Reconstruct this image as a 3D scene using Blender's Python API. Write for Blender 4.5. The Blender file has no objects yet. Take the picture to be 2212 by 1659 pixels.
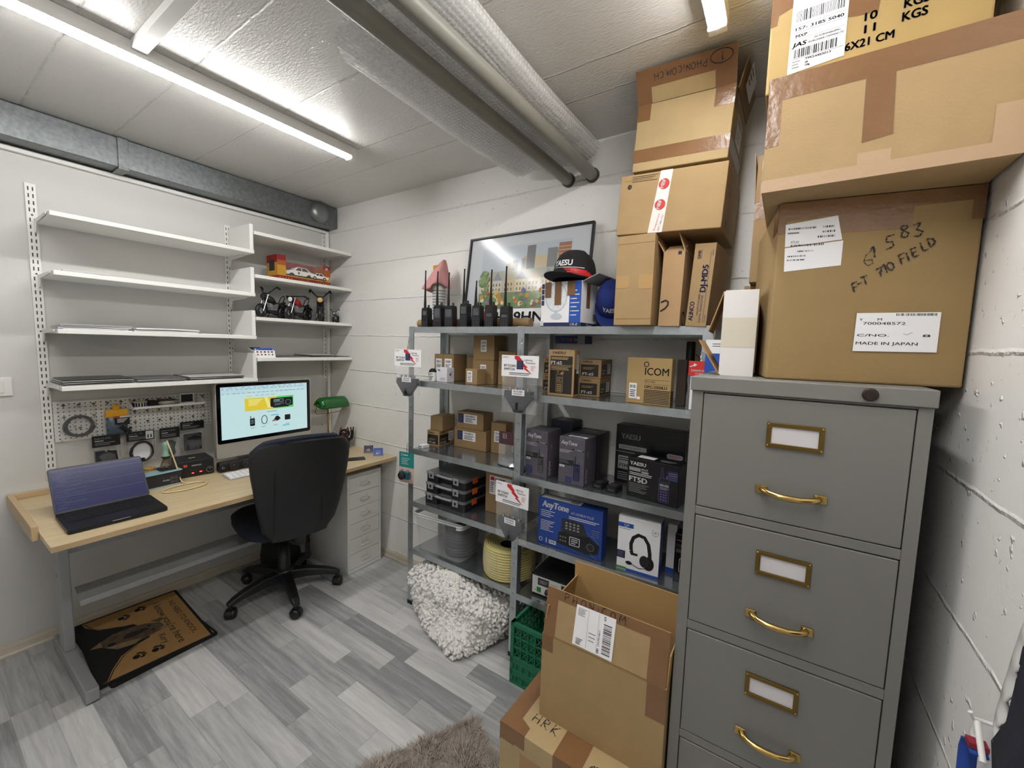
import bpy, math, random
from mathutils import Vector, Matrix
RND = random.Random(11)
sc = bpy.context.scene
COL = sc.collection
PI = math.pi
rad = math.radians

# ------------------------------------------------------------------ camera, world, exposure
CAM_LOC = Vector((2.9008, -1.8636, 1.4937))
def cam_basis(yaw, pitch, roll):
    y, t, r = rad(yaw), rad(pitch), rad(roll)
    f = Vector((-math.sin(y)*math.cos(t), math.cos(y)*math.cos(t), -math.sin(t)))
    rt = Vector((math.cos(y), math.sin(y), 0)); up = rt.cross(f)
    return rt*math.cos(r)+up*math.sin(r), -rt*math.sin(r)+up*math.cos(r), f
cd = bpy.data.cameras.new('camera'); cam = bpy.data.objects.new('camera', cd); COL.objects.link(cam)
_r, _u, _f = cam_basis(33.1743, 5.2211, 1.6587)
mm = Matrix((_r, _u, -_f)).transposed().to_4x4(); mm.translation = CAM_LOC
cam.matrix_world = mm
cd.sensor_width = 36; cd.sensor_fit = 'HORIZONTAL'; cd.lens = 886.63/2212*36; cd.clip_start = .02
sc.camera = cam
w = bpy.data.worlds.new('room_air'); sc.world = w; w.use_nodes = True
w.node_tree.nodes['Background'].inputs[0].default_value = (1, 1, 1, 1)
w.node_tree.nodes['Background'].inputs[1].default_value = .02
sc.view_settings.view_transform = 'Standard'; sc.view_settings.look = 'None'
sc.view_settings.exposure = 0.85; sc.view_settings.gamma = 1; sc.view_settings.use_curve_mapping = False
LAMP = 46.0            # radiance of the two ceiling strip diffusers
try:
    sc.cycles.use_denoising = True; sc.cycles.max_bounces = 8; sc.cycles.transparent_max_bounces = 16
    sc.cycles.sample_clamp_indirect = 6; sc.cycles.caustics_reflective = False; sc.cycles.caustics_refractive = False
except Exception: pass

# ------------------------------------------------------------------ materials
def lin(h):
    if not isinstance(h, str): return tuple(h)
    h = h.lstrip('#'); o = []
    for i in (0, 2, 4):
        c = int(h[i:i+2], 16)/255; o.append(c/12.92 if c <= .04045 else ((c+.055)/1.055)**2.4)
    return tuple(o)
MATS = {}
def mat(name, col, rough=.5, metal=0, bump=0, bscale=80, var=0, vscale=6, emit=0, alpha=1, spec=.5, stretch=None, trans=0):
    if name in MATS: return MATS[name]
    m = bpy.data.materials.new(name); m.use_nodes = True; MATS[name] = m
    nt = m.node_tree; b = nt.nodes['Principled BSDF']; c = lin(col)
    b.inputs['Base Color'].default_value = (*c, 1) if not emit else (.01, .01, .01, 1); b.inputs['Roughness'].default_value = rough
    b.inputs['Metallic'].default_value = metal; b.inputs['Specular IOR Level'].default_value = spec
    if trans: b.inputs['Transmission Weight'].default_value = trans
    if emit:
        b.inputs['Emission Color'].default_value = (*c, 1); b.inputs['Emission Strength'].default_value = emit
    if alpha < 1: b.inputs['Alpha'].default_value = alpha
    if bump or var:
        tc = nt.nodes.new('ShaderNodeTexCoord'); src = tc.outputs['Object']
        if stretch:
            mp = nt.nodes.new('ShaderNodeMapping'); mp.inputs['Scale'].default_value = stretch
            nt.links.new(src, mp.inputs[0]); src = mp.outputs[0]
    if bump:
        n = nt.nodes.new('ShaderNodeTexNoise'); n.inputs['Scale'].default_value = bscale; n.inputs['Detail'].default_value = 4
        bp = nt.nodes.new('ShaderNodeBump'); bp.inputs['Strength'].default_value = bump; bp.inputs['Distance'].default_value = .004
        nt.links.new(src, n.inputs['Vector']); nt.links.new(n.outputs['Fac'], bp.inputs['Height']); nt.links.new(bp.outputs[0], b.inputs['Normal'])
    if var:
        n = nt.nodes.new('ShaderNodeTexNoise'); n.inputs['Scale'].default_value = vscale; n.inputs['Detail'].default_value = 5
        r = nt.nodes.new('ShaderNodeMapRange'); r.inputs['From Min'].default_value = .3; r.inputs['From Max'].default_value = .7
        r.inputs['To Min'].default_value = 1-var; r.inputs['To Max'].default_value = 1+var
        mx = nt.nodes.new('ShaderNodeMix'); mx.data_type = 'RGBA'; mx.blend_type = 'MULTIPLY'; mx.inputs[0].default_value = 1
        mx.inputs[6].default_value = (*c, 1)
        nt.links.new(src, n.inputs['Vector']); nt.links.new(n.outputs['Fac'], r.inputs[0])
        nt.links.new(r.outputs[0], mx.inputs[7]); nt.links.new(mx.outputs[2], b.inputs['Base Color'])
    return m
class NT:                                   # tiny node helper
    def __init__(s, m): s.t = m.node_tree
    def n(s, t, **k):
        x = s.t.nodes.new(t)
        for a, v in k.items(): setattr(x, a, v)
        return x
    def l(s, a, b): s.t.links.new(a, b)
    def math(s, op, a, b=None, c=None, clamp=False):
        x = s.n('ShaderNodeMath', operation=op, use_clamp=clamp)
        for i, v in enumerate((a, b, c)):
            if v is None: continue
            if hasattr(v, 'is_output'): s.l(v, x.inputs[i])
            else: x.inputs[i].default_value = v
        return x.outputs[0]
    def noise(s, vec, scale, detail=4, rough=.5):
        x = s.n('ShaderNodeTexNoise'); x.inputs['Scale'].default_value = scale; x.inputs['Detail'].default_value = detail
        x.inputs['Roughness'].default_value = rough
        s.l(vec, x.inputs['Vector']); return x.outputs['Fac']
    def scaled(s, vec, k):
        x = s.n('ShaderNodeMapping'); x.inputs['Scale'].default_value = k; s.l(vec, x.inputs[0]); return x.outputs[0]
    def ramp(s, f, stops):
        x = s.n('ShaderNodeValToRGB'); e = x.color_ramp.elements
        while len(e) < len(stops): e.new(.5)
        for i, (p, c) in enumerate(stops): e[i].position = p; e[i].color = (*lin(c), 1)
        s.l(f, x.inputs[0]); return x.outputs[0]

def concrete(name, col, rough, axis, lines=None, pitch=None, off=0, pits=.5, grain=1.0, streak=None):
    """white painted board-marked concrete: ridges where the boards met, pits and brush grain (relief only)"""
    m = mat(name, col, rough); k = NT(m); b = m.node_tree.nodes['Principled BSDF']
    tc = k.n('ShaderNodeTexCoord'); v = tc.outputs['Object']; sp = k.n('ShaderNodeSeparateXYZ'); k.l(v, sp.inputs[0])
    c = sp.outputs[axis]
    wob = k.math('MULTIPLY', k.math('SUBTRACT', k.noise(v, 14, 5), .5), .012)
    c = k.math('ADD', c, wob)
    h = None
    if pitch:
        f = k.math('ABSOLUTE', k.math('SUBTRACT', k.math('FRACT', k.math('DIVIDE', k.math('SUBTRACT', c, off-pitch/2), pitch)), .5))
        h = k.math('SUBTRACT', 1, k.math('DIVIDE', k.math('MULTIPLY', f, pitch), .006), clamp=True)
    for L in lines or []:
        d = k.math('ABSOLUTE', k.math('SUBTRACT', c, L))
        q = k.math('SUBTRACT', 1, k.math('DIVIDE', d, .005), clamp=True)
        h = q if h is None else k.math('MAXIMUM', h, q)
    brk = k.math('SUBTRACT', k.math('MULTIPLY', k.noise(v, 30, 4, .7), 3.4), 1.05, clamp=True)
    h = k.math('MULTIPLY', h, brk) if h is not None else 0
    st = k.scaled(v, streak or (1, 1, 1))
    g = k.math('MULTIPLY', k.noise(st, 115, 4, .6), .34*grain)
    big = k.math('MULTIPLY', k.noise(v, 7, 3), .5)
    pt = k.math('MULTIPLY', k.math('SUBTRACT', k.math('MULTIPLY', k.noise(v, 45, 2), 9), 6.0, clamp=True), pits)
    tot = k.math('ADD', k.math('ADD', k.math('MULTIPLY', h, 1.7), g), k.math('ADD', big, pt))
    bp = k.n('ShaderNodeBump'); bp.inputs['Strength'].default_value = .75; bp.inputs['Distance'].default_value = .0042
    k.l(tot, bp.inputs['Height']); k.l(bp.outputs[0], b.inputs['Normal'])
    return m

# ------------------------------------------------------------------ mesh builder
class MB:
    def __init__(s): s.v = []; s.f = []; s.mi = []; s.sm = []; s.ms = []
    def add(s, vs, fs, m, smooth=False, M=None):
        o = len(s.v)
        s.v += [tuple(M @ Vector(p)) if M else tuple(p) for p in vs]
        if m not in s.ms: s.ms.append(m)
        i = s.ms.index(m)
        for f in fs: s.f.append([o+a for a in f]); s.mi.append(i); s.sm.append(smooth)
        return s
    def box(s, x0, y0, z0, x1, y1, z1, m, M=None):
        vs = [(x, y, z) for x in (x0, x1) for y in (y0, y1) for z in (z0, z1)]
        return s.add(vs, [(0,1,3,2),(4,6,7,5),(0,4,5,1),(2,3,7,6),(0,2,6,4),(1,5,7,3)], m, False, M)
    def loft(s, rings, m, smooth=True, cap=True, closed=True, M=None):
        n = len(rings[0]); vs = [p for r in rings for p in r]; fs = []
        for i in range(len(rings)-1):
            for j in range(n if closed else n-1):
                a = i*n+j; b = i*n+(j+1) % n; fs.append((a, b, b+n, a+n))
        s.add(vs, fs, m, smooth, M)
        if cap:
            s.add(rings[0], [tuple(range(n))[::-1]], m, False, M); s.add(rings[-1], [tuple(range(n))], m, False, M)
        return s
    def lathe(s, prof, m, n=20, M=None, cap=True, smooth=True):
        return s.loft([[(r*math.cos(2*PI*j/n), r*math.sin(2*PI*j/n), z) for j in range(n)] for r, z in prof], m, smooth, cap, True, M)
    def tube(s, pts, r, m, n=8, cap=True, M=None):
        pts = [Vector(p) for p in pts]; rs = r if isinstance(r, (list, tuple)) else [r]*len(pts)
        t0 = (pts[1]-pts[0]).normalized(); a = t0.orthogonal().normalized(); rings = []
        for i, p in enumerate(pts):
            t = ((pts[min(i+1, len(pts)-1)]-pts[max(i-1, 0)])).normalized()
            a = (a-t*a.dot(t)); a = a.normalized() if a.length > 1e-6 else t.orthogonal().normalized()
            b = t.cross(a)
            rings.append([tuple(p+rs[i]*(math.cos(2*PI*j/n)*a+math.sin(2*PI*j/n)*b)) for j in range(n)])
        return s.loft(rings, m, n > 5, cap, True, M)
    def prism(s, poly, z0, z1, m, M=None, smooth=False):
        n = len(poly)
        return s.loft([[(x, y, z0) for x, y in poly], [(x, y, z1) for x, y in poly]], m, smooth, True, True, M)
    def build(s, name, parent=None, bevel=0, seg=2, sub=0, loc=None, rot=None):
        me = bpy.data.meshes.new(name); me.from_pydata(s.v, [], s.f); me.update()
        for m in s.ms: me.materials.append(m)
        me.polygons.foreach_set('material_index', s.mi); me.polygons.foreach_set('use_smooth', s.sm)
        o = bpy.data.objects.new(name, me); COL.objects.link(o)
        if parent is not None: o.parent = parent
        if loc: o.location = loc
        if rot: o.rotation_euler = rot
        if bevel:
            b = o.modifiers.new('edge', 'BEVEL'); b.width = bevel; b.segments = seg; b.limit_method = 'ANGLE'; b.angle_limit = rad(40)
        if sub:
            b = o.modifiers.new('round', 'SUBSURF'); b.levels = sub; b.render_levels = sub
        return o
def tag(o, label, cat, group=None):
    o['label'] = label; o['category'] = cat
    if group: o['group'] = group
    return o
def thing(name, label, cat, loc=(0, 0, 0), rz=0, group=None, rot=None):
    o = bpy.data.objects.new(name, None); COL.objects.link(o); o.empty_display_size = .05
    o.location = loc; o.rotation_euler = rot or (0, 0, rz)
    return tag(o, label, cat, group)
def struct(o): o['kind'] = 'structure'; return o
def rrect(x0, y0, x1, y1, r, n=5):
    o = []
    for cx, cy, a in ((x1-r, y0+r, -90), (x1-r, y1-r, 0), (x0+r, y1-r, 90), (x0+r, y0+r, 180)):
        for i in range(n+1):
            t = rad(a+90*i/n); o.append((cx+r*math.cos(t), cy+r*math.sin(t)))
    return o
def mx(o, u, v):                          # local frame: u, v axes and normal u x v at origin o
    u = Vector(u); v = Vector(v); n = u.cross(v)
    m = Matrix((u, v, n)).transposed().to_4x4(); m.translation = Vector(o); return m

# ------------------------------------------------------------------ lettering
_TX = {}
def text2d(t, bold):
    if (t, bold) in _TX: return _TX[(t, bold)]
    cu = bpy.data.curves.new('t', 'FONT'); cu.body = t; cu.size = 1; cu.offset = bold; cu.resolution_u = 3
    o = bpy.data.objects.new('t', cu); COL.objects.link(o)
    dg = bpy.context.evaluated_depsgraph_get(); me = bpy.data.meshes.new_from_object(o.evaluated_get(dg))
    vs = [(v.co.x, v.co.y) for v in me.vertices]; fs = [tuple(p.vertices) for p in me.polygons]
    bpy.data.objects.remove(o); bpy.data.curves.remove(cu); bpy.data.meshes.remove(me)
    x0 = min(v[0] for v in vs); x1 = max(v[0] for v in vs)
    _TX[(t, bold)] = ([(x-x0, y) for x, y in vs], fs, x1-x0); return _TX[(t, bold)]
STROKE = {'P':[[(0,0),(.02,1)],[(0,1),(.5,.95),(.55,.7),(.4,.52),(0,.45)]],'H':[[(0,0),(.02,1)],[(.6,0),(.58,1.05)],[(0,.5),(.62,.55)]],
 'O':[[(.35,1),(.08,.8),(0,.4),(.2,.03),(.45,.05),(.66,.4),(.6,.85),(.3,1)]],'N':[[(0,0),(.05,1),(.55,.05),(.6,1.02)]],'I':[[(.05,0),(.08,.95)]],
 'i':[[(.05,0),(.08,.6)],[(.08,.85),(.1,.9)]],'C':[[(.55,.9),(.25,1),(.02,.6),(.05,.2),(.3,0),(.58,.12)]],'M':[[(0,0),(.1,1),(.4,.35),(.65,1),(.8,0)]],
 '.':[[(.05,0),(.09,.05)]],'F':[[(.1,0),(.12,1)],[(.1,1),(.6,1.05)],[(.1,.55),(.45,.58)]],'T':[[(.3,0),(.33,1)],[(0,1),(.65,1.02)]],
 '7':[[(.05,.95),(.6,1),(.3,.4),(.2,0)],[(.15,.5),(.5,.55)]],'1':[[(.05,.75),(.3,1),(.28,0)]],'0':[[(.3,1),(.02,.7),(.05,.2),(.3,0),(.58,.25),(.58,.75),(.3,1)]],
 'E':[[(.55,1),(.05,.98),(.05,0),(.55,.04)],[(.05,.5),(.45,.55)]],'L':[[(.05,1),(.05,0),(.5,.05)]],'D':[[(.05,0),(.05,1),(.5,.75),(.55,.35),(.05,0)]],
 '6':[[(.5,1),(.15,.7),(0,.3),(.2,0),(.5,.1),(.45,.4),(.1,.35)]],'5':[[(.6,1),(.15,.95),(.1,.55),(.45,.5),(.5,.15),(.05,0)]],
 '8':[[(.5,.9),(.2,.95),(.1,.75),(.55,.3),(.4,.02),(.1,.1),(.15,.4),(.55,.8),(.5,.9)]],'3':[[(.05,.9),(.5,1),(.2,.55),(.55,.3),(.3,0),(.02,.1)]],
 'R':[[(0,0),(.05,1),(.5,.85),(.45,.6),(.05,.48),(.6,0)]],'K':[[(.05,0),(.08,1)],[(.55,.95),(.08,.42),(.6,.02)]],' ':[],'-':[[(.05,.45),(.5,.5)]]}
class Print:
    """flat printing laid on a face: frame M maps (u, v, lift) to the parent's space"""
    base = {}
    def __init__(s, parent, M, name='printing'):
        s.p = parent; s.M = M; s.b = MB(); s.n = name; s.key = (parent.name, tuple(round(a, 3) for r in M for a in r)); s.k = Print.base.get(s.key, 0)
    def _z(s): s.k += 1; return .0004+.00004*s.k
    def poly(s, pts, m, lift=None):
        z = lift if lift is not None else s._z()
        s.b.add([(u, v, z) for u, v in pts], [tuple(range(len(pts)))], m, False, s.M); return s
    def rect(s, u0, v0, u1, v1, m): return s.poly([(u0, v0), (u1, v0), (u1, v1), (u0, v1)], m)
    def rr(s, u0, v0, u1, v1, r, m): return s.poly(rrect(u0, v0, u1, v1, r), m)
    def disc(s, u, v, r, m, ry=None, n=20): return s.poly([(u+r*math.cos(2*PI*i/n), v+(ry or r)*math.sin(2*PI*i/n)) for i in range(n)], m)
    def line(s, pts, wd, m, closed=False, taper=False):
        z = s._z(); P = [Vector(p) for p in pts]
        if closed: P = P+[P[0]]
        L = []; Rr = []
        for i, p in enumerate(P):
            a = P[i-1] if i else (P[-2] if closed else p); c = P[i+1] if i < len(P)-1 else (P[1] if closed else p)
            t = (c-a); t = t.normalized() if t.length > 1e-9 else Vector((1, 0)); q = Vector((-t.y, t.x))
            h = wd/2*(1 if not taper else .7+.5*math.sin(i*2.1+len(P)))
            L.append(p+q*h); Rr.append(p-q*h)
        n = len(P); vs = [(p.x, p.y, z) for p in L+Rr]
        s.b.add(vs, [(i, n+i, n+i+1, i+1) for i in range(n-1)], m, False, s.M); return s
    def ring(s, u, v, r, wd, m, ry=None, n=24, a0=0, a1=360):
        pts = [(u+r*math.cos(rad(a0+(a1-a0)*i/n)), v+(ry or r)*math.sin(rad(a0+(a1-a0)*i/n))) for i in range(n+1)]
        return s.line(pts[:-1], wd, m, True) if a1-a0 >= 360 else s.line(pts, wd, m)
    def text(s, t, u, v, h, m, w=None, bold=0.0, rot=0, shear=0, al='l'):
        vs, fs, tw = text2d(t, 0); k = h/.7; kx = (w/tw) if w else k; z = s._z(); W = tw*kx
        d = {'l': 0, 'c': -W/2, 'r': -W}[al]; cr, sr = math.cos(rad(rot)), math.sin(rad(rot)); o = []
        for x, y in vs:
            a = x*kx+d+shear*y*k; b = y*k; o.append((u+a*cr-b*sr, v+a*sr+b*cr, z))
        s.b.add(o, fs, m, False, s.M)
        if bold:
            q = bold*k*1.3
            for a, b in ((q, 0), (-q, 0), (0, q*.6), (0, -q*.6)): s.b.add([(x+a*cr-b*sr, y+a*sr+b*cr, zz) for x, y, zz in o], fs, m, False, s.M)
        return s
    def hand(s, t, u, v, h, m, wd=.004, rot=0, adv=.85, flip=False):
        cr, sr = math.cos(rad(rot)), math.sin(rad(rot)); x = 0
        for ch in t:
            j = (RND.random()-.5)*.12; k = h*(1+(RND.random()-.5)*.15)
            for st in STROKE.get(ch, []):
                pts = []
                for i in range(len(st)-1):
                    for q in range(4):
                        f = q/4; pts.append((st[i][0]*(1-f)+st[i+1][0]*f, st[i][1]*(1-f)+st[i+1][1]*f))
                pts.append(st[-1]); o = []
                for a, b in pts:
                    a = x+a*k; b = (b+j)*k; o.append((u+a*cr-b*sr, v+a*sr+b*cr))
                s.line(o, wd, m, taper=True)
            x += (adv*.9 if ch not in 'iI.1' else adv*.45)*h
        return s
    def fine(s, u0, v0, u1, v1, m, n=4, fill=.5):
        d = (v1-v0)/n
        for i in range(n):
            y = v1-d*(i+.5); L = (u1-u0)*(RND.uniform(.6, 1) if i else 1)
            s.rect(u0, y-d*fill/2, u0+L, y+d*fill/2, m)
        return s
    def bars(s, u0, v0, u1, v1, m, n=24, vert=False):
        x = 0; L = (u1-u0) if not vert else (v1-v0); unit = L/(n*2.2); z = s._z()
        while x < L-unit*2:
            b = unit*RND.choice((.6, .6, 1.2, 1.8))
            q = [(u0+x, v0), (u0+x+b, v0), (u0+x+b, v1), (u0+x, v1)] if not vert else [(u0, v0+x), (u1, v0+x), (u1, v0+x+b), (u0, v0+x+b)]
            s.poly(q, m, z); x += b+unit*RND.choice((.6, .9, 1.4))
        return s
    def done(s):
        Print.base[s.key] = s.k+4
        if s.b.v: return s.b.build(s.n, s.p)

# ------------------------------------------------------------------ colours
CARD = mat('cardboard', '#A2875F', .75, bump=.12, bscale=220, var=.05, vscale=14)
CARD2 = mat('cardboard_pale', '#A9926A', .75, bump=.12, bscale=220, var=.05, vscale=14)
CARD3 = mat('cardboard_brown', '#957A54', .75, bump=.12, bscale=220, var=.05, vscale=14)
CEDGE = mat('cardboard_edge', '#8E6C42', .9)
TAPE = mat('brown_parcel_tape', '#7C5A3B', .25, bump=.35, bscale=45, var=.08, vscale=9)
TAPE2 = mat('pale_paper_tape', '#AF9273', .5, bump=.2, bscale=60)
PAPER = mat('white_paper', '#EDECEE', .6)
INK = mat('black_ink', '#16161A', .6)
GREYINK = mat('grey_ink', '#77777A', .6)
NAVY = mat('navy_ink', '#1E2350', .5)
RED = mat('red_ink', '#C8262A', .5)
BLUE = mat('blue_ink', '#1F4FA8', .45)
WHITE = mat('white_paint', '#E6E5E1', .42)
WHITEP = mat('white_plastic', '#E4E3E0', .4)
BLACK = mat('black_plastic', '#131316', .42)
BLACKM = mat('black_matte', '#101012', .75)
DARK = mat('charcoal_plastic', '#26262A', .5)
GREYP = mat('grey_plastic', '#8C8D8E', .45)
CHROME = mat('chrome', '#C9C9CB', .18, 1)
BRASS = mat('polished_brass', '#BC9F62', .2, 1)
GALV = mat('galvanised_steel', '#BCC3C6', .36, .9, bump=.05, bscale=60, var=.10, vscale=22)
GALV2 = mat('galvanised_shelf', '#A9B0B3', .2, .9, bump=.03, bscale=30, var=.10, vscale=18)
GOLD = mat('gold_ink', '#C7A659', .5)
WHINK = mat('white_ink', '#DADADC', .5)
def clear_film(name, tint='#F4F4F6', opac=.07, rough=.1, bump=.6, bscale=28):
    m = mat(name, tint, rough, bump=bump, bscale=bscale, spec=.8); k = NT(m); b = m.node_tree.nodes['Principled BSDF']
    out = m.node_tree.nodes['Material Output']; tr = k.n('ShaderNodeBsdfTransparent'); mi = k.n('ShaderNodeMixShader')
    lw = k.n('ShaderNodeLayerWeight'); lw.inputs[0].default_value = .25
    f = k.math('ADD', k.math('MULTIPLY', lw.outputs['Facing'], .28), opac, clamp=True)
    k.l(f, mi.inputs[0]); k.l(tr.outputs[0], mi.inputs[1]); k.l(b.outputs[0], mi.inputs[2]); k.l(mi.outputs[0], out.inputs[0])
    return m
FILM = clear_film('clear_bag_film')
TUBF = clear_film('clear_tub_plastic', '#E8EAEA', .10, .15, .0, 10)
# ------------------------------------------------------------------ the room
RX, FY, CH = 3.205, -4.7, 2.453
wl = concrete('plaster_left', '#CDCCC9', .6, 2, pitch=None, lines=[9.0], pits=.05, grain=.35)
wb = concrete('concrete_back', '#EAE8E4', .48, 2, pitch=.2478, off=.054, pits=1.0, grain=1.7, streak=(1.4, 1, .42))
wr = concrete('concrete_right', '#EDEBE8', .42, 2, pitch=.2467, off=.027, pits=1.5, grain=.9)
cl = concrete('concrete_ceiling', '#D4D2CE', .34, 1, lines=[-.33, -.505, -.878, -1.2, -1.488, -1.8, -2.1, -2.45], pits=.35, grain=2.3, streak=(.45, 1.2, 1))
def slab(name, a, b, m): return struct(MB().box(*a, *b, m).build(name))
slab('wall_left', (-.12, FY-.12, -.1), (0, .12, CH+.1), wl)
slab('wall_back', (0, 0, -.1), (RX, .12, CH+.1), wb)
slab('wall_right', (RX, FY-.12, -.1), (RX+.12, .12, CH+.1), wr)
slab('wall_front', (0, FY-.12, -.1), (RX, FY, CH+.1), wl)
slab('ceiling', (0, FY, CH), (RX, 0, CH+.1), cl)
# floor: grey oak strips laid along x
fm = mat('grey_oak_vinyl', '#8C8C8C', .42); k = NT(fm); b = fm.node_tree.nodes['Principled BSDF']
tc = k.n('ShaderNodeTexCoord'); sp = k.n('ShaderNodeSeparateXYZ'); k.l(tc.outputs['Object'], sp.inputs[0])
yy = k.math('DIVIDE', k.math('ADD', sp.outputs[1], 5-.002), .0975); row = k.math('FLOOR', yy)
wn = k.n('ShaderNodeTexWhiteNoise', noise_dimensions='1D'); k.l(row, wn.inputs['W'])
xx = k.math('ADD', k.math('DIVIDE', sp.outputs[0], .47), k.math('MULTIPLY', wn.outputs[0], 7)); cell = k.math('FLOOR', xx)
wn2 = k.n('ShaderNodeTexWhiteNoise', noise_dimensions='2D'); cv = k.n('ShaderNodeCombineXYZ'); k.l(row, cv.inputs[0]); k.l(cell, cv.inputs[1]); k.l(cv.outputs[0], wn2.inputs['Vector'])
tone = wn2.outputs[0]
cv2 = k.n('ShaderNodeCombineXYZ'); k.l(k.math('ADD', k.math('MULTIPLY', sp.outputs[0], 2.2), k.math('MULTIPLY', tone, 40)), cv2.inputs[0])
k.l(k.math('MULTIPLY', sp.outputs[1], 30), cv2.inputs[1]); k.l(k.math('MULTIPLY', tone, 9), cv2.inputs[2])
gr = k.noise(cv2.outputs[0], 1.6, 8, .65); bl = k.noise(cv2.outputs[0], .35, 3)
val = k.math('ADD', k.math('MULTIPLY', tone, .66), k.math('ADD', k.math('MULTIPLY', k.math('SUBTRACT', gr, .5), 1.15), k.math('MULTIPLY', k.math('SUBTRACT', bl, .42), .5)))
col = k.ramp(val, [(0, '#858687'), (.3, '#A9A9A9'), (.65, '#C6C5C4'), (1, '#DAD8D6')])
ey = k.math('MINIMUM', k.math('FRACT', yy), k.math('SUBTRACT', 1, k.math('FRACT', yy)))
ex = k.math('MINIMUM', k.math('FRACT', xx), k.math('SUBTRACT', 1, k.math('FRACT', xx)))
sm = k.math('MAXIMUM', k.math('LESS_THAN', ey, .012), k.math('LESS_THAN', ex, .003))
mxn = k.n('ShaderNodeMix', data_type='RGBA'); k.l(k.math('MULTIPLY', sm, .35), mxn.inputs[0]); k.l(col, mxn.inputs[6]); mxn.inputs[7].default_value = (.12, .12, .12, 1)
k.l(mxn.outputs[2], b.inputs['Base Color'])
bp = k.n('ShaderNodeBump'); bp.inputs['Strength'].default_value = .15; bp.inputs['Distance'].default_value = .001; k.l(gr, bp.inputs['Height']); k.l(bp.outputs[0], b.inputs['Normal'])
slab('floor', (0, FY, -.1), (RX, 0, 0), fm)
SK = mat('cream_skirting', '#C9BFAE', .45)
def skirt(name, M, L):
    prof = [(0, 0), (.016, 0), (.016, .006), (.012, .012), (.012, .038), (.008, .05), (0, .052)]
    mb = MB().loft([[M @ Vector((p[0], q, p[1])) for p in prof] for q in (0, L)], SK, False)
    return struct(mb.build(name))
skirt('baseboard_left', mx((0.0005, FY, 0), (1, 0, 0), (0, 1, 0)), -FY)
skirt('baseboard_back', mx((0, -.0005, 0), (0, -1, 0), (1, 0, 0)), 1.15)
# corner conduit and cable trunking under the duct
struct(MB().tube([(.022, -.016, .02), (.022, -.016, 2.29)], .013, WHITE, 12).build('trim_1'))
struct(MB().box(.0005, FY, 2.283, .022, -.004, 2.303, WHITE).build('trim_2', bevel=.002))

# ------------------------------------------------------------------ ceiling services
GD = mat('spangled_duct_steel', '#75797A', .42, .7, var=.2, vscale=60, bump=.05, bscale=40)
d = thing('ventilation_duct', 'long galvanised rectangular ventilation duct running under the ceiling on the left wall', 'duct', (0, 0, 2.31))
MB().box(.001, FY, 0, .128, -.003, .139, GD).build('duct_body', d, bevel=.003)
for y in (-1.166, -2.4):
    mb = MB()
    for a in ((.128, -.02, .0, .136, .02, .139), (.001, -.02, -.008, .136, .02, .0)):
        mb.box(a[0], y+a[1], a[2], a[3], y+a[4], a[5], GD)
    mb.build('flange_joint', d, bevel=.001)
cp = MB().lathe([(.066, 0), (.066, .03), (.058, .034), (.056, .04), (.02, .041)], mat('duct_cap_steel', '#8A8E8E', .38, .8), 28, mx((.128, -.147, .07), (0, 1, 0), (0, 0, 1))).build('end_cap', d)
EM = mat('lit_diffuser', '#FFFEFC', .5, emit=LAMP)
def strip(name, label, x, y0, y1):
    t = thing(name, label, 'ceiling light', (x, y1, CH), 0, 'ceiling strip lights'); L = y1-y0
    MB().box(-.024, -L, -.036, .024, 0, -.0008, WHITE).box(-.0255, -L, -.044, -.0215, 0, -.0008, WHITE).box(.0215, -L, -.044, .0255, 0, -.0008, WHITE).build('housing', t, bevel=.003)
    pr = [(-.021, -.037)]+[(-.021*math.cos(PI*i/8), -.041-.019*math.sin(PI*i/8)) for i in range(9)]+[(.021, -.037)]
    MB().loft([[(a, q, c) for a, c in pr] for q in (-L+.03, -.03)], EM, True).build('diffuser', t)
    for q in (-.028, -L):
        MB().box(-.025, q, -.058, .025, q+.028, -.0365, WHITE).build('end_cap', t, bevel=.003)
strip('strip_light', 'lit white strip light on the ceiling over the desk side of the room', 1.03, -2.12, -.515)
strip('strip_light', 'lit white strip light on the ceiling over the cabinet, only its end showing', 2.68, -2.12, -.505)
strip('strip_light', 'lit white strip light on the ceiling further back over the cabinet side, behind the viewer', 2.2, -4.5, -3.2)
tag(MB().box(1.055, -1.366, CH-.03, 2.655, -1.326, CH-.0008, WHITE).build('cable_trunking', bevel=.002), 'white cable trunking crossing the ceiling from the lit strip light', 'cable duct')
PIPE = mat('grey_pipe_plastic', '#7D7C74', .38, var=.06, vscale=10)
COLLAR = mat('dark_pipe_collar', '#3A3934', .6)
for x, lb in ((1.978, 'left grey drain pipe under the ceiling, carrying the bubble wrap roll'), (2.101, 'right grey drain pipe under the ceiling, carrying the bubble wrap roll')):
    p = thing('drain_pipe', lb, 'pipe', (x, 0, 2.298), 0, 'ceiling pipes')
    MB().tube([(0, FY+.001, 0), (0, -.001, 0)], .027, PIPE, 20).build('pipe_run', p)
    MB().tube([(0, -.016, 0), (0, -.001, 0)], .032, COLLAR, 20).build('wall_collar', p)
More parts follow.
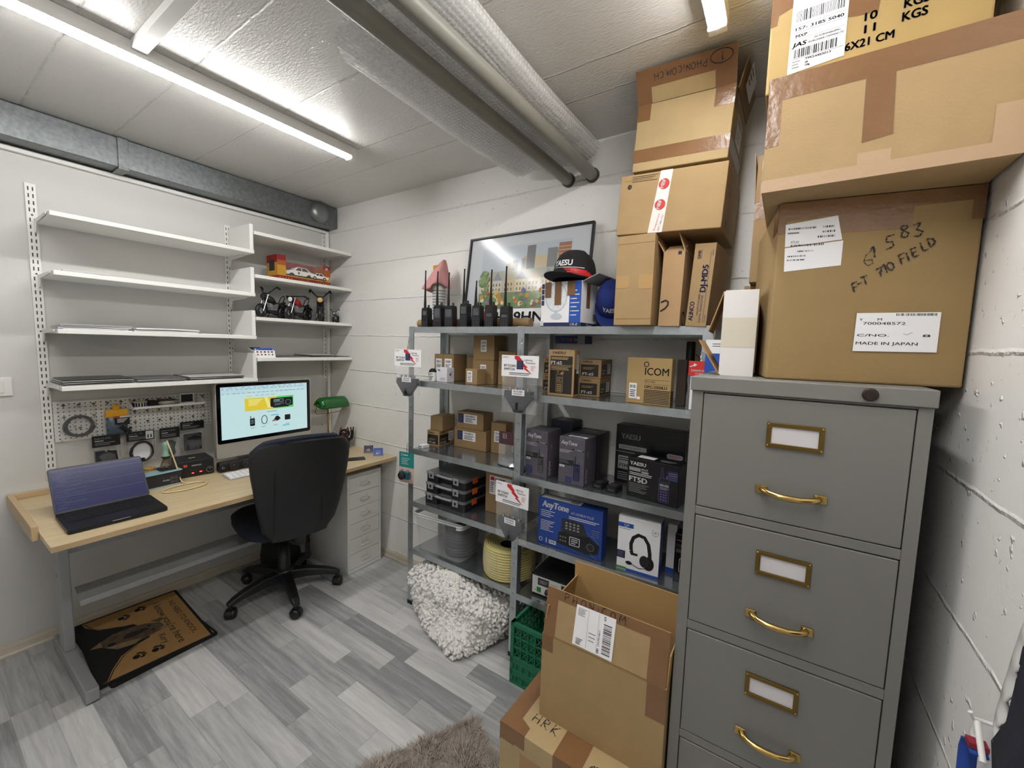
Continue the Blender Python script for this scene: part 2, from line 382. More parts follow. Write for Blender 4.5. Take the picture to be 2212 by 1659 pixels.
# flattened roll of bubble wrap lying across both pipes
BW = mat('bubble_wrap', '#F6F5F4', .3, spec=.7); k = NT(BW); b = BW.node_tree.nodes['Principled BSDF']
tc = k.n('ShaderNodeTexCoord'); vo = k.n('ShaderNodeTexVoronoi', feature='F1'); vo.inputs['Scale'].default_value = 62; vo.inputs['Randomness'].default_value = .12
k.l(tc.outputs['UV'], vo.inputs['Vector'])
bp = k.n('ShaderNodeBump'); bp.inputs['Strength'].default_value = 1; bp.inputs['Distance'].default_value = .006; bp.invert = True
k.l(vo.outputs['Distance'], bp.inputs['Height']); k.l(bp.outputs[0], b.inputs['Normal'])
tr = k.n('ShaderNodeBsdfTransparent'); tl = k.n('ShaderNodeBsdfTranslucent'); tl.inputs[0].default_value = (.8, .8, .8, 1); k.l(bp.outputs[0], tl.inputs['Normal'])
m1 = k.n('ShaderNodeMixShader'); m1.inputs[0].default_value = .4; k.l(b.outputs[0], m1.inputs[1]); k.l(tl.outputs[0], m1.inputs[2])
m2 = k.n('ShaderNodeMixShader'); ed = k.math('ADD', k.math('MULTIPLY', k.math('GREATER_THAN', vo.outputs['Distance'], .5), .3), .42); k.l(ed, m2.inputs[0]); k.l(tr.outputs[0], m2.inputs[1]); k.l(m1.outputs[0], m2.inputs[2])
k.l(m2.outputs[0], BW.node_tree.nodes['Material Output'].inputs[0])
def wrap_profile(s):                        # spiral cross-section, flattened; s 0..1 along the film, outermost first
    a = 2*PI*3*s+PI*.5; sh = 1-.16*s
    x = .235*sh*math.copysign(abs(math.cos(a))**.8, math.cos(a)); z = .052*sh*math.copysign(abs(math.sin(a))**.75, math.sin(a))
    return 1.938+x, 2.383+z
bw = thing('bubble_wrap_roll', 'flattened roll of translucent bubble wrap lying across the two ceiling pipes', 'packing material', (1.938, -.1, 2.331))
N, K = 110, 26; vs = []; uv = []; fs = []; ln = 0; pp = None
pts = [wrap_profile(i/(N-1)) for i in range(N)]
acc = [0]
for i in range(1, N): acc.append(acc[-1]+math.dist(pts[i], pts[i-1]))
for i, (x, z) in enumerate(pts):
    for j in range(K):
        t = j/(K-1); edge = max(0, (1.938-.10-x)/.14)
        y0 = -1.135+.15*min(1, edge)**2+.012*math.sin(i*.35); y1 = -.085-.02*math.sin(i*.5)
        y = y0+(y1-y0)*t; sag = -.010*max(0, 1-abs(x-2.04)/.05)*(1 if z < 2.38 else 0)-.022*min(1, edge)*(1 if z < 2.40 else .4)
        zz = z+sag+.0025*math.sin(7*y+i*.6)
        xx = x+.008*math.sin(5*y+1)
        for px in (1.978, 2.101):
            if zz < 2.328 and abs(xx-px) < .045: zz = max(zz, 2.3285)
        vs.append((xx-1.938, y+.1, min(zz, 2.448)-2.331)); uv.append((acc[i], y))
for i in range(N-1):
    for j in range(K-1): a = i*K+j; fs.append((a, a+1, a+K+1, a+K))
mb = MB().add(vs, fs, BW, True); o = mb.build('film', bw)
ul = o.data.uv_layers.new(name='UVMap')
for lp in o.data.loops: ul.data[lp.index].uv = uv[lp.vertex_index]
# light switch
s = thing('light_switch', 'white rocker light switch on the left wall at the photo edge', 'switch', (.0005, -1.60, 1.249))
MB().box(0, -.042, -.042, .009, .042, .042, WHITEP).build('switch_plate', s, bevel=.003)
MB().box(.009, -.017, -.028, .0125, .017, .028, WHITEP).build('rocker', s, bevel=.002)
# ------------------------------------------------------------------ wall shelving over the desk
SLOT = mat('slot_shadow_gap', '#4A4A48', .8)
def rail(y, z0, z1, label, wd=.034, cols=(-.007, .007)):
    mb = MB(); mb.box(.0006, y-wd/2, z0, .011, y+wd/2, z1, WHITE)
    z = z1-.014; i = 0
    while z > z0+.02:
        if i % 8 == 4: mb.add([(.0113, y+.004*math.cos(a*PI/4), z+.004*math.sin(a*PI/4)) for a in range(8)], [tuple(range(8))], SLOT); z -= .014
        for c in cols: mb.add([(.0113, y+c-.0022, z-.017), (.0113, y+c+.0022, z-.017), (.0113, y+c+.0022, z), (.0113, y+c-.0022, z)], [(0, 1, 2, 3)], SLOT)
        z -= .031; i += 1
    return tag(mb.build('slotted_rail'), label, 'shelf rail', 'slotted wall rails')
rail(-1.461, .80, 2.163, 'white slotted wall rail at the left end of the shelves')
rail(-.672, 1.19, 2.18, 'white slotted wall rail in the middle behind the shelf side panels', .03)
rail(-.036, 1.19, 2.275, 'white slotted wall rail in the corner under the duct end', .03, (0,))
def bracket(y, z, depth, s=1):
    pts = [(.011, 0), (depth-.02, 0), (depth-.02, -.008), (.05, -.018), (.03, -.055), (.011, -.06)]
    M = mx((0, y, z), (1, 0, 0), (0, 0, 1)); mb = MB().prism(pts, -.0015, .0015, WHITE, M)
    return mb
def wall_shelf(label, y0, y1, zt, panel=False, group=None, left_bracket=True):
    t = thing('wall_shelf', label, 'shelf', (.005, y0, zt), 0, group)
    rel = lambda mb, n, bv=0: setattr(mb.build(n, t, bevel=bv), 'location', (-.005, -y0, -zt))
    rel(MB().box(.012, y0, zt-.02, .292, y1, zt, WHITE), 'shelf_board', .002)
    rel(bracket(y0-.004 if left_bracket else y0+.02, zt-.003 if left_bracket else zt-.021, .27), 'shelf_bracket')
    rel(bracket(y1-.03 if not panel else y1-.02, zt-.021, .25), 'shelf_bracket')
    if panel:
        p = MB().box(.018, y1-.02, zt+.0005, .284, y1, zt+.148, WHITE)
        rel(p, 'side_panel', .002)
ZL = (2.008, 1.762, 1.513, 1.262); ZR = (2.119, 1.872, 1.625, 1.382)
for z, l in zip(ZL, ('empty', 'second from the top, with loose sheets', 'third from the top, with piled envelopes', 'lowest, above the pegboard, with magazines')):
    wall_shelf('long white wall shelf on the left, '+('topmost and empty' if l == 'empty' else l), -1.452, -.650, z, True, 'long wall shelves')
for z, l in zip(ZR, ('topmost and empty, close under the duct', 'carrying the toy car box', 'carrying the model motorcycles', 'lowest, carrying the product card and magazines')):
    wall_shelf('short white wall shelf in the corner, '+l, -.648, -.004, z, False, 'short wall shelves', False)
def sheet_stack(name, label, cat, y0, y1, x0, x1, z, n, th, mats, jit=.006, group=None):
    t = thing(name, label, cat, ((x0+x1)/2, (y0+y1)/2, z), 0, group); mb = MB(); h = 0
    for i in range(n):
        a, b = (RND.uniform(-jit, jit) for _ in 'ab'); q = RND.uniform(-.03, .03)
        M = Matrix.Rotation(q, 4, 'Z') @ Matrix.Translation((a, b, 0))
        nx, ny = (x1-x0)/2, (y1-y0)/2; ry = 7; bow = th*RND.uniform(.1, .6)
        mb.loft([[(-nx+2*nx*c, -ny+2*ny*j/ry, zz+bow*math.sin(PI*j/ry)) for c, zz in ((0, h), (1, h), (1, h+th), (0, h+th))] for j in range(ry+1)], mats[i % len(mats)], False, True, True, M)
        h += th*1.65
    mb.build('sheets', t); return t
EN = mat('white_envelope', '#DEDDDD', .55, bump=.1, bscale=30); EN2 = mat('pale_plastic_envelope', '#CFD0D2', .3, bump=.4, bscale=16)
MG = mat('dark_magazine_cover', '#57575A', .3, var=.2, vscale=20); MGP = mat('magazine_page_edge', '#B9B8B5', .7); MGK = mat('black_magazine_cover', '#2A2A2C', .35)
sheet_stack('loose_papers', 'thin white papers lying at the left on the second long wall shelf', 'papers', -1.42, -1.27, .05, .27, ZL[1], 3, .002, [EN])
sheet_stack('loose_papers', 'single white sheet at the right end of the second long wall shelf', 'papers', -.84, -.685, .06, .285, ZL[1], 1, .002, [PAPER])
sheet_stack('envelope_pile', 'pile of white envelopes at the left on the third long wall shelf', 'envelopes', -1.44, -1.21, .06, .27, ZL[2], 6, .0024, [EN, PAPER, EN2])
sheet_stack('padded_envelope', 'pale plastic padded envelopes at the middle of the third long wall shelf', 'envelopes', -1.19, -.93, .06, .27, ZL[2], 2, .007, [EN2, EN])
sheet_stack('loose_papers', 'flat white sheet right of the padded envelopes on the third shelf', 'papers', -.92, -.72, .08, .27, ZL[2], 1, .002, [PAPER])
sheet_stack('magazine_pile', 'pile of dark magazines at the left end of the lowest long shelf', 'magazines', -1.445, -1.21, .05, .28, ZL[3], 6, .0028, [MGP, MGK, MGP, MG], .004)
sheet_stack('magazine_pile', 'bowed dark magazines in the middle of the lowest long shelf', 'magazines', -1.195, -1.0, .04, .275, ZL[3], 4, .003, [MGP, MG], .004)
sheet_stack('magazine_pile', 'dark magazines at the right of the lowest long shelf, beside the panel', 'magazines', -.985, -.72, .04, .28, ZL[3], 5, .0028, [MGP, MGK, MGP, MG], .004)
sheet_stack('magazine_pile', 'dark magazine lying next to the product card on the lowest corner shelf', 'magazines', -.50, -.32, .06, .28, ZR[3], 2, .0028, [MGP, MG], .003)
sheet_stack('magazine_pile', 'black magazines with a black spine at the right of the lowest corner shelf', 'magazines', -.30, -.14, .05, .28, ZR[3], 4, .003, [MGP, MGK, MG], .003)
sheet_stack('magazine_pile', 'thin grey magazine against the back wall on the lowest corner shelf', 'magazines', -.12, -.012, .05, .28, ZR[3], 2, .0028, [MGP, MG], .002)
# product card standee and card terminal
t = thing('product_card', 'small white card with a blue header and product pictures on corner shelf', 'sign', (.28, -.655, ZR[3]), 0)
tl = rad(16); Mc = mx((0, 0, 0), (0, 1, 0), (-math.sin(tl), 0, math.cos(tl)))
MB().prism([(0, .001), (.118, .001), (.118, .06), (0, .06)], -.0015, 0, PAPER, Mc).build('card', t)
P = Print(t, Mc); P.rect(0, .047, .118, .06, BLUE); P.disc(.008, .0535, .0035, WHINK); P.disc(.11, .0535, .0035, WHINK)
P.text('shop', .015, .051, .004, WHINK)
cc = ['#4A4A50', '#B03030', '#30303A', '#5A5A68', '#2A3A55', '#7A6A55', '#55585A', '#303034', '#A08A40', '#50505A']
for i in range(10): P.rr(.010+.021*(i % 5)+.002*(i//5), .032-.017*(i//5), .022+.021*(i % 5), .041-.017*(i//5), .003, mat('swatch%d' % i, cc[i], .5))
P.done()
t = thing('card_terminal', 'pale grey card payment terminal behind the product card on corner shelf', 'card reader', (.16, -.63, ZR[3]), 0)
MB().loft([[(-.05, q, .0), (.06, q, .0), (.06, q, .022), (-.05, q, .062)] for q in (-.0, .085)], WHITEP, False).build('terminal_body', t, bevel=.004)
Mt = mx((-.05, 0, .062), (0, 1, 0), (-.11/.117*1, 0, .04/.117)); Mt = mx((.06, 0, .022), (0, 1, 0), Vector((-.11, 0, .04)).normalized())
P = Print(t, Mt, 'screen'); P.rect(.012, .07, .073, .108, DARK); P.done()
P = Print(t, Mt, 'keypad')
for i in range(12): P.rect(.014+.02*(i % 3), .012+.013*(i//3), .029+.02*(i % 3), .021+.013*(i//3), GREYP)
P.done()

# ------------------------------------------------------------------ toy car box
TY = mat('toy_box_yellow', '#B8892A', .35); TR_ = mat('toy_box_red', '#7C191C', .35); TO = mat('toy_box_orange', '#9C5226', .35)
t = thing('toy_car_box', 'red and yellow window box with a white toy police car on corner shelf', 'toy box', (.26, -.506, ZR[1]), PI/2)
W_, D_, H_ = .356, .125, .147
MB().box(0, 0, 0, W_, D_, .012, TR_).box(0, .002, .012, .055, D_, H_, TY).box(W_-.05, .002, .012, W_, D_, H_*.88, TO).box(.055, D_-.004, .012, W_-.05, D_, H_*.9, TR_).box(.055, .002, .012, W_-.05, .006, .03, TY).build('box_shell', t, bevel=.0015)
F = mx((0, 0, 0), (1, 0, 0), (0, 0, 1)); L_ = mx((0, D_, 0), (0, -1, 0), (0, 0, 1))
P = Print(t, F); P.rect(0, 0, W_, .022, TR_); P.rect(0, .022, .054, .085, TY); P.rect(0, .085, .054, .115, TO); P.rect(0, .115, .054, H_, TR_)
P.rect(W_-.05, .022, W_, .06, TY); P.rect(W_-.05, .06, W_, .105, TO); P.rect(W_-.05, .105, W_, .129, TR_)
P.text('POLICE CAR', .128, .008, .010, GOLD, bold=.02)
for i in range(5): P.disc(.016+.018*i, .011, .003, GOLD); P.disc(W_-.016-.018*i, .011, .003, GOLD)
P.rect(W_-.038, .11, W_-.018, .114, WHINK); P.rect(W_-.036, .102, W_-.02, .106, WHINK)
CARW = mat('toy_car_white', '#E9E6DC', .3)
u, v = .215, .03; P.poly([(u, v+.008), (u+.125, v+.008), (u+.13, v+.022), (u+.1, v+.026), (u+.08, v+.042), (u+.04, v+.042), (u+.03, v+.027), (u, v+.024)], CARW)
P.poly([(u+.036, v+.027), (u+.044, v+.039), (u+.058, v+.039), (u+.058, v+.027)], DARK); P.poly([(u+.062, v+.027), (u+.062, v+.039), (u+.078, v+.039), (u+.092, v+.027)], DARK)
for q in (.028, .098): P.disc(u+q, v+.008, .012, BLACK); P.disc(u+q, v+.008, .006, CHROME)
P.done()
P = Print(t, L_); P.rect(0, 0, D_, .02, TR_); P.rect(0, .02, D_, .1, TY); P.rect(0, .1, D_, H_, TR_); P.rect(.03, .05, .095, .115, DARK); P.done()
MB().box(.056, .003, .031, W_-.051, .0035, H_*.87, clear_film('window_film', '#F4F4F6', .02, .08, 0, 10)).build('window_film', t)
c = MB()                                     # the car inside
body = [(.0, .0), (.0, .022), (.05, .03), (.075, .052), (.135, .052), (.165, .03), (.2, .026), (.2, .0)]
c.prism([(x, z) for x, z in body], -.06, 0, CARW, mx((.062, .02, .04), (1, 0, 0), (0, 0, 1)))
o = c.build('toy_car', t, bevel=.003)
P = Print(o, mx((.062, .02, .04), (1, 0, 0), (0, 0, 1)), 'windows')
P.poly([(.062, .03), (.08, .049), (.102, .049), (.102, .03)], DARK); P.poly([(.107, .03), (.107, .049), (.132, .049), (.155, .03)], DARK)
P.disc(.085, .015, .008, NAVY, n=6); P.line([(.105, .004), (.105, .05)], .001, GREYP); P.done()
w = MB()
for x in (.1, .215): w.tube([(x, .015, .035), (x, .085, .035)], .017, BLACK, 16)
w.build('wheels', o)
MB().box(.15, .035, .092, .175, .07, .1, RED).build('roof_light', o)

# ------------------------------------------------------------------ model motorcycles
WIRE = mat('black_wire_metal', '#17171A', .35, .6); TANKR = mat('red_lacquer', '#A3161C', .22); AMB = mat('amber_lamp_glass', '#C9A66A', .2)
def moto(label, loc, rz, s, tank, lamp, bars='wide', forkm=CHROME):
    t = thing('model_motorcycle', label, 'model motorcycle', loc, rz, 'model motorcycles'); t.scale = (s, s, s)
    for nm, x in (('front_wheel', .075), ('rear_wheel', -.075)):       # bike runs along +x
        mb = MB(); R = .036; rw = .010 if nm[0] == 'f' else .014
        mb.loft([[(x+(R-.010+.010*math.cos(a))*math.cos(q), rw*math.sin(a), R+(R-.010+.010*math.cos(a))*math.sin(q)) for a in [2*PI*j/8 for j in range(8)]] for q in [2*PI*i/24 for i in range(25)]], BLACK, True, False)
        mb.tube([(x, -.012, R), (x, .012, R)], .005, CHROME, 8)
        for i in range(9):
            a = 2*PI*i/9; mb.tube([(x, 0, R), (x+.028*math.cos(a), 0, R+.028*math.sin(a))], .0011, CHROME, 4, False)
        mb.build(nm, t)
    MB().tube([(.05, 0, .098), (.0, 0, .085), (-.05, 0, .07), (-.075, 0, .036)], .004, WIRE).tube([(.05, 0, .098), (.03, 0, .03), (-.03, 0, .022), (-.075, 0, .036)], .004, WIRE).build('frame', t)
    mb = MB()
    for y in (-.013, .013): mb.tube([(.075, y, .036), (.040, y*.9, .118)], .0035, forkm)
    mb.build('fork', t)
    hb = {'wide': [(-.005, -.062, .118), (.02, -.05, .128), (.04, -.015, .125), (.04, .015, .125), (.02, .05, .128), (-.005, .062, .118)],
          'high': [(.0, -.05, .15), (.02, -.045, .158), (.04, -.014, .125), (.04, .014, .125), (.02, .045, .158), (.0, .05, .15)],
          'drop': [(-.02, -.055, .108), (.01, -.05, .128), (.045, -.012, .135), (.045, .012, .135), (.01, .05, .128), (-.02, .055, .108)]}[bars]
    MB().tube(hb, .003, WIRE).tube([hb[0], hb[1]], .0052, BLACK).tube([hb[-1], hb[-2]], .0052, BLACK).build('handlebar', t)
    MB().lathe([(.003, 0), (.012, .004), (.014, .014), (.013, .02)], WIRE, 14, mx((.044, 0, .108), (0, 1, 0), (0, 0, 1)) ).build('headlight', t)
    MB().lathe([(.0125, .0205), (.008, .023), (.001, .024)], lamp, 14, mx((.044, 0, .108), (0, 1, 0), (0, 0, 1)), True).build('lamp_glass', t)
    MB().loft([[(x, r*math.cos(a), .092+zz+r*1.05*math.sin(a)) for a in [2*PI*j/12 for j in range(12)]] for x, r, zz in ((.038, .003, .01), (.034, .012, .008), (.02, .018, .005), (.0, .017, 0), (-.018, .010, -.006), (-.022, .003, -.008))], tank, True).build('fuel_tank', t)
    MB().loft([[(x, r*math.cos(a), z+.45*r*math.sin(a)) for a in [2*PI*j/10 for j in range(10)]] for x, r, z in ((-.015, .006, .084), (-.035, .015, .078), (-.06, .017, .078), (-.085, .013, .088), (-.095, .004, .094))], BLACKM, True).build('seat', t)
    mb = MB().box(-.025, -.014, .025, .022, .014, .042, DARK)
    for x, tilt in ((.012, .012), (-.016, -.012)):
        for i in range(5): mb.box(x-.009+tilt*i*.25, -.012, .044+i*.007, x+.009+tilt*i*.25, .012, .0485+i*.007, GREYP)
    mb.build('engine', t, bevel=.001)
    MB().tube([(.015, -.016, .05), (.02, -.02, .028), (-.04, -.021, .022), (-.105, -.021, .026)], [.003, .004, .005, .006], CHROME).build('exhaust', t)
    MB().loft([[((.046)*math.cos(a)*1+x0, y, .036+.046*math.sin(a)) for y in (-.013, 0, .013)] for x0, a in [(-.075, rad(20+i*14)) for i in range(10)]], WIRE, True, False, False).build('rear_fender', t)
    MB().tube([(-.06, -.012, .082), (-.08, -.012, .115), (-.088, 0, .128), (-.08, .012, .115), (-.06, .012, .082)], .0022, WIRE).build('sissy_bar', t)
    MB().tube([(0, -.014, .028), (.005, -.028, .002)], .002, WIRE).build('side_stand', t)
    return t
moto('black model motorcycle at the left of the row on corner shelf', (.175, -.50, ZR[2]+.0005), rad(-66), 1.22, BLACK, DARK, 'high')
moto('model motorcycle with a red fuel tank on corner shelf', (.18, -.335, ZR[2]+.0005), rad(-64), 1.22, TANKR, WHITEP, 'wide')
moto('black model motorcycle with an amber headlight facing the room on corner shelf', (.165, -.165, ZR[2]+.0005), rad(-34), 1.36, NAVY, AMB, 'high', WIRE)
moto('tiny wire model motorcycle at the wall end of corner shelf', (.17, -.055, ZR[2]+.0005), rad(-50), .62, WIRE, CHROME, 'high', CHROME)

# ------------------------------------------------------------------ pegboard
PG = mat('white_pegboard', '#DBDAD6', .5); k = NT(PG); b = PG.node_tree.nodes['Principled BSDF']
tc = k.n('ShaderNodeTexCoord'); sp = k.n('ShaderNodeSeparateXYZ'); k.l(tc.outputs['Object'], sp.inputs[0])
fy = k.math('SUBTRACT', k.math('FRACT', k.math('DIVIDE', sp.outputs[1], .0187)), .5); fz = k.math('SUBTRACT', k.math('FRACT', k.math('DIVIDE', sp.outputs[2], .0187)), .5)
dd = k.math('SQRT', k.math('ADD', k.math('MULTIPLY', fy, fy), k.math('MULTIPLY', fz, fz)))
dt = k.math('LESS_THAN', dd, .16); mxn = k.n('ShaderNodeMix', data_type='RGBA'); k.l(dt, mxn.inputs[0]); mxn.inputs[6].default_value = (*lin('#DBDAD6'), 1); mxn.inputs[7].default_value = (.03, .03, .03, 1)
k.l(mxn.outputs[2], b.inputs['Base Color'])
pb = thing('pegboard', 'white perforated metal pegboard on the wall above the desk', 'pegboard', (.001, -1.117, 1.068))
MB().box(0, -.325, -.098, .012, .325, .098, PG).build('panel', pb, bevel=.001)
mb = MB()
for i in range(12):
    for j in range(3):
        y, z = -.29+.052*i, .075-.058*j
        mb.add([(.0126, y-.008, z), (.0126, y+.008, z), (.0126, y+.006, z+.006), (.0126, y, z+.008), (.0126, y-.006, z+.006)], [(0, 1, 2, 3, 4)], SLOT).box(.0121, y-.0018, z-.010, .0125, y+.0018, z, SLOT)
mb.build('key_slots', pb)
ps = thing('pegboard_shelf', 'small white metal tray shelf hooked on the pegboard', 'shelf', (.0135, -1.01, 1.113))
MB().box(0, -.165, -.004, .09, .155, 0, WHITE).box(.087, -.165, 0, .09, .155, .008, WHITE).build('tray', ps)
for y in (-.165, .153): MB().prism([(0, 0), (.09, 0), (.09, .008), (.01, .04), (0, .04)], 0, .002, WHITE, mx((0, y+.002, 0), (1, 0, 0), (0, 0, 1))).build('side_panel', ps)
z0 = 1.1135
tn = thing('wire_tin', 'open round tin with a blue striped wrapper on the pegboard shelf', 'tin', (.055, -1.133, z0))
MB().lathe([(.029, 0), (.029, .032), (.027, .032), (.027, .003)], mat('tin_cream', '#C9C2A0', .35), 24, cap=True).build('tin_body', tn)
mb = MB()
for i in range(16):
    a = 2*PI*i/16; mb.tube([(.0292*math.cos(a), .0292*math.sin(a), .002), (.0292*math.cos(a), .0292*math.sin(a), .026)], .0036, NAVY, 5)
mb.build('striped_wrapper', tn)
sp_ = thing('cable_spool', 'dark brown spool wound with clear wire on the pegboard shelf', 'spool', (.052, -1.02, z0))
BRN = mat('brown_spool_plastic', '#4A2A20', .4)
MB().lathe([(.042, 0), (.042, .004), (.028, .004), (.028, .028), (.042, .028), (.042, .032), (.008, .032), (.008, 0)], BRN, 28, cap=False).build('spool_flanges', sp_)
MB().lathe([(.0285, .0045), (.037, .006), (.038, .016), (.037, .026), (.0285, .0275)], mat('clear_wire_winding', '#B8AFA8', .3), 28, cap=False).build('wire_winding', sp_)
bx_ = thing('dark_spool_box', 'dark open carton behind the brown spool on the pegboard shelf', 'box', (.04, -1.082, z0))
MB().box(-.03, -.018, 0, .03, .018, .03, BLACKM).build('carton_body', bx_, bevel=.001)
fr_ = thing('small_white_frame', 'small white square frame standing at the right on the pegboard shelf', 'frame', (.03, -.918, z0))
MB().box(-.006, -.035, 0, .004, .035, .006, WHITE).box(-.006, -.035, .05, .004, .035, .056, WHITE).box(-.006, -.035, .006, .004, -.029, .05, WHITE).box(-.006, .029, .006, .004, .035, .05, WHITE).build('frame_border', fr_)
MB().box(-.005, -.029, .006, -.003, .029, .05, DARK).build('frame_back', fr_)

# hanging packs
def film(b, w, h, dpt, m=None, top=.012, seed=0, z0=0):
    """pillow shaped clear bag in local coords: x out of the wall, y along it, hanging down from z=0"""
    r = random.Random(seed); n, k_ = 9, 13; rings = []
    for i in range(k_):
        t = i/(k_-1); z = z0-h*t; bulge = dpt*math.sin(PI*min(1, max(0, (t-.06)/.94)))**.6*(.75+.35*t)
        ring = []
        for s_ in (1, -1):
            for j in range(n):
                q = j/(n-1); y = (-w/2+w*q)*s_; e = math.sin(PI*q)**.5
                x = s_*bulge/2*e*(1+r.uniform(-.22, .22))
                ring.append((x, y+r.uniform(-.002, .002), z+r.uniform(-.003, .003)*(0 if i == 0 else 1)))
        rings.append(ring)
    b.loft(rings, m or FILM, True, False)
    return b
def hook(t, x0, x1, z): MB().tube([(x0, 0, z), (x1, 0, z), (x1+.004, 0, z+.006)], .0018, CHROME, 6).build('hook', t)
def ring_coil(b, cy, cz, R, r, n, m, x=0.0, wob=.004, sd=1, ry=None):
    q = random.Random(sd); pts = []
    for i in range(n*22+1):
        a = 2*PI*i/22; pts.append((x+q.uniform(-.003, .003), cy+(R+wob*math.sin(a*1.3+i*.05))*math.cos(a), cz+((ry or R)+wob*math.cos(a*.9))*math.sin(a)))
    return b.tube(pts, r, m, 7)
t = thing('bagged_cable', 'clear bag with a coiled dark grey cable hanging at the left of the pegboard', 'bagged cable', (.042, -1.365, 1.147))
film(MB(), .125, .175, .045, seed=3).build('clear_bag', t)
o = ring_coil(MB(), .002, -.105, .048, .006, 4, DARK, 0, .004, 2).build('coiled_cable', t)
MB().tube([(.016, -.01, -.12), (.02, -.022, -.09), (.02, -.012, -.07)], .0025, CHROME, 6).build('cable_tie', t)
hook(t, -.03, .012, -.008)
t = thing('tool_blister', 'yellow topped hanging pack with a black connector, on the pegboard', 'hanging pack', (.045, -1.226, 1.14))
YE = mat('yellow_card', '#E0A21A', .45)
MB().box(-.012, -.042, -.068, .004, .042, -.03, YE).box(-.003, -.012, -.03, 0, .012, -.0, YE).build('header_card', t, bevel=.002)
film(MB(), .08, .1, .03, mat('teal_grey_pouch', '#4A5A66', .25, bump=.4, bscale=30), seed=5, z0=-.066).build('pouch', t)
MB().box(.012, -.012, -.11, .0135, .047, -.064, BLACK).build('info_card', t)
P = Print(t, mx((.0136, -.012, -.11), (0, 1, 0), (0, 0, 1))); P.rect(0, .038, .02, .046, RED); P.rect(.02, .038, .058, .046, WHINK); P.fine(.01, .012, .05, .034, WHINK, 3); P.done()
MB().tube([(.018, .01, -.118), (.018, .045, -.152)], .009, BLACK, 10).tube([(.018, .05, -.125), (.018, .03, -.16)], .007, DARK, 8).build('connector', t)
hook(t, -.033, .012, -.006)
def header_pack(label, y, z, w, h, hh, content, title=True, seed=1, ntag=False, x=.05):
    t = thing('accessory_pack', label, 'hanging pack', (x, y, z), 0, 'black header accessory packs')
    MB().box(-.002, -w/2, -hh, .004, w/2, .0, BLACK).build('header_card', t, bevel=.001)
    P = Print(t, mx((.004, -w/2, -hh), (0, 1, 0), (0, 0, 1)))
    if title: P.text('DIAMOND', w*.09, hh*.66, hh*.16, WHINK, bold=.02); P.rect(w*.09, hh*.5, w*.4, hh*.56, WHINK); P.fine(w*.09, hh*.12, w*.8, hh*.42, GREYINK, 2)
    if ntag: P.rect(w*.68, hh*.1, w*.96, hh*.92, WHINK); P.text('11', w*.82, hh*.22, hh*.34, INK, bold=.04, al='c')
    P.done()
    film(MB(), w*1.0, h, .05, seed=seed, z0=-hh+.002).build('clear_bag', t)
    b = MB(); content(b, -hh-h*.5); b.build('contents', t)
    hook(t, -.036, .008, -.01); return t
def charger(b, z):
    b.box(-.012, -.035, z-.035, .014, .035, z+.022, BLACK).box(-.006, -.045, z-.045, .018, -.01, z+.03, DARK)
    b.tube([(.016, .0, z+.03), (.02, .03, z+.01), (.016, .035, z-.03)], .004, BLACK)
def cablec(b, z):
    ring_coil(b, .0, z+.002, .045, .0042, 3, BLACK, .012, .004, 4, .052); b.box(.012, -.03, z-.05, .022, .008, z-.03, BLACK)
    b.box(.0, -.036, z-.04, .002, .036, z+.045, PAPER)
def bagm(b, z): b.loft([[(.012*math.cos(a)*q, .022*math.sin(a)*q, z+zz) for a in [2*PI*j/10 for j in range(10)]] for zz, q in ((-.045, .6), (-.03, 1.1), (.0, .9), (.03, 1.3), (.045, .5))], DARK)
def holster(b, z): b.box(-.012, -.04, z-.05, .012, .04, z+.045, BLACKM).box(.012, -.034, z-.04, .018, .034, z+.01, DARK).tube([(.018, -.03, z+.02), (.03, 0, z+.035), (.018, .03, z+.02)], .006, BLACKM)
header_pack('black header pack with a small charger, hanging left behind the laptop screen', -1.272, .985, .105, .10, .058, charger, seed=11)
header_pack('black header pack numbered 11 with a coiled cable round a white leaflet', -1.138, .985, .115, .125, .052, cablec, seed=12, ntag=True)
header_pack('black header pack with a small grey item, behind the soldering iron', -1.012, .985, .09, .115, .06, bagm, seed=13)
header_pack('black header pack with a black holster, highest at the right of the pegboard', -.905, 1.006, .115, .145, .046, holster, True, seed=14)
# ------------------------------------------------------------------ desk
WOOD = mat('pale_beech_laminate', '#C8B48F', .38, var=.10, vscale=5, stretch=(14, 1.2, 1), bump=.02, bscale=60)
WOODE = mat('beech_edge', '#BAA07A', .5, var=.12, vscale=8)
STEEL = mat('silver_grey_lacquer', '#9A9C9D', .4, .25)
DK = thing('desk', 'long beech top desk with silver grey steel legs along the left wall', 'desk', (.39, -.79, 0))
def dk(mb, n, bv=0): o = mb.build(n, DK, bevel=bv); o.location = (-.39, .79, 0); return o
dk(MB().box(.004, -1.582, .708, .766, -.006, .73, WOOD), 'desk_top', .002)
dk(MB().box(.767, -1.582, .709, .770, -.006, .7295, WOODE), 'edge_band')
dk(MB().box(.004, -1.602, .70, .57, -1.583, .758, WOODE).box(.004, -1.583, .7305, .03, -1.475, .756, WOODE), 'raised_end_strip', .002)
for y in (-1.4825, -.40):
    dk(MB().box(.10, y-.024, .004, .665, y+.018, .06, STEEL), 'leg_foot', .004)
    dk(MB().box(.215, y-.02, .06, .30, y+.016, .708, STEEL), 'leg_post', .004)
    dk(MB().box(.645, y-.022, 0, .66, y+.016, .004, BLACK).box(.12, y-.022, 0, .14, y+.016, .004, BLACK), 'leg_pad')
    dk(MB().box(.12, y-.02, .68, .70, y+.016, .708, STEEL), 'leg_arm', .003)
mb = MB()
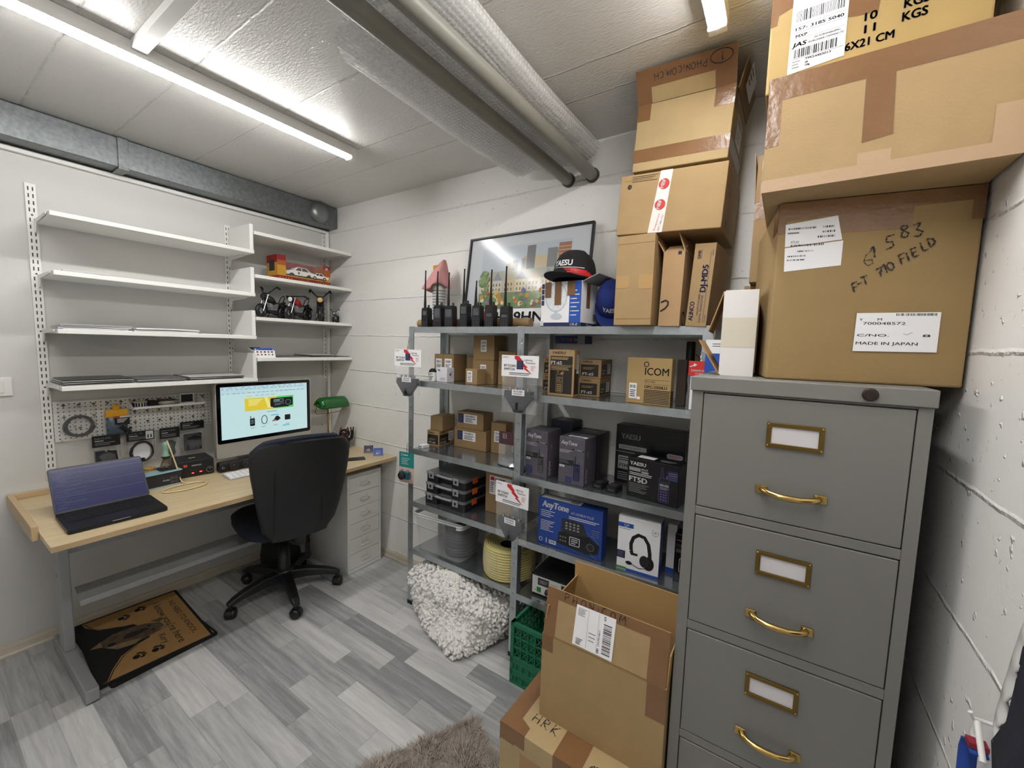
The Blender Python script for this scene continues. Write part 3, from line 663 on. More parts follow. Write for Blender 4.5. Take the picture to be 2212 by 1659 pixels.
for z in (.555, .41): mb.lathe([(.008, 0), (.008, .006), (.003, .007)], BLACK, 12, mx((.255, -1.5026, z), (-1, 0, 0), (0, 0, 1)))
dk(mb, 'leg_bolts')
tr = [(.31, .355), (.315, .358), (.395, .318), (.40, .325), (.403, .322), (.403, .300), (.398, .300), (.398, .312), (.312, .350)]
dk(MB().loft([[(x, y, z) for x, z in tr] for y in (-1.46, -.422)], STEEL, False), 'cable_tray')
dk(MB().box(.235, -1.466, .50, .27, -.416, .57, STEEL), 'cross_beam', .003)
t = thing('power_adapter', 'black power adapter with a pale lead hanging under the left end of the desk', 'adapter', (.36, -1.34, .6775))
MB().box(-.05, -.06, -.04, .06, .07, .03, BLACKM).build('adapter_body', t, bevel=.006)
MB().tube([(.055, -.05, -.03), (.075, -.02, -.02), (.075, .03, -.015), (.06, .05, -.03)], .004, WHITEP).build('lead', t)

# ------------------------------------------------------------------ laptop
t = thing('laptop', 'open dark laptop with a blue code screen at the left of the desk', 'laptop', (.685, -1.525, .7305), rad(89))
SPG = mat('space_grey_metal', '#2B2C30', .4, .7); KEY = mat('black_keycap', '#0E0E10', .6)
MB().prism(rrect(0, 0, .305, .245, .012), .002, .015, SPG).build('base', t, bevel=.001)
MB().box(.03, .02, 0, .05, .03, .002, BLACK).box(.25, .02, 0, .27, .03, .002, BLACK).box(.03, .21, 0, .05, .22, .002, BLACK).box(.25, .21, 0, .27, .22, .002, BLACK).build('rubber_feet', t)
P = Print(t, mx((0, 0, .015), (1, 0, 0), (0, 1, 0)), 'keyboard_deck'); P.rr(.02, .108, .285, .225, .004, BLACKM); P.rr(.09, .012, .215, .098, .004, mat('trackpad', '#222327', .35, .4)); P.done()
mb = MB()
for r in range(6):
    for c in range(14): mb.box(.024+.0185*c, .112+.0185*r, .0155, .040+.0185*c, .127+.0185*r, .0168, KEY)
mb.build('keys', t)
MB().box(.125, -.0004, .0125, .18, .001, .0152, GREYP).build('lid_notch', t)
la = rad(35); Ml = mx((0, .243, .0155), (1, 0, 0), (0, math.sin(la), math.cos(la)))
MB().prism(rrect(0, 0, .305, .205, .01), -.006, 0, SPG, Ml).build('lid', t)
SCN = mat('laptop_screen_glow', '#0B0F46', .25, emit=.55); SC2 = mat('laptop_code_teal', '#2E6C7C', .3, emit=.16); SC3 = mat('laptop_code_white', '#8F93BC', .3, emit=.2)
P = Print(t, Ml, 'screen'); P.rr(.002, .002, .303, .203, .008, BLACK); P.rect(.005, .008, .3, .199, SCN)
P.rect(.008, .192, .30, .1935, SC3)
r_ = random.Random(4)
for i in range(26):
    y = .185-.0066*i; x = .01+.012*r_.choice((0, 0, 1, 2)); L = r_.uniform(.02, .1)
    if i in (2,): L = .28
    P.rect(x, y, x+L, y+.0010, SC3 if i < 8 or r_.random() < .3 else SC2)
    if r_.random() < .5: P.rect(x+L+.006, y, x+L+r_.uniform(.02, .06), y+.0010, SC2)
for y in (.118, .069): P.rect(.006, y, .299, y+.0011, SC3)
P.done()

# ------------------------------------------------------------------ all-in-one computer
AL = mat('silver_aluminium', '#B9B6B0', .38, .55)
IM = thing('desktop_computer', 'all-in-one desktop computer with a glowing web page behind the chair', 'computer', (.25, -.861, .7305), PI/2)
W_, H_ = .562, .438
zb = .07
MB().prism(rrect(0, zb, W_, zb+H_, .014), -.032, 0, AL, mx((0, 0, 0), (1, 0, 0), (0, 0, 1))).build('casing', IM)
MB().box(.2, .10, 0, .362, .25, .006, AL).loft([[(x, y, z) for x in (.22, .342) for y in ((y0, y0+.008) if x < .3 else (y0+.008, y0))] for y0, z in ((.11, .006), (.035, .22))], AL, False).build('stand', IM)
F = mx((0, -.0, 0), (1, 0, 0), (0, 0, 1))
P = Print(IM, F, 'screen'); b0 = zb+.085
P.rr(.006, b0, W_-.006, zb+H_-.005, .012, mat('glossy_black_glass', '#07070A', .08))
SW = mat('screen_white_glow', '#CDEEEF', .3, emit=.46); SB = mat('screen_bar_glow', '#BFDDE6', .3, emit=.5); SY = mat('screen_yellow_glow', '#E2CB3A', .3, emit=.5)
SG = mat('screen_green_glow', '#4FD068', .3, emit=.5); SK_ = mat('screen_dark_glow', '#10131E', .3, emit=.2); SBL = mat('screen_blue_glow', '#6DB9CF', .3, emit=.5); SGR = mat('screen_grey_glow', '#8FA5AB', .3, emit=.4); SYL = mat('screen_cream_glow', '#F1E98A', .3, emit=.5)
x0, x1, y0, y1 = .027, W_-.027, b0+.022, zb+H_-.025
P.rect(x0, y0, x1, y1, SW); P.rect(x0, y1-.045, x1, y1, SB); P.rect(x0+.15, y1-.036, x1-.06, y1-.026, SW)
r_ = random.Random(8)
for row, q in ((y1-.008, 14), (y1-.018, 20), (y1-.042, 18)):
    for i in range(q):
        a = x0+.006+i*(x1-x0-.02)/q; P.rect(a, row, a+r_.uniform(.008, .02), row+.003, SGR)
P.line([(x0, y1-.085), (x1, y1-.085)], .0008, SB)
bx0, bx1, by1 = x0+.125, x1-.092, y1-.075; by0 = by1-.077
P.rect(bx0, by0, bx1, by1, SY); P.poly([(bx1, by0), (bx1, by1), (bx1-.10, by1), (bx1-.16, by0+.02), (bx1-.11, by0)], SG)
P.fine(bx0+.02, by0+.03, bx0+.10, by1-.006, SYL, 5, .6); P.poly([(bx0+.11, by1), (bx0+.13, by1), (bx0+.15, by0+.01), (bx0+.13, by0+.01)], SYL)
P.rr(bx1-.145, by0+.012, bx1-.005, by1-.01, .008, SK_); P.rect(bx1-.13, by0+.012-.006, bx1-.03, by0+.014, SK_)
P.rect(bx1-.125, by0+.04, bx1-.065, by1-.018, SGR); P.rect(bx1-.122, by0+.043, bx1-.068, by1-.021, SK_); P.text('145.000', bx1-.118, by0+.047, .007, SW)
P.ring(bx1-.035, by0+.035, .016, .002, SGR); P.fine(bx1-.12, by0+.018, bx1-.06, by0+.034, SGR, 2, .3)
P.rect(bx0+.005, by1+.012, bx0+.04, by1+.016, mat('screen_orange_glow', '#C89A4A', .3, emit=.8))
for i in range(4): P.rect(bx0+.06+i*.03, by1+.014, bx0+.08+i*.03, by1+.0165, SGR)
for i in range(3): P.rect(bx1-.085+.03*i, by1+.034, bx1-.065+.03*i, by1+.037, SGR)
P.rect(bx0+.125, by0-.016, bx0+.185, by0-.0125, SGR)
cy = by0-.062
P.rr(bx0+.025, cy-.03, bx0+.053, cy+.016, .005, SK_); P.rect(bx0+.028, cy+.016, bx0+.032, cy+.032, SK_); P.rect(bx0+.046, cy+.016, bx0+.049, cy+.024, SK_); P.fine(bx0+.03, cy-.018, bx0+.048, cy+.01, SGR, 3, .35)
P.ring(bx0+.108, cy+.0, .016, .004, SK_, .026); P.line([(bx0+.092, cy-.01), (bx0+.09, cy-.03)], .0015, SGR); P.line([(bx0+.124, cy-.01), (bx0+.126, cy-.03)], .0015, SGR)
P.poly([(bx0+.152, cy-.016), (bx0+.19, cy-.016), (bx0+.207, cy-.004), (bx0+.192, cy+.014), (bx0+.178, cy+.014), (bx0+.168, cy-.002)], SK_); P.rect(bx0+.16, cy-.013, bx0+.178, cy-.008, mat('screen_red_glow', '#C4463A', .3, emit=.7)); P.rect(bx0+.146, cy+.02, bx0+.195, cy+.026, SBL)
P.rr(bx0+.232, cy-.018, bx0+.268, cy+.016, .004, SK_); P.rect(bx0+.218, cy-.055, bx0+.262, cy-.048, SBL)
for q in (.028, .09, .162, .236): P.rect(bx0+q, cy-.044, bx0+q+.024, cy-.041, SGR); P.rect(bx0+q-.004, cy-.037, bx0+q+.03, cy-.0345, SB)
P.done()
P = Print(IM, F, 'fruit_emblem'); ax, ay = W_/2+.004, zb+.043      # bitten apple
pts = []
for i in range(40):
    a = 2*PI*i/40; r0 = .0118*(1-.13*math.exp(-((a-PI/2)/.28)**2)-.10*math.exp(-((a-3*PI/2)/.35)**2)); pts.append((r0*math.cos(a), r0*1.06*math.sin(a)))
pts = [(x, y) if math.hypot(x-.0145, y-.0025) > .0062 else (.0145-.0062*((x-.0145) and -(x-.0145)/max(1e-6, math.hypot(x-.0145, y-.0025))), .0025+.0062*(y-.0025)/max(1e-6, math.hypot(x-.0145, y-.0025))) for x, y in pts]
P.poly([(ax+x, ay+y) for x, y in pts], BLACK); P.poly([(ax+.0005, ay+.0125), (ax+.0015, ay+.0172), (ax+.0062, ay+.0200), (ax+.0055, ay+.0155)], BLACK); P.done()

# ------------------------------------------------------------------ things on the desk
t = thing('desk_speaker', 'black two-driver speaker bar under the left of the desktop computer', 'speaker', (.295, -.868, .7305), PI/2)
MB().box(0, 0, 0, .185, .05, .058, BLACK).build('speaker_body', t, bevel=.012)
mb = MB()
for x in (.075, .145): mb.lathe([(.026, 0), (.026, .004), (.02, .003), (.008, -.002), (.006, .003), (.001, .004)], DARK, 20, mx((x, -.0005, .029), (1, 0, 0), (0, 0, 1)))
mb.build('drivers', t)
P = Print(t, mx((0, 0, 0), (1, 0, 0), (0, 0, 1))); P.ring(.02, .03, .006, .0015, WHINK, a0=90, a1=360); P.done()
t = thing('keyboard', 'slim white keyboard on the desk left of the chair back', 'keyboard', (.462, -.885, .7305), rad(86))
MB().loft([[(x, 0, 0), (x, .113, 0), (x, .113, .012), (x, 0, .005)] for x in (0, .42)], mat('keyboard_tray', '#C6C6C6', .4, .4), False).build('key_tray', t, bevel=.001)
mb = MB()
for r in range(6):
    for c in range(16):
        mb.box(.006+.0257*c, .006+.0175*r, .0055+.00105*r, .006+.0257*c+.0225, .006+.0175*r+.015, .0075+.0012*r, PAPER)
mb.build('keys', t)
t = thing('soldering_supply', 'black soldering station power box with red display, beside the cable loops', 'power supply', (.238, -1.036, .7305), rad(84))
MB().box(0, 0, .004, .158, .165, .088, DARK).box(.01, .01, 0, .03, .03, .004, BLACK).box(.128, .01, 0, .148, .03, .004, BLACK).box(.01, .13, 0, .03, .15, .004, BLACK).box(.128, .13, 0, .148, .15, .004, BLACK).build('housing', t, bevel=.003)
F = mx((0, 0, 0), (1, 0, 0), (0, 0, 1)); P = Print(t, F); P.rect(.004, .006, .154, .085, BLACK); P.rr(.02, .058, .036, .072, .002, mat('red_badge', '#E0443A', .4)); P.rect(.055, .058, .1, .066, GREYINK); P.rect(.05, .012, .112, .034, mat('dark_display', '#1A0608', .15))
LED = mat('red_led_glow', '#FF4A38', .3, emit=1.5); P.rect(.055, .018, .065, .024, LED); P.rect(.09, .02, .102, .026, LED); P.done()
MB().lathe([(.013, 0), (.013, .006), (.010, .007), (.010, .012), (.002, .0125)], BLACK, 20, mx((.137, -.0005, .027), (1, 0, 0), (0, 0, 1))).build('output_socket', t)
P = Print(t, mx((.137, -.001, .027), (1, 0, 0), (0, 0, 1)), 'socket_ring'); P.ring(0, 0, .0145, .002, CHROME); P.done()
P = Print(t, mx((0, 0, .088), (1, 0, 0), (0, 1, 0)), 'sticker'); P.rect(.06, .07, .09, .085, mat('yellow_sticker', '#B9B45A', .6)); P.done()
t = thing('bench_supply', 'flat dark instrument box with pale blue edges behind the laptop', 'instrument', (.325, -1.196, .7305), rad(95))
TEAL = mat('pale_blue_edge', '#8FB4BC', .3)
MB().box(0, .004, .004, .15, .14, .068, DARK).build('housing', t)
MB().box(-.003, 0, .068, .153, .145, .074, TEAL).box(-.003, 0, 0, .153, .145, .004, TEAL).build('edge_trim', t, bevel=.001)
P = Print(t, mx((0, .004, 0), (1, 0, 0), (0, 0, 1))); P.text('Weller', .068, .026, .008, WHINK); P.line([(.07, .05), (.075, .038)], .001, GREYINK)
for q, w_ in ((.108, .016), (.125, .016), (.108, .036), (.125, .036)): P.ring(q, w_, .006, .0014, GREYINK); P.disc(q, w_, .002, RED if q > .12 else GREYINK)
P.done()
t = thing('solder_spool', 'yellow spool of solder lying on the flat instrument box', 'spool', (.235, -1.157, .8055))
MB().lathe([(.026, 0), (.026, .003), (.02, .003), (.02, .013), (.026, .013), (.026, .016), (.007, .016), (.007, 0)], mat('amber_spool', '#B48A2C', .3), 24, cap=False).build('spool_flanges', t)
MB().lathe([(.0205, .0035), (.0245, .008), (.0205, .0125)], GREYP, 24, cap=False).build('solder_winding', t)
t = thing('soldering_iron', 'soldering iron with a green grip in a coiled wire stand with beige lead', 'soldering iron', (.262, -1.095, .8055))
MB().prism(rrect(-.035, -.035, .035, .035, .008), 0, .006, DARK).build('stand_base', t)
sp3 = [((.028-.017*i/140)*math.cos(.36*i), (.028-.017*i/140)*math.sin(.36*i), .008+.055*i/140) for i in range(141)]
MB().tube(sp3, .0016, mat('bronze_wire', '#8A7058', .35, .7), 6).build('wire_coil', t)
MB().lathe([(.004, .012), (.006, .06), (.017, .064), (.018, .072), (.012, .078), (.0115, .105), (.013, .125), (.011, .14), (.006, .145)], mat('green_grip', '#7FA390', .5), 16).build('grip', t)
MB().lathe([(.0175, .06), (.0185, .066), (.0175, .071)], BLACK, 18).build('collar', t)
lead = [(0, 0, .14), (.004, .006, .15), (.03, .012, .10), (.035, .03, .02), (.045, .042, -.055), (.06, .045, -.0700)]
for i in range(26):
    a = -1.2+2*PI*i/15; rr = 1+.12*math.sin(i*.8); lead.append((.145+.055*rr*math.sin(a)*1.0+(.01*i/26), .028+.085*rr*math.cos(a), -.0708))
MB().tube(lead, .0034, mat('beige_rubber_lead', '#D3BE92', .5), 8).build('lead', t)
# banker's lamp
t = thing('banker_lamp', 'brass desk lamp with a dark green glass shade in the corner', 'lamp', (.245, -.137, .7305), PI/2)
MB().lathe([(.062, 0), (.064, .006), (.05, .014), (.022, .02), (.012, .03), (.018, .04), (.014, .052), (.02, .06), (.012, .072), (.008, .086), (.006, .10), (.006, .22), (.010, .225), (.010, .24), (.005, .245), (.005, .30)], BRASS, 28, Matrix.Translation((0, .05, 0))).build('stand', t)
GG = mat('green_glass', '#0E5A1E', .12, spec=.7)
prof = [(.052, -.012), (.052, .0), (.045, .028), (.026, .047), (0, .054), (-.026, .047), (-.045, .028), (-.052, .0), (-.052, -.012)]
rings = []
for x, k_ in ((-.108, .35), (-.103, .75), (-.092, .96), (-.076, 1), (0, 1), (.076, 1), (.092, .96), (.103, .75), (.108, .35)): rings.append([(x, y*(.75+.25*k_), z*k_-.012*(1-k_) if z > 0 else z) for y, z in prof])
sh = MB().loft(rings, GG, True, False, False); sh.add(rings[0], [tuple(range(len(prof)))], GG); sh.add(rings[-1], [tuple(range(len(prof)))[::-1]], GG)
o = sh.build('lamp_shade', t); o.location = (0, .0, .318); o.rotation_euler = (rad(14), 0, 0)
s_ = o.modifiers.new('thick', 'SOLIDIFY'); s_.thickness = .003
MB().tube([(-.134, 0, .318), (-.126, 0, .318), (-.122, 0, .318), (-.107, 0, .318)], [.003, .006, .003, .006], BRASS, 10).tube([(.107, 0, .318), (.122, 0, .318), (.126, 0, .318), (.134, 0, .318)], [.006, .003, .006, .003], BRASS, 10).tube([(-.110, 0, .318), (-.112, .03, .27), (-.09, .05, .25), (0, .05, .245), (.09, .05, .25), (.112, .03, .27), (.110, 0, .318)], .003, BRASS, 8).build('shade_yoke', t)
MB().tube([(-.09, -.02, .30), (-.09, -.021, .19)], .0008, BRASS, 5).tube([(-.09, -.021, .19), (-.09, -.021, .178)], .003, BRASS, 8).build('pull_chain', t)
# waving cat figure
t = thing('lucky_cat_figure', 'black ceramic waving cat figure with red ears in the desk corner', 'figurine', (.30, -.078, .7305), rad(62))
CAT = mat('black_glazed_ceramic', '#120E10', .15); CATR = mat('red_glaze', '#8E1A20', .2)
MB().lathe([(.030, 0), (.036, .01), (.038, .035), (.033, .062), (.024, .078), (.014, .084)], CAT, 22).build('body', t)
MB().loft([[(r*1.15*math.cos(a), r*.92*math.sin(a)-.003, z) for a in [2*PI*j/20 for j in range(20)]] for r, z in ((.004, .072), (.022, .077), (.031, .09), (.033, .104), (.029, .12), (.018, .132), (.003, .137))], CAT).build('head', t)
for s_ in (-1, 1):
    e = MB().loft([[(s_*.022+q*.011*math.cos(a), q*.006*math.sin(a), z) for a in [2*PI*j/8 for j in range(8)]] for q, z in ((1, .122), (.7, .138), (.05, .152))], CAT).build('ear', t)
    MB().add([(s_*.022-.006, -.0062, .128), (s_*.022+.006, -.0062, .128), (s_*.022, -.002, .147)], [(0, 1, 2)], CATR).build('inner_ear', e)
MB().tube([(.03, -.01, .055), (.046, -.012, .07), (.052, -.012, .1), (.05, -.013, .128)], [.011, .012, .011, .013], CAT, 12).build('raised_arm', t)
MB().tube([(.043, -.013, .13), (.041, -.014, .15)], .0045, CAT, 8).tube([(.057, -.013, .13), (.06, -.014, .15)], .0045, CAT, 8).build('raised_fingers', t)
MB().tube([(-.028, -.012, .055), (-.034, -.028, .04), (-.02, -.036, .032)], [.011, .011, .012], CAT, 12).build('arm', t)
for s_ in (-1, 1): MB().lathe([(.001, 0), (.014, .004), (.016, .012), (.011, .02), (.002, .023)], CAT, 14, Matrix.Translation((s_*.018, -.03, 0))).build('foot', t)
P = Print(t, mx((0, -.0325, .1), (1, 0, 0), (0, 0, 1)), 'face')
for s_ in (-1, 1): P.ring(s_*.013, .006, .005, .0012, CATR, .004); [P.line([(s_*.008, -.006-.003*i), (s_*.026, -.004-.005*i)], .0007, GREYP) for i in range(2)]
P.disc(0, -.003, .0022, CATR); P.done()
MB().lathe([(.026, .074), (.028, .077), (.026, .08)], CATR, 20).build('collar', t)
# business card stands
for nm, x, y, col, lb, tx in (('card_holder', .545, -.058, NAVY, 'clear card stand with dark navy cards by the back wall on the desk', 1), ('card_holder', .652, -.062, mat('royal_blue_card', '#2C4FA6', .4), 'clear card stand with royal blue cards near the desk corner', 2)):
    t = thing(nm, lb, 'card stand', (x, y, .7305), rad(48), 'card stands'); q = rad(22)
    MB().box(-.034, -.03, 0, .034, .03, .003, TUBF).box(-.034, -.03, .003, .034, -.027, .014, TUBF).build('acrylic_stand', t)
    Mc = mx((-.03, -.022, .004), (1, 0, 0), (0, math.sin(q), math.cos(q)))
    MB().prism([(0, 0), (.06, 0), (.06, .05), (0, .05)], -.008, 0, col, Mc).build('card_stack', t)
    P = Print(t, Mc)
    if tx == 1: P.ring(.03, .025, .024, .0008, GOLD, .02); P.text('the', .03, .03, .004, WHINK, al='c'); P.fine(.018, .012, .042, .026, WHINK, 2)
    else: P.text('phonicom', .03, .028, .006, WHINK, al='c', bold=.02); P.fine(.015, .008, .045, .022, WHINK, 2)
    P.done()

t = thing('phone_pad', 'small flat black pad lying on the desk right behind the chair back', 'pad', (.62, -.22, .7305), rad(60))
MB().prism(rrect(-.06, -.035, .06, .035, .006), 0, .004, BLACK).build('pad_body', t)
# ------------------------------------------------------------------ drawer unit
DWH = mat('white_drawer_metal', '#DAD9D4', .42)
DU = thing('drawer_unit', 'narrow white metal unit of six small drawers under the desk end', 'drawer unit', (.68, -.322, 0), PI/2)
MB().box(0, .0, .002, .258, .43, .024, DWH).box(0, .0, .024, .014, .43, .652, DWH).box(.244, 0, .024, .258, .43, .652, DWH).box(.014, 0, .63, .244, .43, .652, DWH).box(.014, .42, .024, .244, .43, .63, DWH).build('cabinet_body', DU, bevel=.001)
for i in range(6):
    z0 = .027+.1006*i
    dr = MB().box(.0155, .001, z0, .2425, .018, z0+.098, DWH).build('drawer', DU, bevel=.001)
    MB().tube([(.098, .001, z0+.048), (.098, -.014, z0+.044), (.160, -.014, z0+.044), (.160, .001, z0+.048)], .0034, mat('satin_nickel', '#DADAD8', .4, .35), 8).build('handle', dr)
    MB().box(.1, -.0004, z0+.058, .145, .001, z0+.0585, GREYP).box(.1445, -.0004, z0+.0585, .145, .001, z0+.082, GREYP).build('label_slot', dr)
t = thing('black_bag', 'black soft bag on the floor under the desk behind the chair', 'bag', (.30, -.545, 0), rad(10))
mb = MB().loft([[(.12*q*math.copysign(abs(math.cos(a))**.6, math.cos(a)), .085*q*math.copysign(abs(math.sin(a))**.6, math.sin(a)), z) for a in [2*PI*j/20 for j in range(20)]] for q, z in ((.9, .0), (1, .02), (1.02, .12), (.92, .2), (.6, .235), (.1, .245))], BLACKM)
mb.build('bag_body', t); MB().tube([(-.05, 0, .235), (-.03, -.01, .275), (.03, -.01, .275), (.05, 0, .235)], .006, BLACKM).build('carry_handle', t)

# ------------------------------------------------------------------ office chair
CHF = mat('dark_blue_chair_fabric', '#141C2C', .85, bump=.3, bscale=350); CHP = mat('chair_back_plastic', '#19191B', .5, bump=.08, bscale=300); CHB = mat('chair_base_plastic', '#121214', .4)
OC = thing('office_chair', 'black office swivel chair with dark blue upholstery seen from behind at the desk', 'chair', (.535, -.645, 0), rad(-11))
def sup(w, d, r): return [(math.copysign(abs(math.cos(2*PI*i/32))**r, math.cos(2*PI*i/32))*w, math.copysign(abs(math.sin(2*PI*i/32))**r, math.sin(2*PI*i/32))*d) for i in range(32)]
# chair faces -x; x+ is towards the room
MB().loft([[(x*s_-.02-(.02 if q > 2 else 0)*(x < 0), y*s_, z) for x, y in sup(.235, .235, .55)] for q, (s_, z) in enumerate(((.55, .418), (.92, .425), (1, .445), (.99, .475), (.9, .492), (.5, .497)))], CHF).build('seat', OC)
MB().box(-.17, -.15, .40, .15, .15, .419, CHP).build('seat_pan', OC, bevel=.01)
# backrest: loft over height; x offset leans away
def back(x_off, th, wf, m, name, zs):
    rings = []
    for z in zs:
        t = (z-.47)/.49; lean = .285+.10*t+.02*math.sin(PI*t); wd = (.165+.078*min(1, max(0, t)*1.25)**.75)*wf*(.86 if t < .02 else 1)
        if t > .93: wd *= (1-((t-.93)/.09)**2*.16)
        ring = []
        for i in range(28):
            a = 2*PI*i/28; cx = math.copysign(abs(math.cos(a))**.7, math.cos(a)); sy = math.copysign(abs(math.sin(a))**.45, math.sin(a))
            y = wd*sy; ring.append((lean+x_off+th*cx-.05*(y/.24)**2, y, z+.022*max(0, (t-.7)/.3)*(1-(y/.24)**2)))
        rings.append(ring)
    return MB().loft(rings, m).build(name, OC)
Z = [.455, .47, .52, .6, .7, .8, .88, .93, .955, .968]
back(-.035, .032, .97, CHF, 'backrest_cushion', [z+.012 for z in Z])
back(.012, .018, 1.0, CHP, 'backrest_shell', Z)
mb = MB()
for s_ in (-1, 1): mb.tube([(.345, .115*s_-.03, .52), (.368, .115*s_*1.0-.03, .7), (.392, .115*s_*1.02-.03, .86)], .0025, BLACKM, 5)
mb.build('shell_groove', OC)
MB().tube([(.06, 0, .405), (.2, 0, .40), (.27, 0, .42), (.292, 0, .50), (.31, 0, .6)], [.03, .03, .03, .026, .02], CHP, 10).build('back_support', OC)
MB().tube([(0, 0, .40), (0, 0, .30), (0, 0, .30), (0, 0, .13)], [.024, .024, .032, .034], CHB, 18).build('gas_lift', OC)
MB().lathe([(.05, .09), (.055, .1), (.052, .145), (.036, .155)], CHB, 20).build('hub', OC)
bs = [(.854, -.744), (.538, -.955), (.232, -.738), (.35, -.372), (.733, -.39)]
Mi = (Matrix.Translation((.535, -.645, 0)) @ Matrix.Rotation(rad(-11), 4, 'Z')).inverted()
for px, py in bs:
    q = Mi @ Vector((px, py, 0)); a = math.atan2(q.y, q.x); M = Matrix.Rotation(a, 4, 'Z'); L = .29
    MB().loft([[(x, y*wv, zc+h*zz) for y, zz in ((-1, -.5), (1, -.5), (.8, .5), (-.8, .5))] for x, wv, zc, h in ((.03, .036, .118, .055), (.12, .030, .12, .048), (.22, .026, .108, .036), (.275, .023, .092, .03), (L+.012, .018, .082, .02))], CHB, False, True, True, M).build('base_arm', OC, bevel=.006)
    c = MB().tube([M @ Vector((L-.002, 0, .085)), M @ Vector((L-.002, 0, .05))], .011, CHB, 10)
    ca = a+RND.uniform(.4, 1.2); Mw = Matrix.Translation(M @ Vector((L-.002, 0, .0275))) @ Matrix.Rotation(ca, 4, 'Z')
    for s_ in (-1, 1): c.lathe([(.0265, .004), (.027, .008), (.0265, .02), (.02, .026), (.004, .027)], CHB, 20, Mw @ Matrix.Rotation(s_*PI/2, 4, 'X'))
    c.loft([[(.031*math.cos(b), yy, .031*math.sin(b)) for yy in (-.016, .016)] for b in [rad(-20+20*i) for i in range(11)]], CHB, True, False, False, Mw)
    c.build('caster', OC)

# ------------------------------------------------------------------ door mats under the desk
MATB = mat('mat_black_edge', '#0F0F10', .9, bump=.3, bscale=300); COIR = mat('printed_coir_mat', '#A9824F', .9, bump=.4, bscale=400, var=.06, vscale=30)
def mat_piece(label, x0, y0, w_, h_, z, rz):
    t = thing('door_mat', label, 'door mat', (x0, y0, z), rz, 'door mats'); MB().prism(rrect(0, 0, w_, h_, .012), 0, .009, MATB).build('mat_base', t); return t
m2 = mat_piece('lower black edged door mat, mostly covered by the printed mat', .035, -1.445, .60, .40, .0005, rad(2))
P = Print(m2, mx((0, 0, .009), (1, 0, 0), (0, 1, 0)), 'mat_print'); P.rect(.02, .012, .58, .39, mat('pale_mat_print', '#B6AC90', .9)); P.rect(.5, .03, .58, .12, mat('brown_mat_print', '#5A4326', .9)); P.done()
m1_ = mat_piece('printed door mat with paw marks, dog picture and the words No need to knock', .012, -1.428, .60, .415, .0100, rad(-3))
P = Print(m1_, mx((0, 0, .009), (1, 0, 0), (0, 1, 0)), 'mat_print')
P.rect(.012, .012, .588, .403, COIR)
DG1 = mat('dog_brown', '#5A4A38', .9, var=.35, vscale=40); DG2 = mat('dog_tan', '#8A7355', .9, var=.25, vscale=50); DG3 = mat('dog_dark', '#2A231B', .9)
P.poly([(.012, .012), (.588, .012), (.585, .03), (.52, .055), (.44, .10), (.40, .16), (.38, .215), (.30, .225), (.20, .19), (.175, .14), (.13, .075), (.06, .035), (.012, .03)], MATB)
P.line([(.585, .035), (.52, .062), (.445, .108), (.405, .165)], .004, MATB); P.line([(.02, .038), (.09, .055), (.14, .09), (.18, .15)], .003, MATB)
P.poly([(.22, .11), (.25, .06), (.30, .055), (.35, .085), (.375, .14), (.37, .21), (.355, .265), (.32, .285), (.28, .275), (.235, .22), (.22, .16)], DG1)
P.poly([(.28, .275), (.24, .30), (.235, .245)], DG1); P.poly([(.33, .275), (.35, .31), (.365, .25)], DG2)
P.poly([(.32, .07), (.37, .10), (.385, .16), (.36, .19), (.335, .14)], DG2); P.poly([(.25, .06), (.28, .02), (.30, .06)], DG2)
P.poly([(.27, .15), (.30, .13), (.32, .16), (.305, .23), (.28, .22)], DG3); P.disc(.275, .235, .008, MATB); P.disc(.325, .24, .008, MATB); P.disc(.31, .09, .014, MATB); P.done()
P = Print(m1_, mx((0, 0, .009), (1, 0, 0), (0, 1, 0)), 'mat_lettering')
P.text('NO NEED TO KNOCK,', .11, .352, .022, MATB, w=.40); P.text("I know you're here", .07, .29, .032, MATB, w=.47); P.text('Kery', .40, .243, .026, MATB, w=.09); P.done()
P = Print(m1_, mx((0, 0, .009), (1, 0, 0), (0, 1, 0)), 'paw_marks')
for x, y, a in ((.075, .235, 10), (.10, .165, -10), (.51, .21, 25), (.50, .145, 10), (.075, .325, 0)):
    if (x, y) == (.075, .325): continue
    ca, sa = math.cos(rad(a)), math.sin(rad(a)); q = lambda u, v: (x+u*ca-v*sa, y+u*sa+v*ca)
    c_ = q(0, -.004); P.disc(c_[0], c_[1], .016, MATB, .013)
    for u, v in ((-.02, .012), (-.008, .022), (.008, .022), (.02, .012)): c_ = q(u, v); P.disc(c_[0], c_[1], .0065, MATB, .009)
P.done()
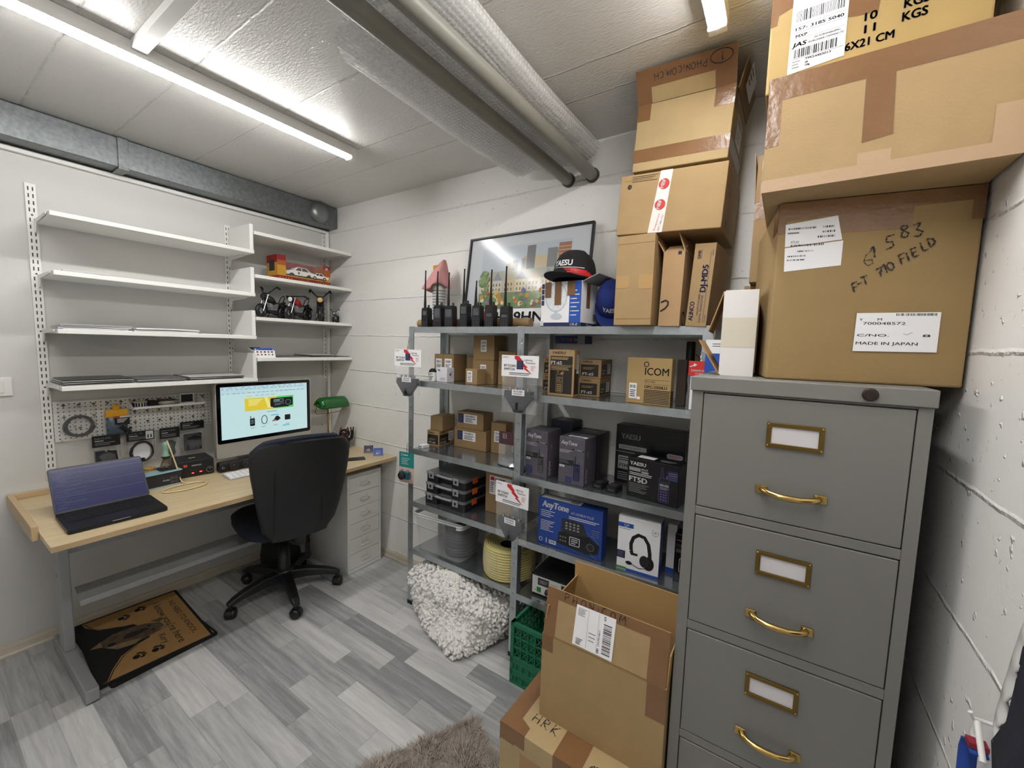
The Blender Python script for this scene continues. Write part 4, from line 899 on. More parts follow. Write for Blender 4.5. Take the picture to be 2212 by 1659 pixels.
# ------------------------------------------------------------------ steel rack
RK = thing('steel_rack', 'galvanised boltless steel shelving rack of two bays along the back wall', 'shelving rack', (1.193, -.29, 0))
def rk(mb, n, bv=0): o = mb.build(n, RK, bevel=bv); o.location = (-1.193, .29, 0); return o
ZT = 1.584
SL = (ZT, 1.295, .9155, .6145, .3377); SR = (ZT, 1.2835, .9025, .599, .3278)
HOLE = mat('rack_hole_shadow', '#55595B', .6, .6)
def upright(x, front, s=1):
    y0, y1 = (-.29, -.255) if front else (-.045, -.010); yf = y0 if front else y1
    mb = MB()
    if front: mb.box(x, -.29, .02, x+.035, -.288, ZT+.002, GALV); mb.box(x if s > 0 else x+.033, -.288, .02, x+.002 if s > 0 else x+.035, -.255, ZT+.002, GALV)
    else: mb.box(x, -.012, .02, x+.035, -.010, ZT+.002, GALV); mb.box(x if s > 0 else x+.033, -.045, .02, x+.002 if s > 0 else x+.035, -.012, ZT+.002, GALV)
    if front:
        z = .09
        while z < ZT-.02:
            mb.add([(x+.011, -.2903, z), (x+.024, -.2903, z), (x+.024, -.2903, z+.012), (x+.011, -.2903, z+.012)], [(0, 1, 2, 3)], HOLE); mb.box(x+.012, -.2912, z+.001, x+.023, -.2903, z+.010, GALV); z += .0745
    o = rk(mb, 'upright')
    c = MB().box(x-.001, y0-.002, 0, x+.036, y1+.001, .021, BLACK).build('foot_cap', o)
for x, s in ((1.193, 1), (1.895, -1), (2.663, -1)): upright(x, True, s); upright(x, False, s)
def shelf(x0, x1, z):
    mb = MB().box(x0, -.287, z-.0012, x1, -.012, z, GALV2).box(x0, -.2895, z-.031, x1, -.287, z, GALV).box(x0, -.012, z-.031, x1, -.010, z, GALV)
    mb.box(x0, -.287, z-.031, x1, -.276, z-.0295, GALV)
    rk(mb, 'shelf_plate', 0)
for z in SL: shelf(1.2285, 1.8945, z)
for z in SR: shelf(1.9305, 2.6625, z)

# ------------------------------------------------------------------ boxes
FRONT = lambda w, d, h: mx((0, 0, 0), (1, 0, 0), (0, 0, 1)); RIGHT = lambda w, d, h: mx((w, 0, 0), (0, 1, 0), (0, 0, 1))
LEFT = lambda w, d, h: mx((0, d, 0), (0, -1, 0), (0, 0, 1)); TOP = lambda w, d, h: mx((0, 0, h), (1, 0, 0), (0, 1, 0))
class Bx:
    def __init__(s, name, label, cat, A, B, d, z0, z1, m, group=None, bv=.0015, rot=None, body='carton_body', seam=True):
        A = Vector((*A, z0+.0004)); B = Vector((*B, z0+.0004)); s.w = (B-A).length; s.d = d; s.h = z1-z0-.0004
        s.t = thing(name, label, cat, A, math.atan2(B.y-A.y, B.x-A.x), group)
        if rot: s.t.rotation_euler = (rot[0], rot[1], s.t.rotation_euler[2])
        s.body = MB().box(0, 0, 0, s.w, d, s.h, m).build(body, s.t, bevel=bv)
        if seam and name.endswith('carton'):
            P = s.P(TOP, 'flap_seam'); P.line([(0.002, d/2), (s.w-.002, d/2)], .0012, CEDGE); P.done()
    def P(s, f, name='printing'): return Print(s.t, f(s.w, s.d, s.h), name)
def sticker(P, u, v, w_, h_, rows=5, bars=True, navy=0):
    P.rect(u, v, u+w_, v+h_, PAPER)
    if navy: P.rect(u, v, u+navy, v+h_, NAVY); P.fine(u+navy*.12, v+h_*.1, u+navy*.85, v+h_*.9, mat('pale_blue_ink', '#7C86B8', .5), 4, .18); u += navy; w_ -= navy
    if bars: P.bars(u+w_*.1, v+h_*.68, u+w_*.9, v+h_*.88, INK, 16)
    P.fine(u+w_*.12, v+h_*.1, u+w_*.88, v+h_*.6, INK, rows, .42)
    return P
# level 2, left bay
Z = SL[1]
b = Bx('small_carton', 'small labelled brown carton, left one of the pair on second shelf', 'carton', (1.283, -.185), (1.345, -.182), .12, Z, 1.441, CARD3, 'labelled cartons'); P = b.P(FRONT, 'label'); sticker(P, .010, .05, .043, .07); P.done()
b = Bx('small_carton', 'small labelled brown carton, right one of the pair on second shelf', 'carton', (1.353, -.19), (1.423, -.185), .12, Z, 1.442, CARD3, 'labelled cartons'); P = b.P(FRONT, 'label'); sticker(P, .010, .05, .048, .072); P.done()
Bx('small_carton', 'plain brown carton far back between labelled pair and tall cartons', 'carton', (1.445, -.1), (1.528, -.095), .08, Z, 1.432, CARD3)
b = Bx('white_carton', 'white carton with a black wing emblem lying before the labelled cartons', 'box', (1.357, -.246), (1.438, -.252), .052, Z, 1.371, mat('lilac_white_board', '#DCD9E0', .5), body='box_body')
P = b.P(FRONT); P.poly([(.008, .066), (.016, .066), (.022, .056), (.018, .056)], INK); P.poly([(.016, .066), (.024, .066), (.032, .056), (.026, .056)], INK); P.fine(.03, .008, .07, .024, GREYINK, 4, .3); P.done()
P = b.P(RIGHT); P.poly([(.016, .04), (.023, .052), (.023, .042), (.03, .052), (.026, .03)], INK); P.fine(.03, .02, .04, .06, GREYINK, 5, .4); P.done()
b = Bx('white_label_box', 'tiny white box with a printed front at the left on second shelf', 'box', (1.316, -.262), (1.352, -.258), .03, Z, 1.342, PAPER, body='box_body'); P = b.P(FRONT); P.bars(.005, .036, .03, .042, INK, 12); P.fine(.005, .006, .031, .03, INK, 3, .4); P.done()
t = thing('bagged_black_part', 'black part in a crumpled bag at the left end of second shelf', 'bagged part', (1.30, -.215, Z+.0004)); MB().loft([[((.024+.004*math.sin(5*a))*q*math.cos(a), .018*q*math.sin(a), z) for a in [2*PI*j/14 for j in range(14)]] for q, z in ((.9, 0), (1, .01), (1.05, .04), (.8, .058), (.3, .066))], BLACKM).build('part_body', t, bevel=0)
b1 = Bx('large_carton', 'lower one of the two tall stacked brown cartons on second shelf', 'carton', (1.541, -.165), (1.668, -.155), .125, Z, 1.4185, CARD3, 'tall stacked cartons'); P = b1.P(FRONT, 'label'); sticker(P, .046, .078, .036, .022, 2, False); P.done()
b = Bx('large_carton', 'upper one of the two tall stacked brown cartons with a portrait label', 'carton', (1.543, -.166), (1.670, -.156), .125, 1.4192, 1.5445, CARD3, 'tall stacked cartons'); P = b.P(FRONT, 'label'); sticker(P, .046, .043, .035, .06); P.done()
P = b.P(FRONT, 'thumb_notch'); P.ring(.06, 0, .006, .001, CEDGE, a0=0, a1=180); P.done()
b = Bx('small_carton', 'cube shaped brown carton with a portrait label before the tall stack', 'carton', (1.549, -.235), (1.630, -.242), .065, Z, 1.374, CARD3); P = b.P(FRONT, 'label'); sticker(P, .012, .012, .036, .056); P.done()
Bx('small_carton', 'lower of two brown cartons half hidden behind the middle rack post', 'carton', (1.686, -.14), (1.79, -.135), .11, Z, 1.379, CARD3)
Bx('small_carton', 'upper of two brown cartons half hidden behind the middle rack post', 'carton', (1.687, -.139), (1.787, -.133), .10, 1.3795, 1.468, CARD3)
# level 2, right bay
Z = SR[1]
PB = mat('product_dark_panel', '#221C1A', .5)
def radio_art(P, u, v, s, body, line, scr=None, ant=.9, key=True):
    """line-art handset: s = body height"""
    w_ = s*.42; P.rr(u-w_/2, v, u+w_/2, v+s, s*.07, body); P.line(rrect(u-w_/2, v, u+w_/2, v+s, s*.07, 3), s*.014, line, True)
    P.rect(u-w_*.36, v+s, u-w_*.14, v+s*(1+ant), body); P.line([(u-w_*.36, v+s), (u-w_*.34, v+s*(1+ant)), (u-w_*.16, v+s*(1+ant)), (u-w_*.14, v+s)], s*.012, line)
    P.rect(u+w_*.18, v+s, u+w_*.36, v+s*1.12, line if ant < .5 else body)
    P.rr(u-w_*.36, v+s*.52, u+w_*.36, v+s*.86, s*.02, scr or line); 
    if scr is None: P.rr(u-w_*.33, v+s*.535, u+w_*.33, v+s*.845, s*.02, body); P.fine(u-w_*.28, v+s*.57, u+w_*.28, v+s*.83, line, 4, .25)
    if key:
        for i in range(12): P.rect(u-w_*.34+w_*.25*(i % 3), v+s*.06+s*.11*(i//3), u-w_*.34+w_*.25*(i % 3)+w_*.18, v+s*.06+s*.11*(i//3)+s*.06, line)
DGOLD = mat('pale_gold_ink', '#B79C66', .5)
b = Bx('radio_box', 'tall brown radio carton lettered FT-65 standing at the left of second shelf', 'box', (2.034, -.246), (2.160, -.248), .052, Z, 1.486, CARD, body='box_body')
P = b.P(FRONT); P.text('YAESU', .018, .184, .010, INK, w=.064, bold=.03); P.rect(.010, .010, .118, .174, PB); P.fine(.014, .158, .098, .170, DGOLD, 2, .5); P.text('FT-65', .014, .138, .014, WHINK, w=.052, bold=.03); P.rect(.010, .134, .118, .1355, DGOLD); P.fine(.014, .112, .112, .131, DGOLD, 4, .35)
radio_art(P, .058, .016, .078, PB, DGOLD, None, .22); P.rect(.07, .096, .079, .108, mat('dull_red_ink', '#8A5A50', .5)); P.done()
P = b.P(RIGHT); P.rect(.006, .01, .046, .12, PB); P.rect(.024, .10, .044, .18, WHINK); P.fine(.026, .11, .042, .176, GREYINK, 9, .5); P.done()
def flat_radio_box(A, B, d, z0, z1, label, grp='flat radio cartons'):
    b = Bx('radio_box', label, 'box', A, B, d, z0, z1, CARD3, grp, body='box_body'); h = b.h
    P = b.P(FRONT); P.text('YAESU', .012, h-.014, .008, INK, w=.045, bold=.03); P.rect(.006, .008, b.w-.012, h-.022, PB); P.fine(.014, h*.45, b.w*.7, h*.6, DGOLD, 2, .3); P.text('FT-65', .014, .012, .012, WHINK, w=.05, bold=.03); P.done()
    P = b.P(RIGHT); P.text('YAESU', .02, h-.013, .006, INK, w=.03); P.rect(.006, .008, d*.9, h-.02, PB); P.rect(d*.55, .016, d*.85, h-.02, WHINK); P.fine(d*.57, .02, d*.83, h-.024, GREYINK, 4, .4); P.fine(.014, .014, d*.4, h*.5, DGOLD, 2, .35); P.done()
flat_radio_box((2.150, -.172), (2.248, -.168), .155, Z, 1.3640, 'lower flat radio carton of the pair right of the FT-65 carton')
flat_radio_box((2.152, -.171), (2.250, -.166), .155, 1.3645, 1.4465, 'upper flat radio carton of the pair right of the FT-65 carton')
flat_radio_box((1.955, -.155), (2.022, -.15), .14, Z, 1.364, 'lower flat radio carton half hidden left of the FT-65 carton')
flat_radio_box((1.957, -.154), (2.024, -.149), .14, 1.3645, 1.446, 'upper flat radio carton half hidden left of the FT-65 carton')
t = thing('dark_radio_box', 'dark carton behind the hanging switch pack at the left end of right bay', 'box', (1.945, -.13, Z+.0004)); 
b = Bx('cable_carton', 'olive brown carton lettered ICOM with black stripes on second shelf', 'carton', (2.385, -.232), (2.560, -.252), .035, Z, 1.465, mat('olive_cardboard', '#A98D5C', .6, var=.03, vscale=12), body='box_body')
bpy.data.objects.remove(t)
w_, h = b.w, b.h; P = b.P(FRONT); P.text('ICOM', w_*.42, h*.635, h*.155, INK, w=w_*.52, bold=.01); P.ring(w_*.445, h*.86, h*.05, h*.018, INK)
P.rect(w_*.42, h*.53, w_*.97, h*.535, INK); P.text('DATA CABLE', w_*.42, h*.475, h*.035, INK, w=w_*.24); P.rect(w_*.42, h*.44, w_*.97, h*.445, INK); P.text('OPC-2350LU', w_*.42, h*.35, h*.06, INK, w=w_*.5, bold=.02)
for i in range(9): P.rect(w_*.42, h*(.03+.034*i), w_*.985, h*(.046+.034*i), INK)
sticker(P, w_*.07, h*.1, w_*.18, h*.34, 4); P.rect(w_*.26, h*.09, w_*.335, h*.15, PAPER); P.done()
P = b.P(RIGHT)
for i in range(9): P.rect(0, h*(.03+.034*i), .03, h*(.046+.034*i), INK)
P.done()
Bx('dark_carton', 'narrow dark carton squeezed behind the ICOM lettered carton', 'box', (2.566, -.19), (2.60, -.192), .06, Z, 1.462, mat('dark_brown_board', '#3A2E24', .6), body='box_body')
t = thing('antenna_mount', 'black cylindrical antenna mount standing at the back right of second shelf', 'antenna mount', (2.592, -.085, Z+.0004)); MB().lathe([(.028, 0), (.03, .004), (.03, .12), (.026, .14), (.019, .146), (.017, .16), (.017, .245), (.015, .25)], BLACK, 20).build('mount_body', t); MB().tube([(.02, 0, .2), (.05, -.01, .17), (.045, -.02, .25)], .0015, BLACK, 6).build('lead', t)
b = Bx('blue_carton', 'dark blue flat carton fixed up under the top shelf above the flat radio cartons', 'box', (1.985, -.10), (2.14, -.10), .085, 1.515, 1.5516, mat('deep_navy_board', '#23285E', .35), body='box_body'); P = b.P(FRONT)
P.text('DM 1AC', .055, .026, .012, mat('pale_navy_ink', '#6D74A8', .4), w=.045, rot=180, al='c'); P.disc(.085, .017, .007, RED); P.text('706', .11, .013, .010, WHINK, al='c', bold=.03); P.rect(.118, 0.0, b.w, .036, GREYP); P.done()

# level 3, left bay
Z = SL[2]
b = Bx('radio_box', 'brown and black radio carton under a plain small carton on third shelf', 'box', (1.225, -.178), (1.312, -.172), .15, Z, 1.002, CARD, body='box_body'); h = b.h
P = b.P(FRONT); P.text('YAESU', .012, h-.016, .009, INK, w=.04, bold=.03); P.rect(.006, .008, b.w-.006, h-.022, PB); P.fine(.014, h*.35, .06, h*.5, DGOLD, 2, .3); P.text('FT-4X', .014, .012, .012, WHINK, w=.05, bold=.03); P.done()
P = b.P(RIGHT); P.text('YAESU', .012, h-.016, .009, INK, w=.045, bold=.03); P.rect(.006, .008, .10, h-.022, PB); P.rect(.085, .02, .135, h-.012, WHINK); P.fine(.09, .025, .13, h-.02, GREYINK, 4, .4); P.fine(.012, h*.35, .07, h*.5, DGOLD, 2, .3); P.text('FT-4X', .014, .012, .012, WHINK, w=.05, bold=.03); P.done()
b = Bx('small_carton', 'plain brown carton with a tape strip on top of the brown black radio carton', 'carton', (1.238, -.165), (1.322, -.156), .12, 1.0027, 1.086, CARD3); P = b.P(TOP, 'tape'); P.rect(.0, .03, .05, .05, TAPE2); P.done()
b = Bx('labelled_carton', 'wide brown carton with navy and white label, lower of two on third shelf', 'carton', (1.362, -.10), (1.590, -.10), .085, Z, 1.026, CARD3, 'navy labelled cartons'); P = b.P(FRONT, 'label'); sticker(P, .025, .045, .13, .05, 3, True, .038); P.done(); P = b.P(FRONT, 'thumb_notch'); P.ring(.095, 0, .009, .001, CEDGE, a0=0, a1=180); P.done()
b = Bx('labelled_carton', 'brown carton with navy and white label, stacked on the wide carton', 'carton', (1.385, -.102), (1.566, -.096), .09, 1.0267, 1.122, CARD3, 'navy labelled cartons'); P = b.P(FRONT, 'label'); sticker(P, .008, .032, .13, .05, 3, True, .038); P.done(); P = b.P(FRONT, 'thumb_notch'); P.ring(b.w, .045, .010, .001, CEDGE, a0=90, a1=270); P.done()
b = Bx('small_carton', 'upright brown carton with a white label left of the middle rack post', 'carton', (1.612, -.085), (1.705, -.08), .07, Z, 1.083, CARD3); P = b.P(FRONT, 'label'); sticker(P, .02, .062, .055, .06, 4); P.done()
Bx('white_label_box', 'flat white lettered box at the front left of third shelf', 'box', (1.206, -.262) if False else (1.232, -.255), (1.276, -.262), .045, Z, .934, PAPER, body='box_body').P(FRONT).fine(.006, .005, .036, .011, INK, 1, .6).done()
t = thing('foil_bag', 'silver black foil bag with a patterned card hanging at the middle rack post', 'hanging pack', (1.83, -.262, 1.088)); 
MB().box(-.04, -.002, -.06, .04, .002, 0, mat('maroon_pattern_card', '#4A2C33', .5, var=.3, vscale=120)).build('header_card', t); P = Print(t, mx((-.04, -.002, -.06), (1, 0, 0), (0, 0, 1))); P.line(rrect(.022, .028, .042, .05, .002, 2), .0012, WHINK, True); P.text('D', .032, .033, .012, WHINK, al='c', bold=.03); P.done()
b_ = MB(); film(b_, .085, .10, .03, FILM, seed=21, z0=-.06); b_.build('clear_bag', t, rot=(0, 0, -PI/2))
t = thing('foil_bag', 'crumpled silver foil bag lying on third shelf beside the middle post', 'bag', (1.815, -.215, Z+.0004), rad(-15)); 
b_ = MB(); r_ = random.Random(5)
b_.loft([[(.07*q*math.cos(a)*(1+r_.uniform(-.1, .1)), .045*q*math.sin(a)*(1+r_.uniform(-.1, .1)), z) for a in [2*PI*j/14 for j in range(14)]] for q, z in ((.85, 0), (1, .004), (.85, .02), (.4, .03), (.05, .03))], mat('silver_foil', '#A9ACB4', .22, .7, bump=.5, bscale=40), False); b_.build('bag_body', t)
# level 3, right bay
Z = SR[2]
GRYB = mat('grey_product_board', '#55505A', .4, var=.12, vscale=25); DGR = mat('dark_product_board', '#1E1D22', .35, var=.05, vscale=9)
def anytone(A, B, d, z1, label, blue=False, model='AT-D168UV'):
    b = Bx('radio_box', label, 'box', A, B, d, Z, z1, GRYB, 'grey radio boxes', body='box_body'); w_, h = b.w, b.h
    P = b.P(FRONT); P.text('AnyTone', w_*.08, h*.84, h*.085, WHINK, w=w_*.62, bold=.02, shear=.15); P.rect(w_*.5, h*.735, w_*.98, h*.765, BLACK); P.text(model, w_*.62, h*.74, h*.024, WHINK, w=w_*.3); P.fine(w_*.03, h*.66, w_*.55, h*.73, WHINK, 3, .22)
    P.rect(0, h*.4, w_*.6, h*.52, DGR); P.fine(w_*.03, h*.43, w_*.5, h*.54, GREYINK, 4, .3); P.rr(w_*.04, h*.345, w_*.24, h*.39, h*.008, WHINK); P.text('DMR', w_*.06, h*.352, h*.026, GRYB, w=w_*.15, bold=.03)
    radio_art(P, w_*.72, h*.1, h*.36, BLACK, mat('indigo_ink', '#4A4A86', .4) if blue else GREYINK, None, .42)
    P.rect(w_*.06, h*.05, w_*.34, h*.21, NAVY) if not blue else P.rect(w_*.3, h*.04, w_*.54, h*.17, NAVY)
    u = .06 if not blue else .3
    for i in range(4): P.rect(w_*(u+.02), h*(.07+.035*i), w_*(u+.22), h*(.075+.035*i), DGOLD if i == 3 else mat('pale_blue_ink', '#7C86B8', .5))
    P.done()
    P = b.P(RIGHT); P.text('AnyTone', d*.24, h*.05, d*.12, WHINK, w=h*.3, rot=90, shear=.1); P.text('AnyTone', d*.3, h*.62, d*.06, WHINK, w=h*.1, rot=90); P.done()
    P = b.P(TOP); P.text('AnyTone', w_*.1, d*.5, d*.1, GREYINK, w=w_*.5)
    if blue: P.rect(w_*.25, d*.18, w_*.95, d*.4, PAPER); P.bars(w_*.35, d*.2, w_*.85, d*.33, INK, 18)
    P.done()
anytone((1.934, -.252), (2.052, -.260), .125, 1.117, 'grey radio box with black handset picture beside the middle rack post')
anytone((2.108, -.255), (2.232, -.262), .115, 1.109, 'grey radio box with blue handset picture and a white label on top', True, 'AT-D890UV')
b = Bx('dark_radio_box', 'dark grey radio box pressed close behind the blue handset box', 'box', (2.118, -.134), (2.248, -.138), .112, Z, 1.113, DGR, body='box_body'); P = b.P(TOP, 'label'); P.rect(.02, .03, .1, .07, GREYP); P.done()
b = Bx('dark_radio_box', 'black box showing its lid behind the two grey radio boxes', 'box', (1.99, -.115), (2.105, -.12), .10, Z, 1.150, mat('blue_black_board', '#1B2030', .4), body='box_body'); P = b.P(TOP); P.rect(.02, .03, .09, .05, GREYINK); P.done(); P = b.P(FRONT); P.text('AnyTone', .01, .2, .012, GREYINK, w=.05); P.done()
YB = mat('black_gloss_board', '#0E0C0E', .3)
b = Bx('transceiver_box', 'large black radio box with a grey strip, behind the smaller black box', 'box', (2.305, -.085), (2.60, -.11), .072, Z, 1.163, YB, body='box_body'); w_, h = b.w, b.h
P = b.P(FRONT); P.text('YAESU', .025, h*.77, .022, GREYP, w=.085, bold=.03); P.rect(.015, h*.585, .14, h*.66, GREYP); P.text('C4FM FDMA/FM', .022, h*.605, .009, INK, w=.09); P.rect(0, h*.535, w_*.55, h*.545, GREYP); P.rect(.015, h*.24, .10, h*.47, GREYP); P.fine(.02, h*.38, .09, h*.45, INK, 2, .5); P.text('FTM-', .022, h*.27, .016, INK, w=.045, bold=.02); P.fine(.015, h*.05, .08, h*.2, GREYP, 4, .35)
P.rr(.165, h*.3, w_-.004, h*.56, .006, DARK); P.text('145.200', .20, h*.44, .012, GREYP, w=.07); P.text('433.500', .20, h*.34, .012, GREYP, w=.07); P.ring(.18, h*.5, .008, .0015, GREYINK); P.rr(w_-.07, h*.56, w_-.005, h*.64, .009, GREYP); P.fine(w_-.06, h*.58, w_-.015, h*.62, RED, 2, .4)
for i in range(3): P.disc(w_-.03, h*(.36+.05*i), .003, GREYP)
P.done()
b = Bx('radio_box', 'black glossy radio box lettered FT5D at the right front of third shelf', 'box', (2.408, -.232), (2.612, -.262), .085, Z, 1.063, YB, body='box_body'); w_, h = b.w, b.h
P = b.P(FRONT); P.text('YAESU', w_*.05, h*.82, h*.085, WHINK, w=w_*.32, bold=.03); P.rect(w_*.04, h*.67, w_*.27, h*.76, GREYP); P.text('IPX7', w_*.29, h*.72, h*.04, WHINK, w=w_*.13); P.rect(w_*.29, h*.645, w_*.43, h*.7, GREYP); P.fine(w_*.05, h*.56, w_*.5, h*.64, WHINK, 2, .35)
P.text('FT5D', w_*.05, h*.40, h*.125, WHINK, w=w_*.36, bold=.03); P.fine(w_*.05, h*.12, w_*.45, h*.37, GREYP, 6, .25)
PUR = mat('violet_ink', '#5A4A86', .4); radio_art(P, w_*.74, h*.07, h*.58, mat('night_ink', '#15151C', .4), PUR, mat('handset_screen', '#2B2B36', .3), .45, True); P.text('430.500', w_*.74, h*.45, h*.05, WHINK, w=w_*.17, al='c'); P.fine(w_*.66, h*.36, w_*.83, h*.43, GREYP, 2, .4); P.rect(w_*.8, h*.62, w_*.985, h*.86, NAVY)
for i in range(4): P.rect(w_*.82, h*(.65+.05*i), w_*.97, h*(.656+.05*i), DGOLD if i > 1 else GREYINK)
P.done(); P = b.P(TOP, 'label'); P.rect(.03, .02, .10, .06, PAPER); P.fine(.12, .02, .18, .05, GREYP, 2, .4); P.done()
for i, (x, y, lb) in enumerate(((2.288, -.222, 'black rounded charger puck, nearer the grey radio boxes'), (2.352, -.232, 'black rounded charger puck, nearer the FT5D lettered box'))):
    t = thing('charger_puck', lb, 'charger', (x, y, Z+.0004), rad(-6), 'charger pucks'); MB().prism(rrect(-.023, -.024, .023, .05, .01), 0, .024, BLACK).build('puck_body', t, bevel=.006); MB().prism(rrect(-.015, -.012, .015, .03, .006), .024, .026, DARK).build('pad', t)
    P = Print(t, mx((-.02, -.024, 0), (1, 0, 0), (0, 0, 1))); P.rect(.008, .012, .032, .0135, GREYP); P.done()
# level 4, left bay
Z = SL[3]
LIDC = mat('smoky_clear_lid', '#7E8084', .25, alpha=.62); CASE = mat('black_case_plastic', '#171618', .45); ORG = mat('orange_latch', '#D9601E', .45)
zc = Z+.0006
for i, lb in enumerate(('bottom one of the three stacked black organiser cases', 'middle one of the three stacked black organiser cases', 'top one of the three stacked black organiser cases')):
    t = thing('organiser_case', lb, 'case', (1.29+.002*i, -.252+.004*i, zc), rad(.5-1.1*i), 'stacked organiser cases'); H = .058
    MB().prism([(0, 0), (.082, 0), (.09, .03), (.178, .03), (.186, 0), (.268, 0), (.278, .01), (.278, .20), (.268, .21), (.01, .21), (0, .2), (0, .01)], 0, H*.72, CASE).build('case_base', t, bevel=.003)
    MB().prism([(-.002, -.004), (.084, -.004), (.092, .027), (.176, .027), (.184, -.004), (.27, -.004), (.281, .01), (.281, .203), (.27, .213), (.01, .213), (-.002, .203)], H*.735, H, LIDC).build('clear_lid', t, bevel=.003)
    MB().tube([(.078, .0, H*.8), (.098, -.003, H*.8), (.17, -.003, H*.8), (.19, .0, H*.8)], .007, mat('clear_grey_handle', '#8B8D90', .3), 10).build('handle', t)
    for x in (.022, .205): MB().box(x, -.009, H*.42, x+.036, -.0045, H*1.0, mat('clear_grey_handle', '#8B8D90', .3)).box(x+.011, -.0095, H*.55, x+.025, -.009, H*.82, BLACK).build('front_latch', t, bevel=.003)
    MB().box(.2815, .06, H*.45, .286, .10, H*1.0, ORG).build('side_latch', t, bevel=.002)
    zc += H+.0012
b = Bx('kit_carton', 'brown carton lettered K3000 behind the lowest hanging switch pack', 'carton', (1.632, -.15), (1.80, -.145), .13, Z, .832, CARD3); P = b.P(FRONT, 'label'); P.rect(.025, .1, .16, .20, PAPER); P.rect(.03, .175, .055, .195, RED); P.text('K3000', .062, .176, .014, INK, w=.06, bold=.03); P.fine(.03, .11, .055, .168, INK, 6, .4); P.done()
# level 4, right bay
Z = SR[3]
BL2 = mat('blue_product_board', '#1C3F8C', .35)
b = Bx('transceiver_box', 'blue radio box with a mobile transceiver picture on fourth shelf', 'box', (2.018, -.262), (2.325, -.258), .06, Z, .814, BL2, body='box_body'); w_, h = b.w, b.h
P = b.P(FRONT); P.text('AnyTone', .02, h*.82, h*.13, WHINK, w=w_*.42, bold=.03, shear=.15); P.text('AT-D578UV PLUS', w_*.53, h*.80, h*.05, WHINK, w=w_*.34, bold=.01); P.fine(w_*.5, h*.69, w_*.95, h*.76, WHINK, 2, .4)
P.fine(.015, h*.6, .085, h*.76, WHINK, 4, .3); P.fine(.015, h*.3, .085, h*.54, WHINK, 7, .3); P.ring(.018, h*.1, .008, .002, WHINK); P.line([(.044, h*.06), (.05, h*.12), (.046, h*.16), (.046, h*.04), (.05, h*.075), (.043, h*.13)], .0015, WHINK); P.rr(.06, h*.05, .095, h*.13, .002, WHINK); P.text('DMR', .063, h*.07, .010, BL2, w=.029, bold=.03)
P.poly([(w_*.33, h*.12), (w_*.35, h*.36), (w_*.45, h*.42), (w_*.82, h*.42), (w_*.97, h*.3), (w_*.95, h*.12), (w_*.8, h*.05)], BLACK); P.poly([(w_*.38, h*.42), (w_*.4, h*.68), (w_*.72, h*.66), (w_*.78, h*.42), (w_*.55, h*.36)], DARK)
for i in range(4):
    for j in range(3): P.rr(w_*(.45+.06*i), h*(.46+.06*j), w_*(.485+.06*i), h*(.495+.06*j), .002, GREYP)
P.rr(w_*.52, h*.15, w_*.68, h*.33, .004, mat('screen_print_grey', '#C8CCD4', .3)); P.rr(w_*.53, h*.165, w_*.67, h*.315, .003, BLACK); P.fine(w_*.55, h*.18, w_*.65, h*.3, WHINK, 3, .4); P.disc(w_*.84, h*.22, .016, DARK); P.ring(w_*.84, h*.22, .016, .002, GREYINK)
for i in range(6): P.disc(w_*(.38+.04*(i % 3)), h*(.2+.08*(i//3)), .004, GREYINK)
P.line([(w_*.78, h*.5), (w_*.9, h*.42), (w_*.96, h*.32)], .002, GREYINK); P.line([(w_*.84, h*.1), (w_*.9, h*.04), (w_*.95, h*.02)], .002, GREYINK)
for i in range(4): P.rect(w_*.85, h*(.46+.04*i), w_*.96, h*(.468+.04*i), mat('orange_ink', '#C98A4A', .5) if i == 3 else mat('pale_blue_ink', '#7C86B8', .5))
P.done(); P = b.P(TOP, 'label'); P.rect(.01, .008, .2, .05, PAPER); P.bars(.15, .014, .19, .044, INK, 10); P.done()
b = Bx('headset_box', 'white box with a headset picture and Q9 lettering on fourth shelf', 'box', (2.393, -.262), (2.558, -.254), .068, Z, .824, PAPER, body='box_body'); w_, h = b.w, b.h
P = b.P(FRONT); P.rect(0, h*.80, w_*.36, h*.88, BLUE); P.text('Q9', w_*.2, h*.815, h*.05, WHINK, al='c', bold=.02); P.rect(w_*.355, h*.80, w_*.375, h*.88, mat('green_ink', '#3E8A4A', .5)); P.fine(.004, h*.76, w_*.3, h*.785, GREYINK, 1, .4)
hs = [(w_*.34, h*.40), (w_*.33, h*.52), (w_*.38, h*.64), (w_*.50, h*.71), (w_*.64, h*.69), (w_*.74, h*.58), (w_*.78, h*.42), (w_*.79, h*.3)]
P.line(hs, w_*.085, BLACKM); P.poly([(w_*.3, h*.38), (w_*.38, h*.42), (w_*.40, h*.36), (w_*.5, h*.36), (w_*.5, h*.32), (w_*.34, h*.315)], BLACKM); P.disc(w_*.76, h*.23, w_*.13, BLACKM, h*.125); P.disc(w_*.66, h*.25, w_*.11, DARK, h*.11); P.line([(w_*.7, h*.13), (w_*.55, h*.1), (w_*.35, h*.15)], .003, BLACKM); P.disc(w_*.3, h*.155, w_*.08, BLACKM, h*.035)
P.rect(0, h*.22, w_*.2, h*.36, NAVY); P.fine(w_*.02, h*.24, w_*.17, h*.34, GREYINK, 4, .3); P.rect(0, h*.02, w_*.24, h*.06, mat('green_ink', '#3E8A4A', .5)); P.rect(w_*.24, 0, w_, h*.045, BLUE); P.ring(w_*.88, h*.82, .013, .0012, GREYINK, a0=120, a1=400); P.fine(w_*.845, h*.80, w_*.915, h*.84, GREYINK, 3, .35); P.done()
P = b.P(RIGHT); P.rect(0, 0, .068, h, BLUE); P.done()
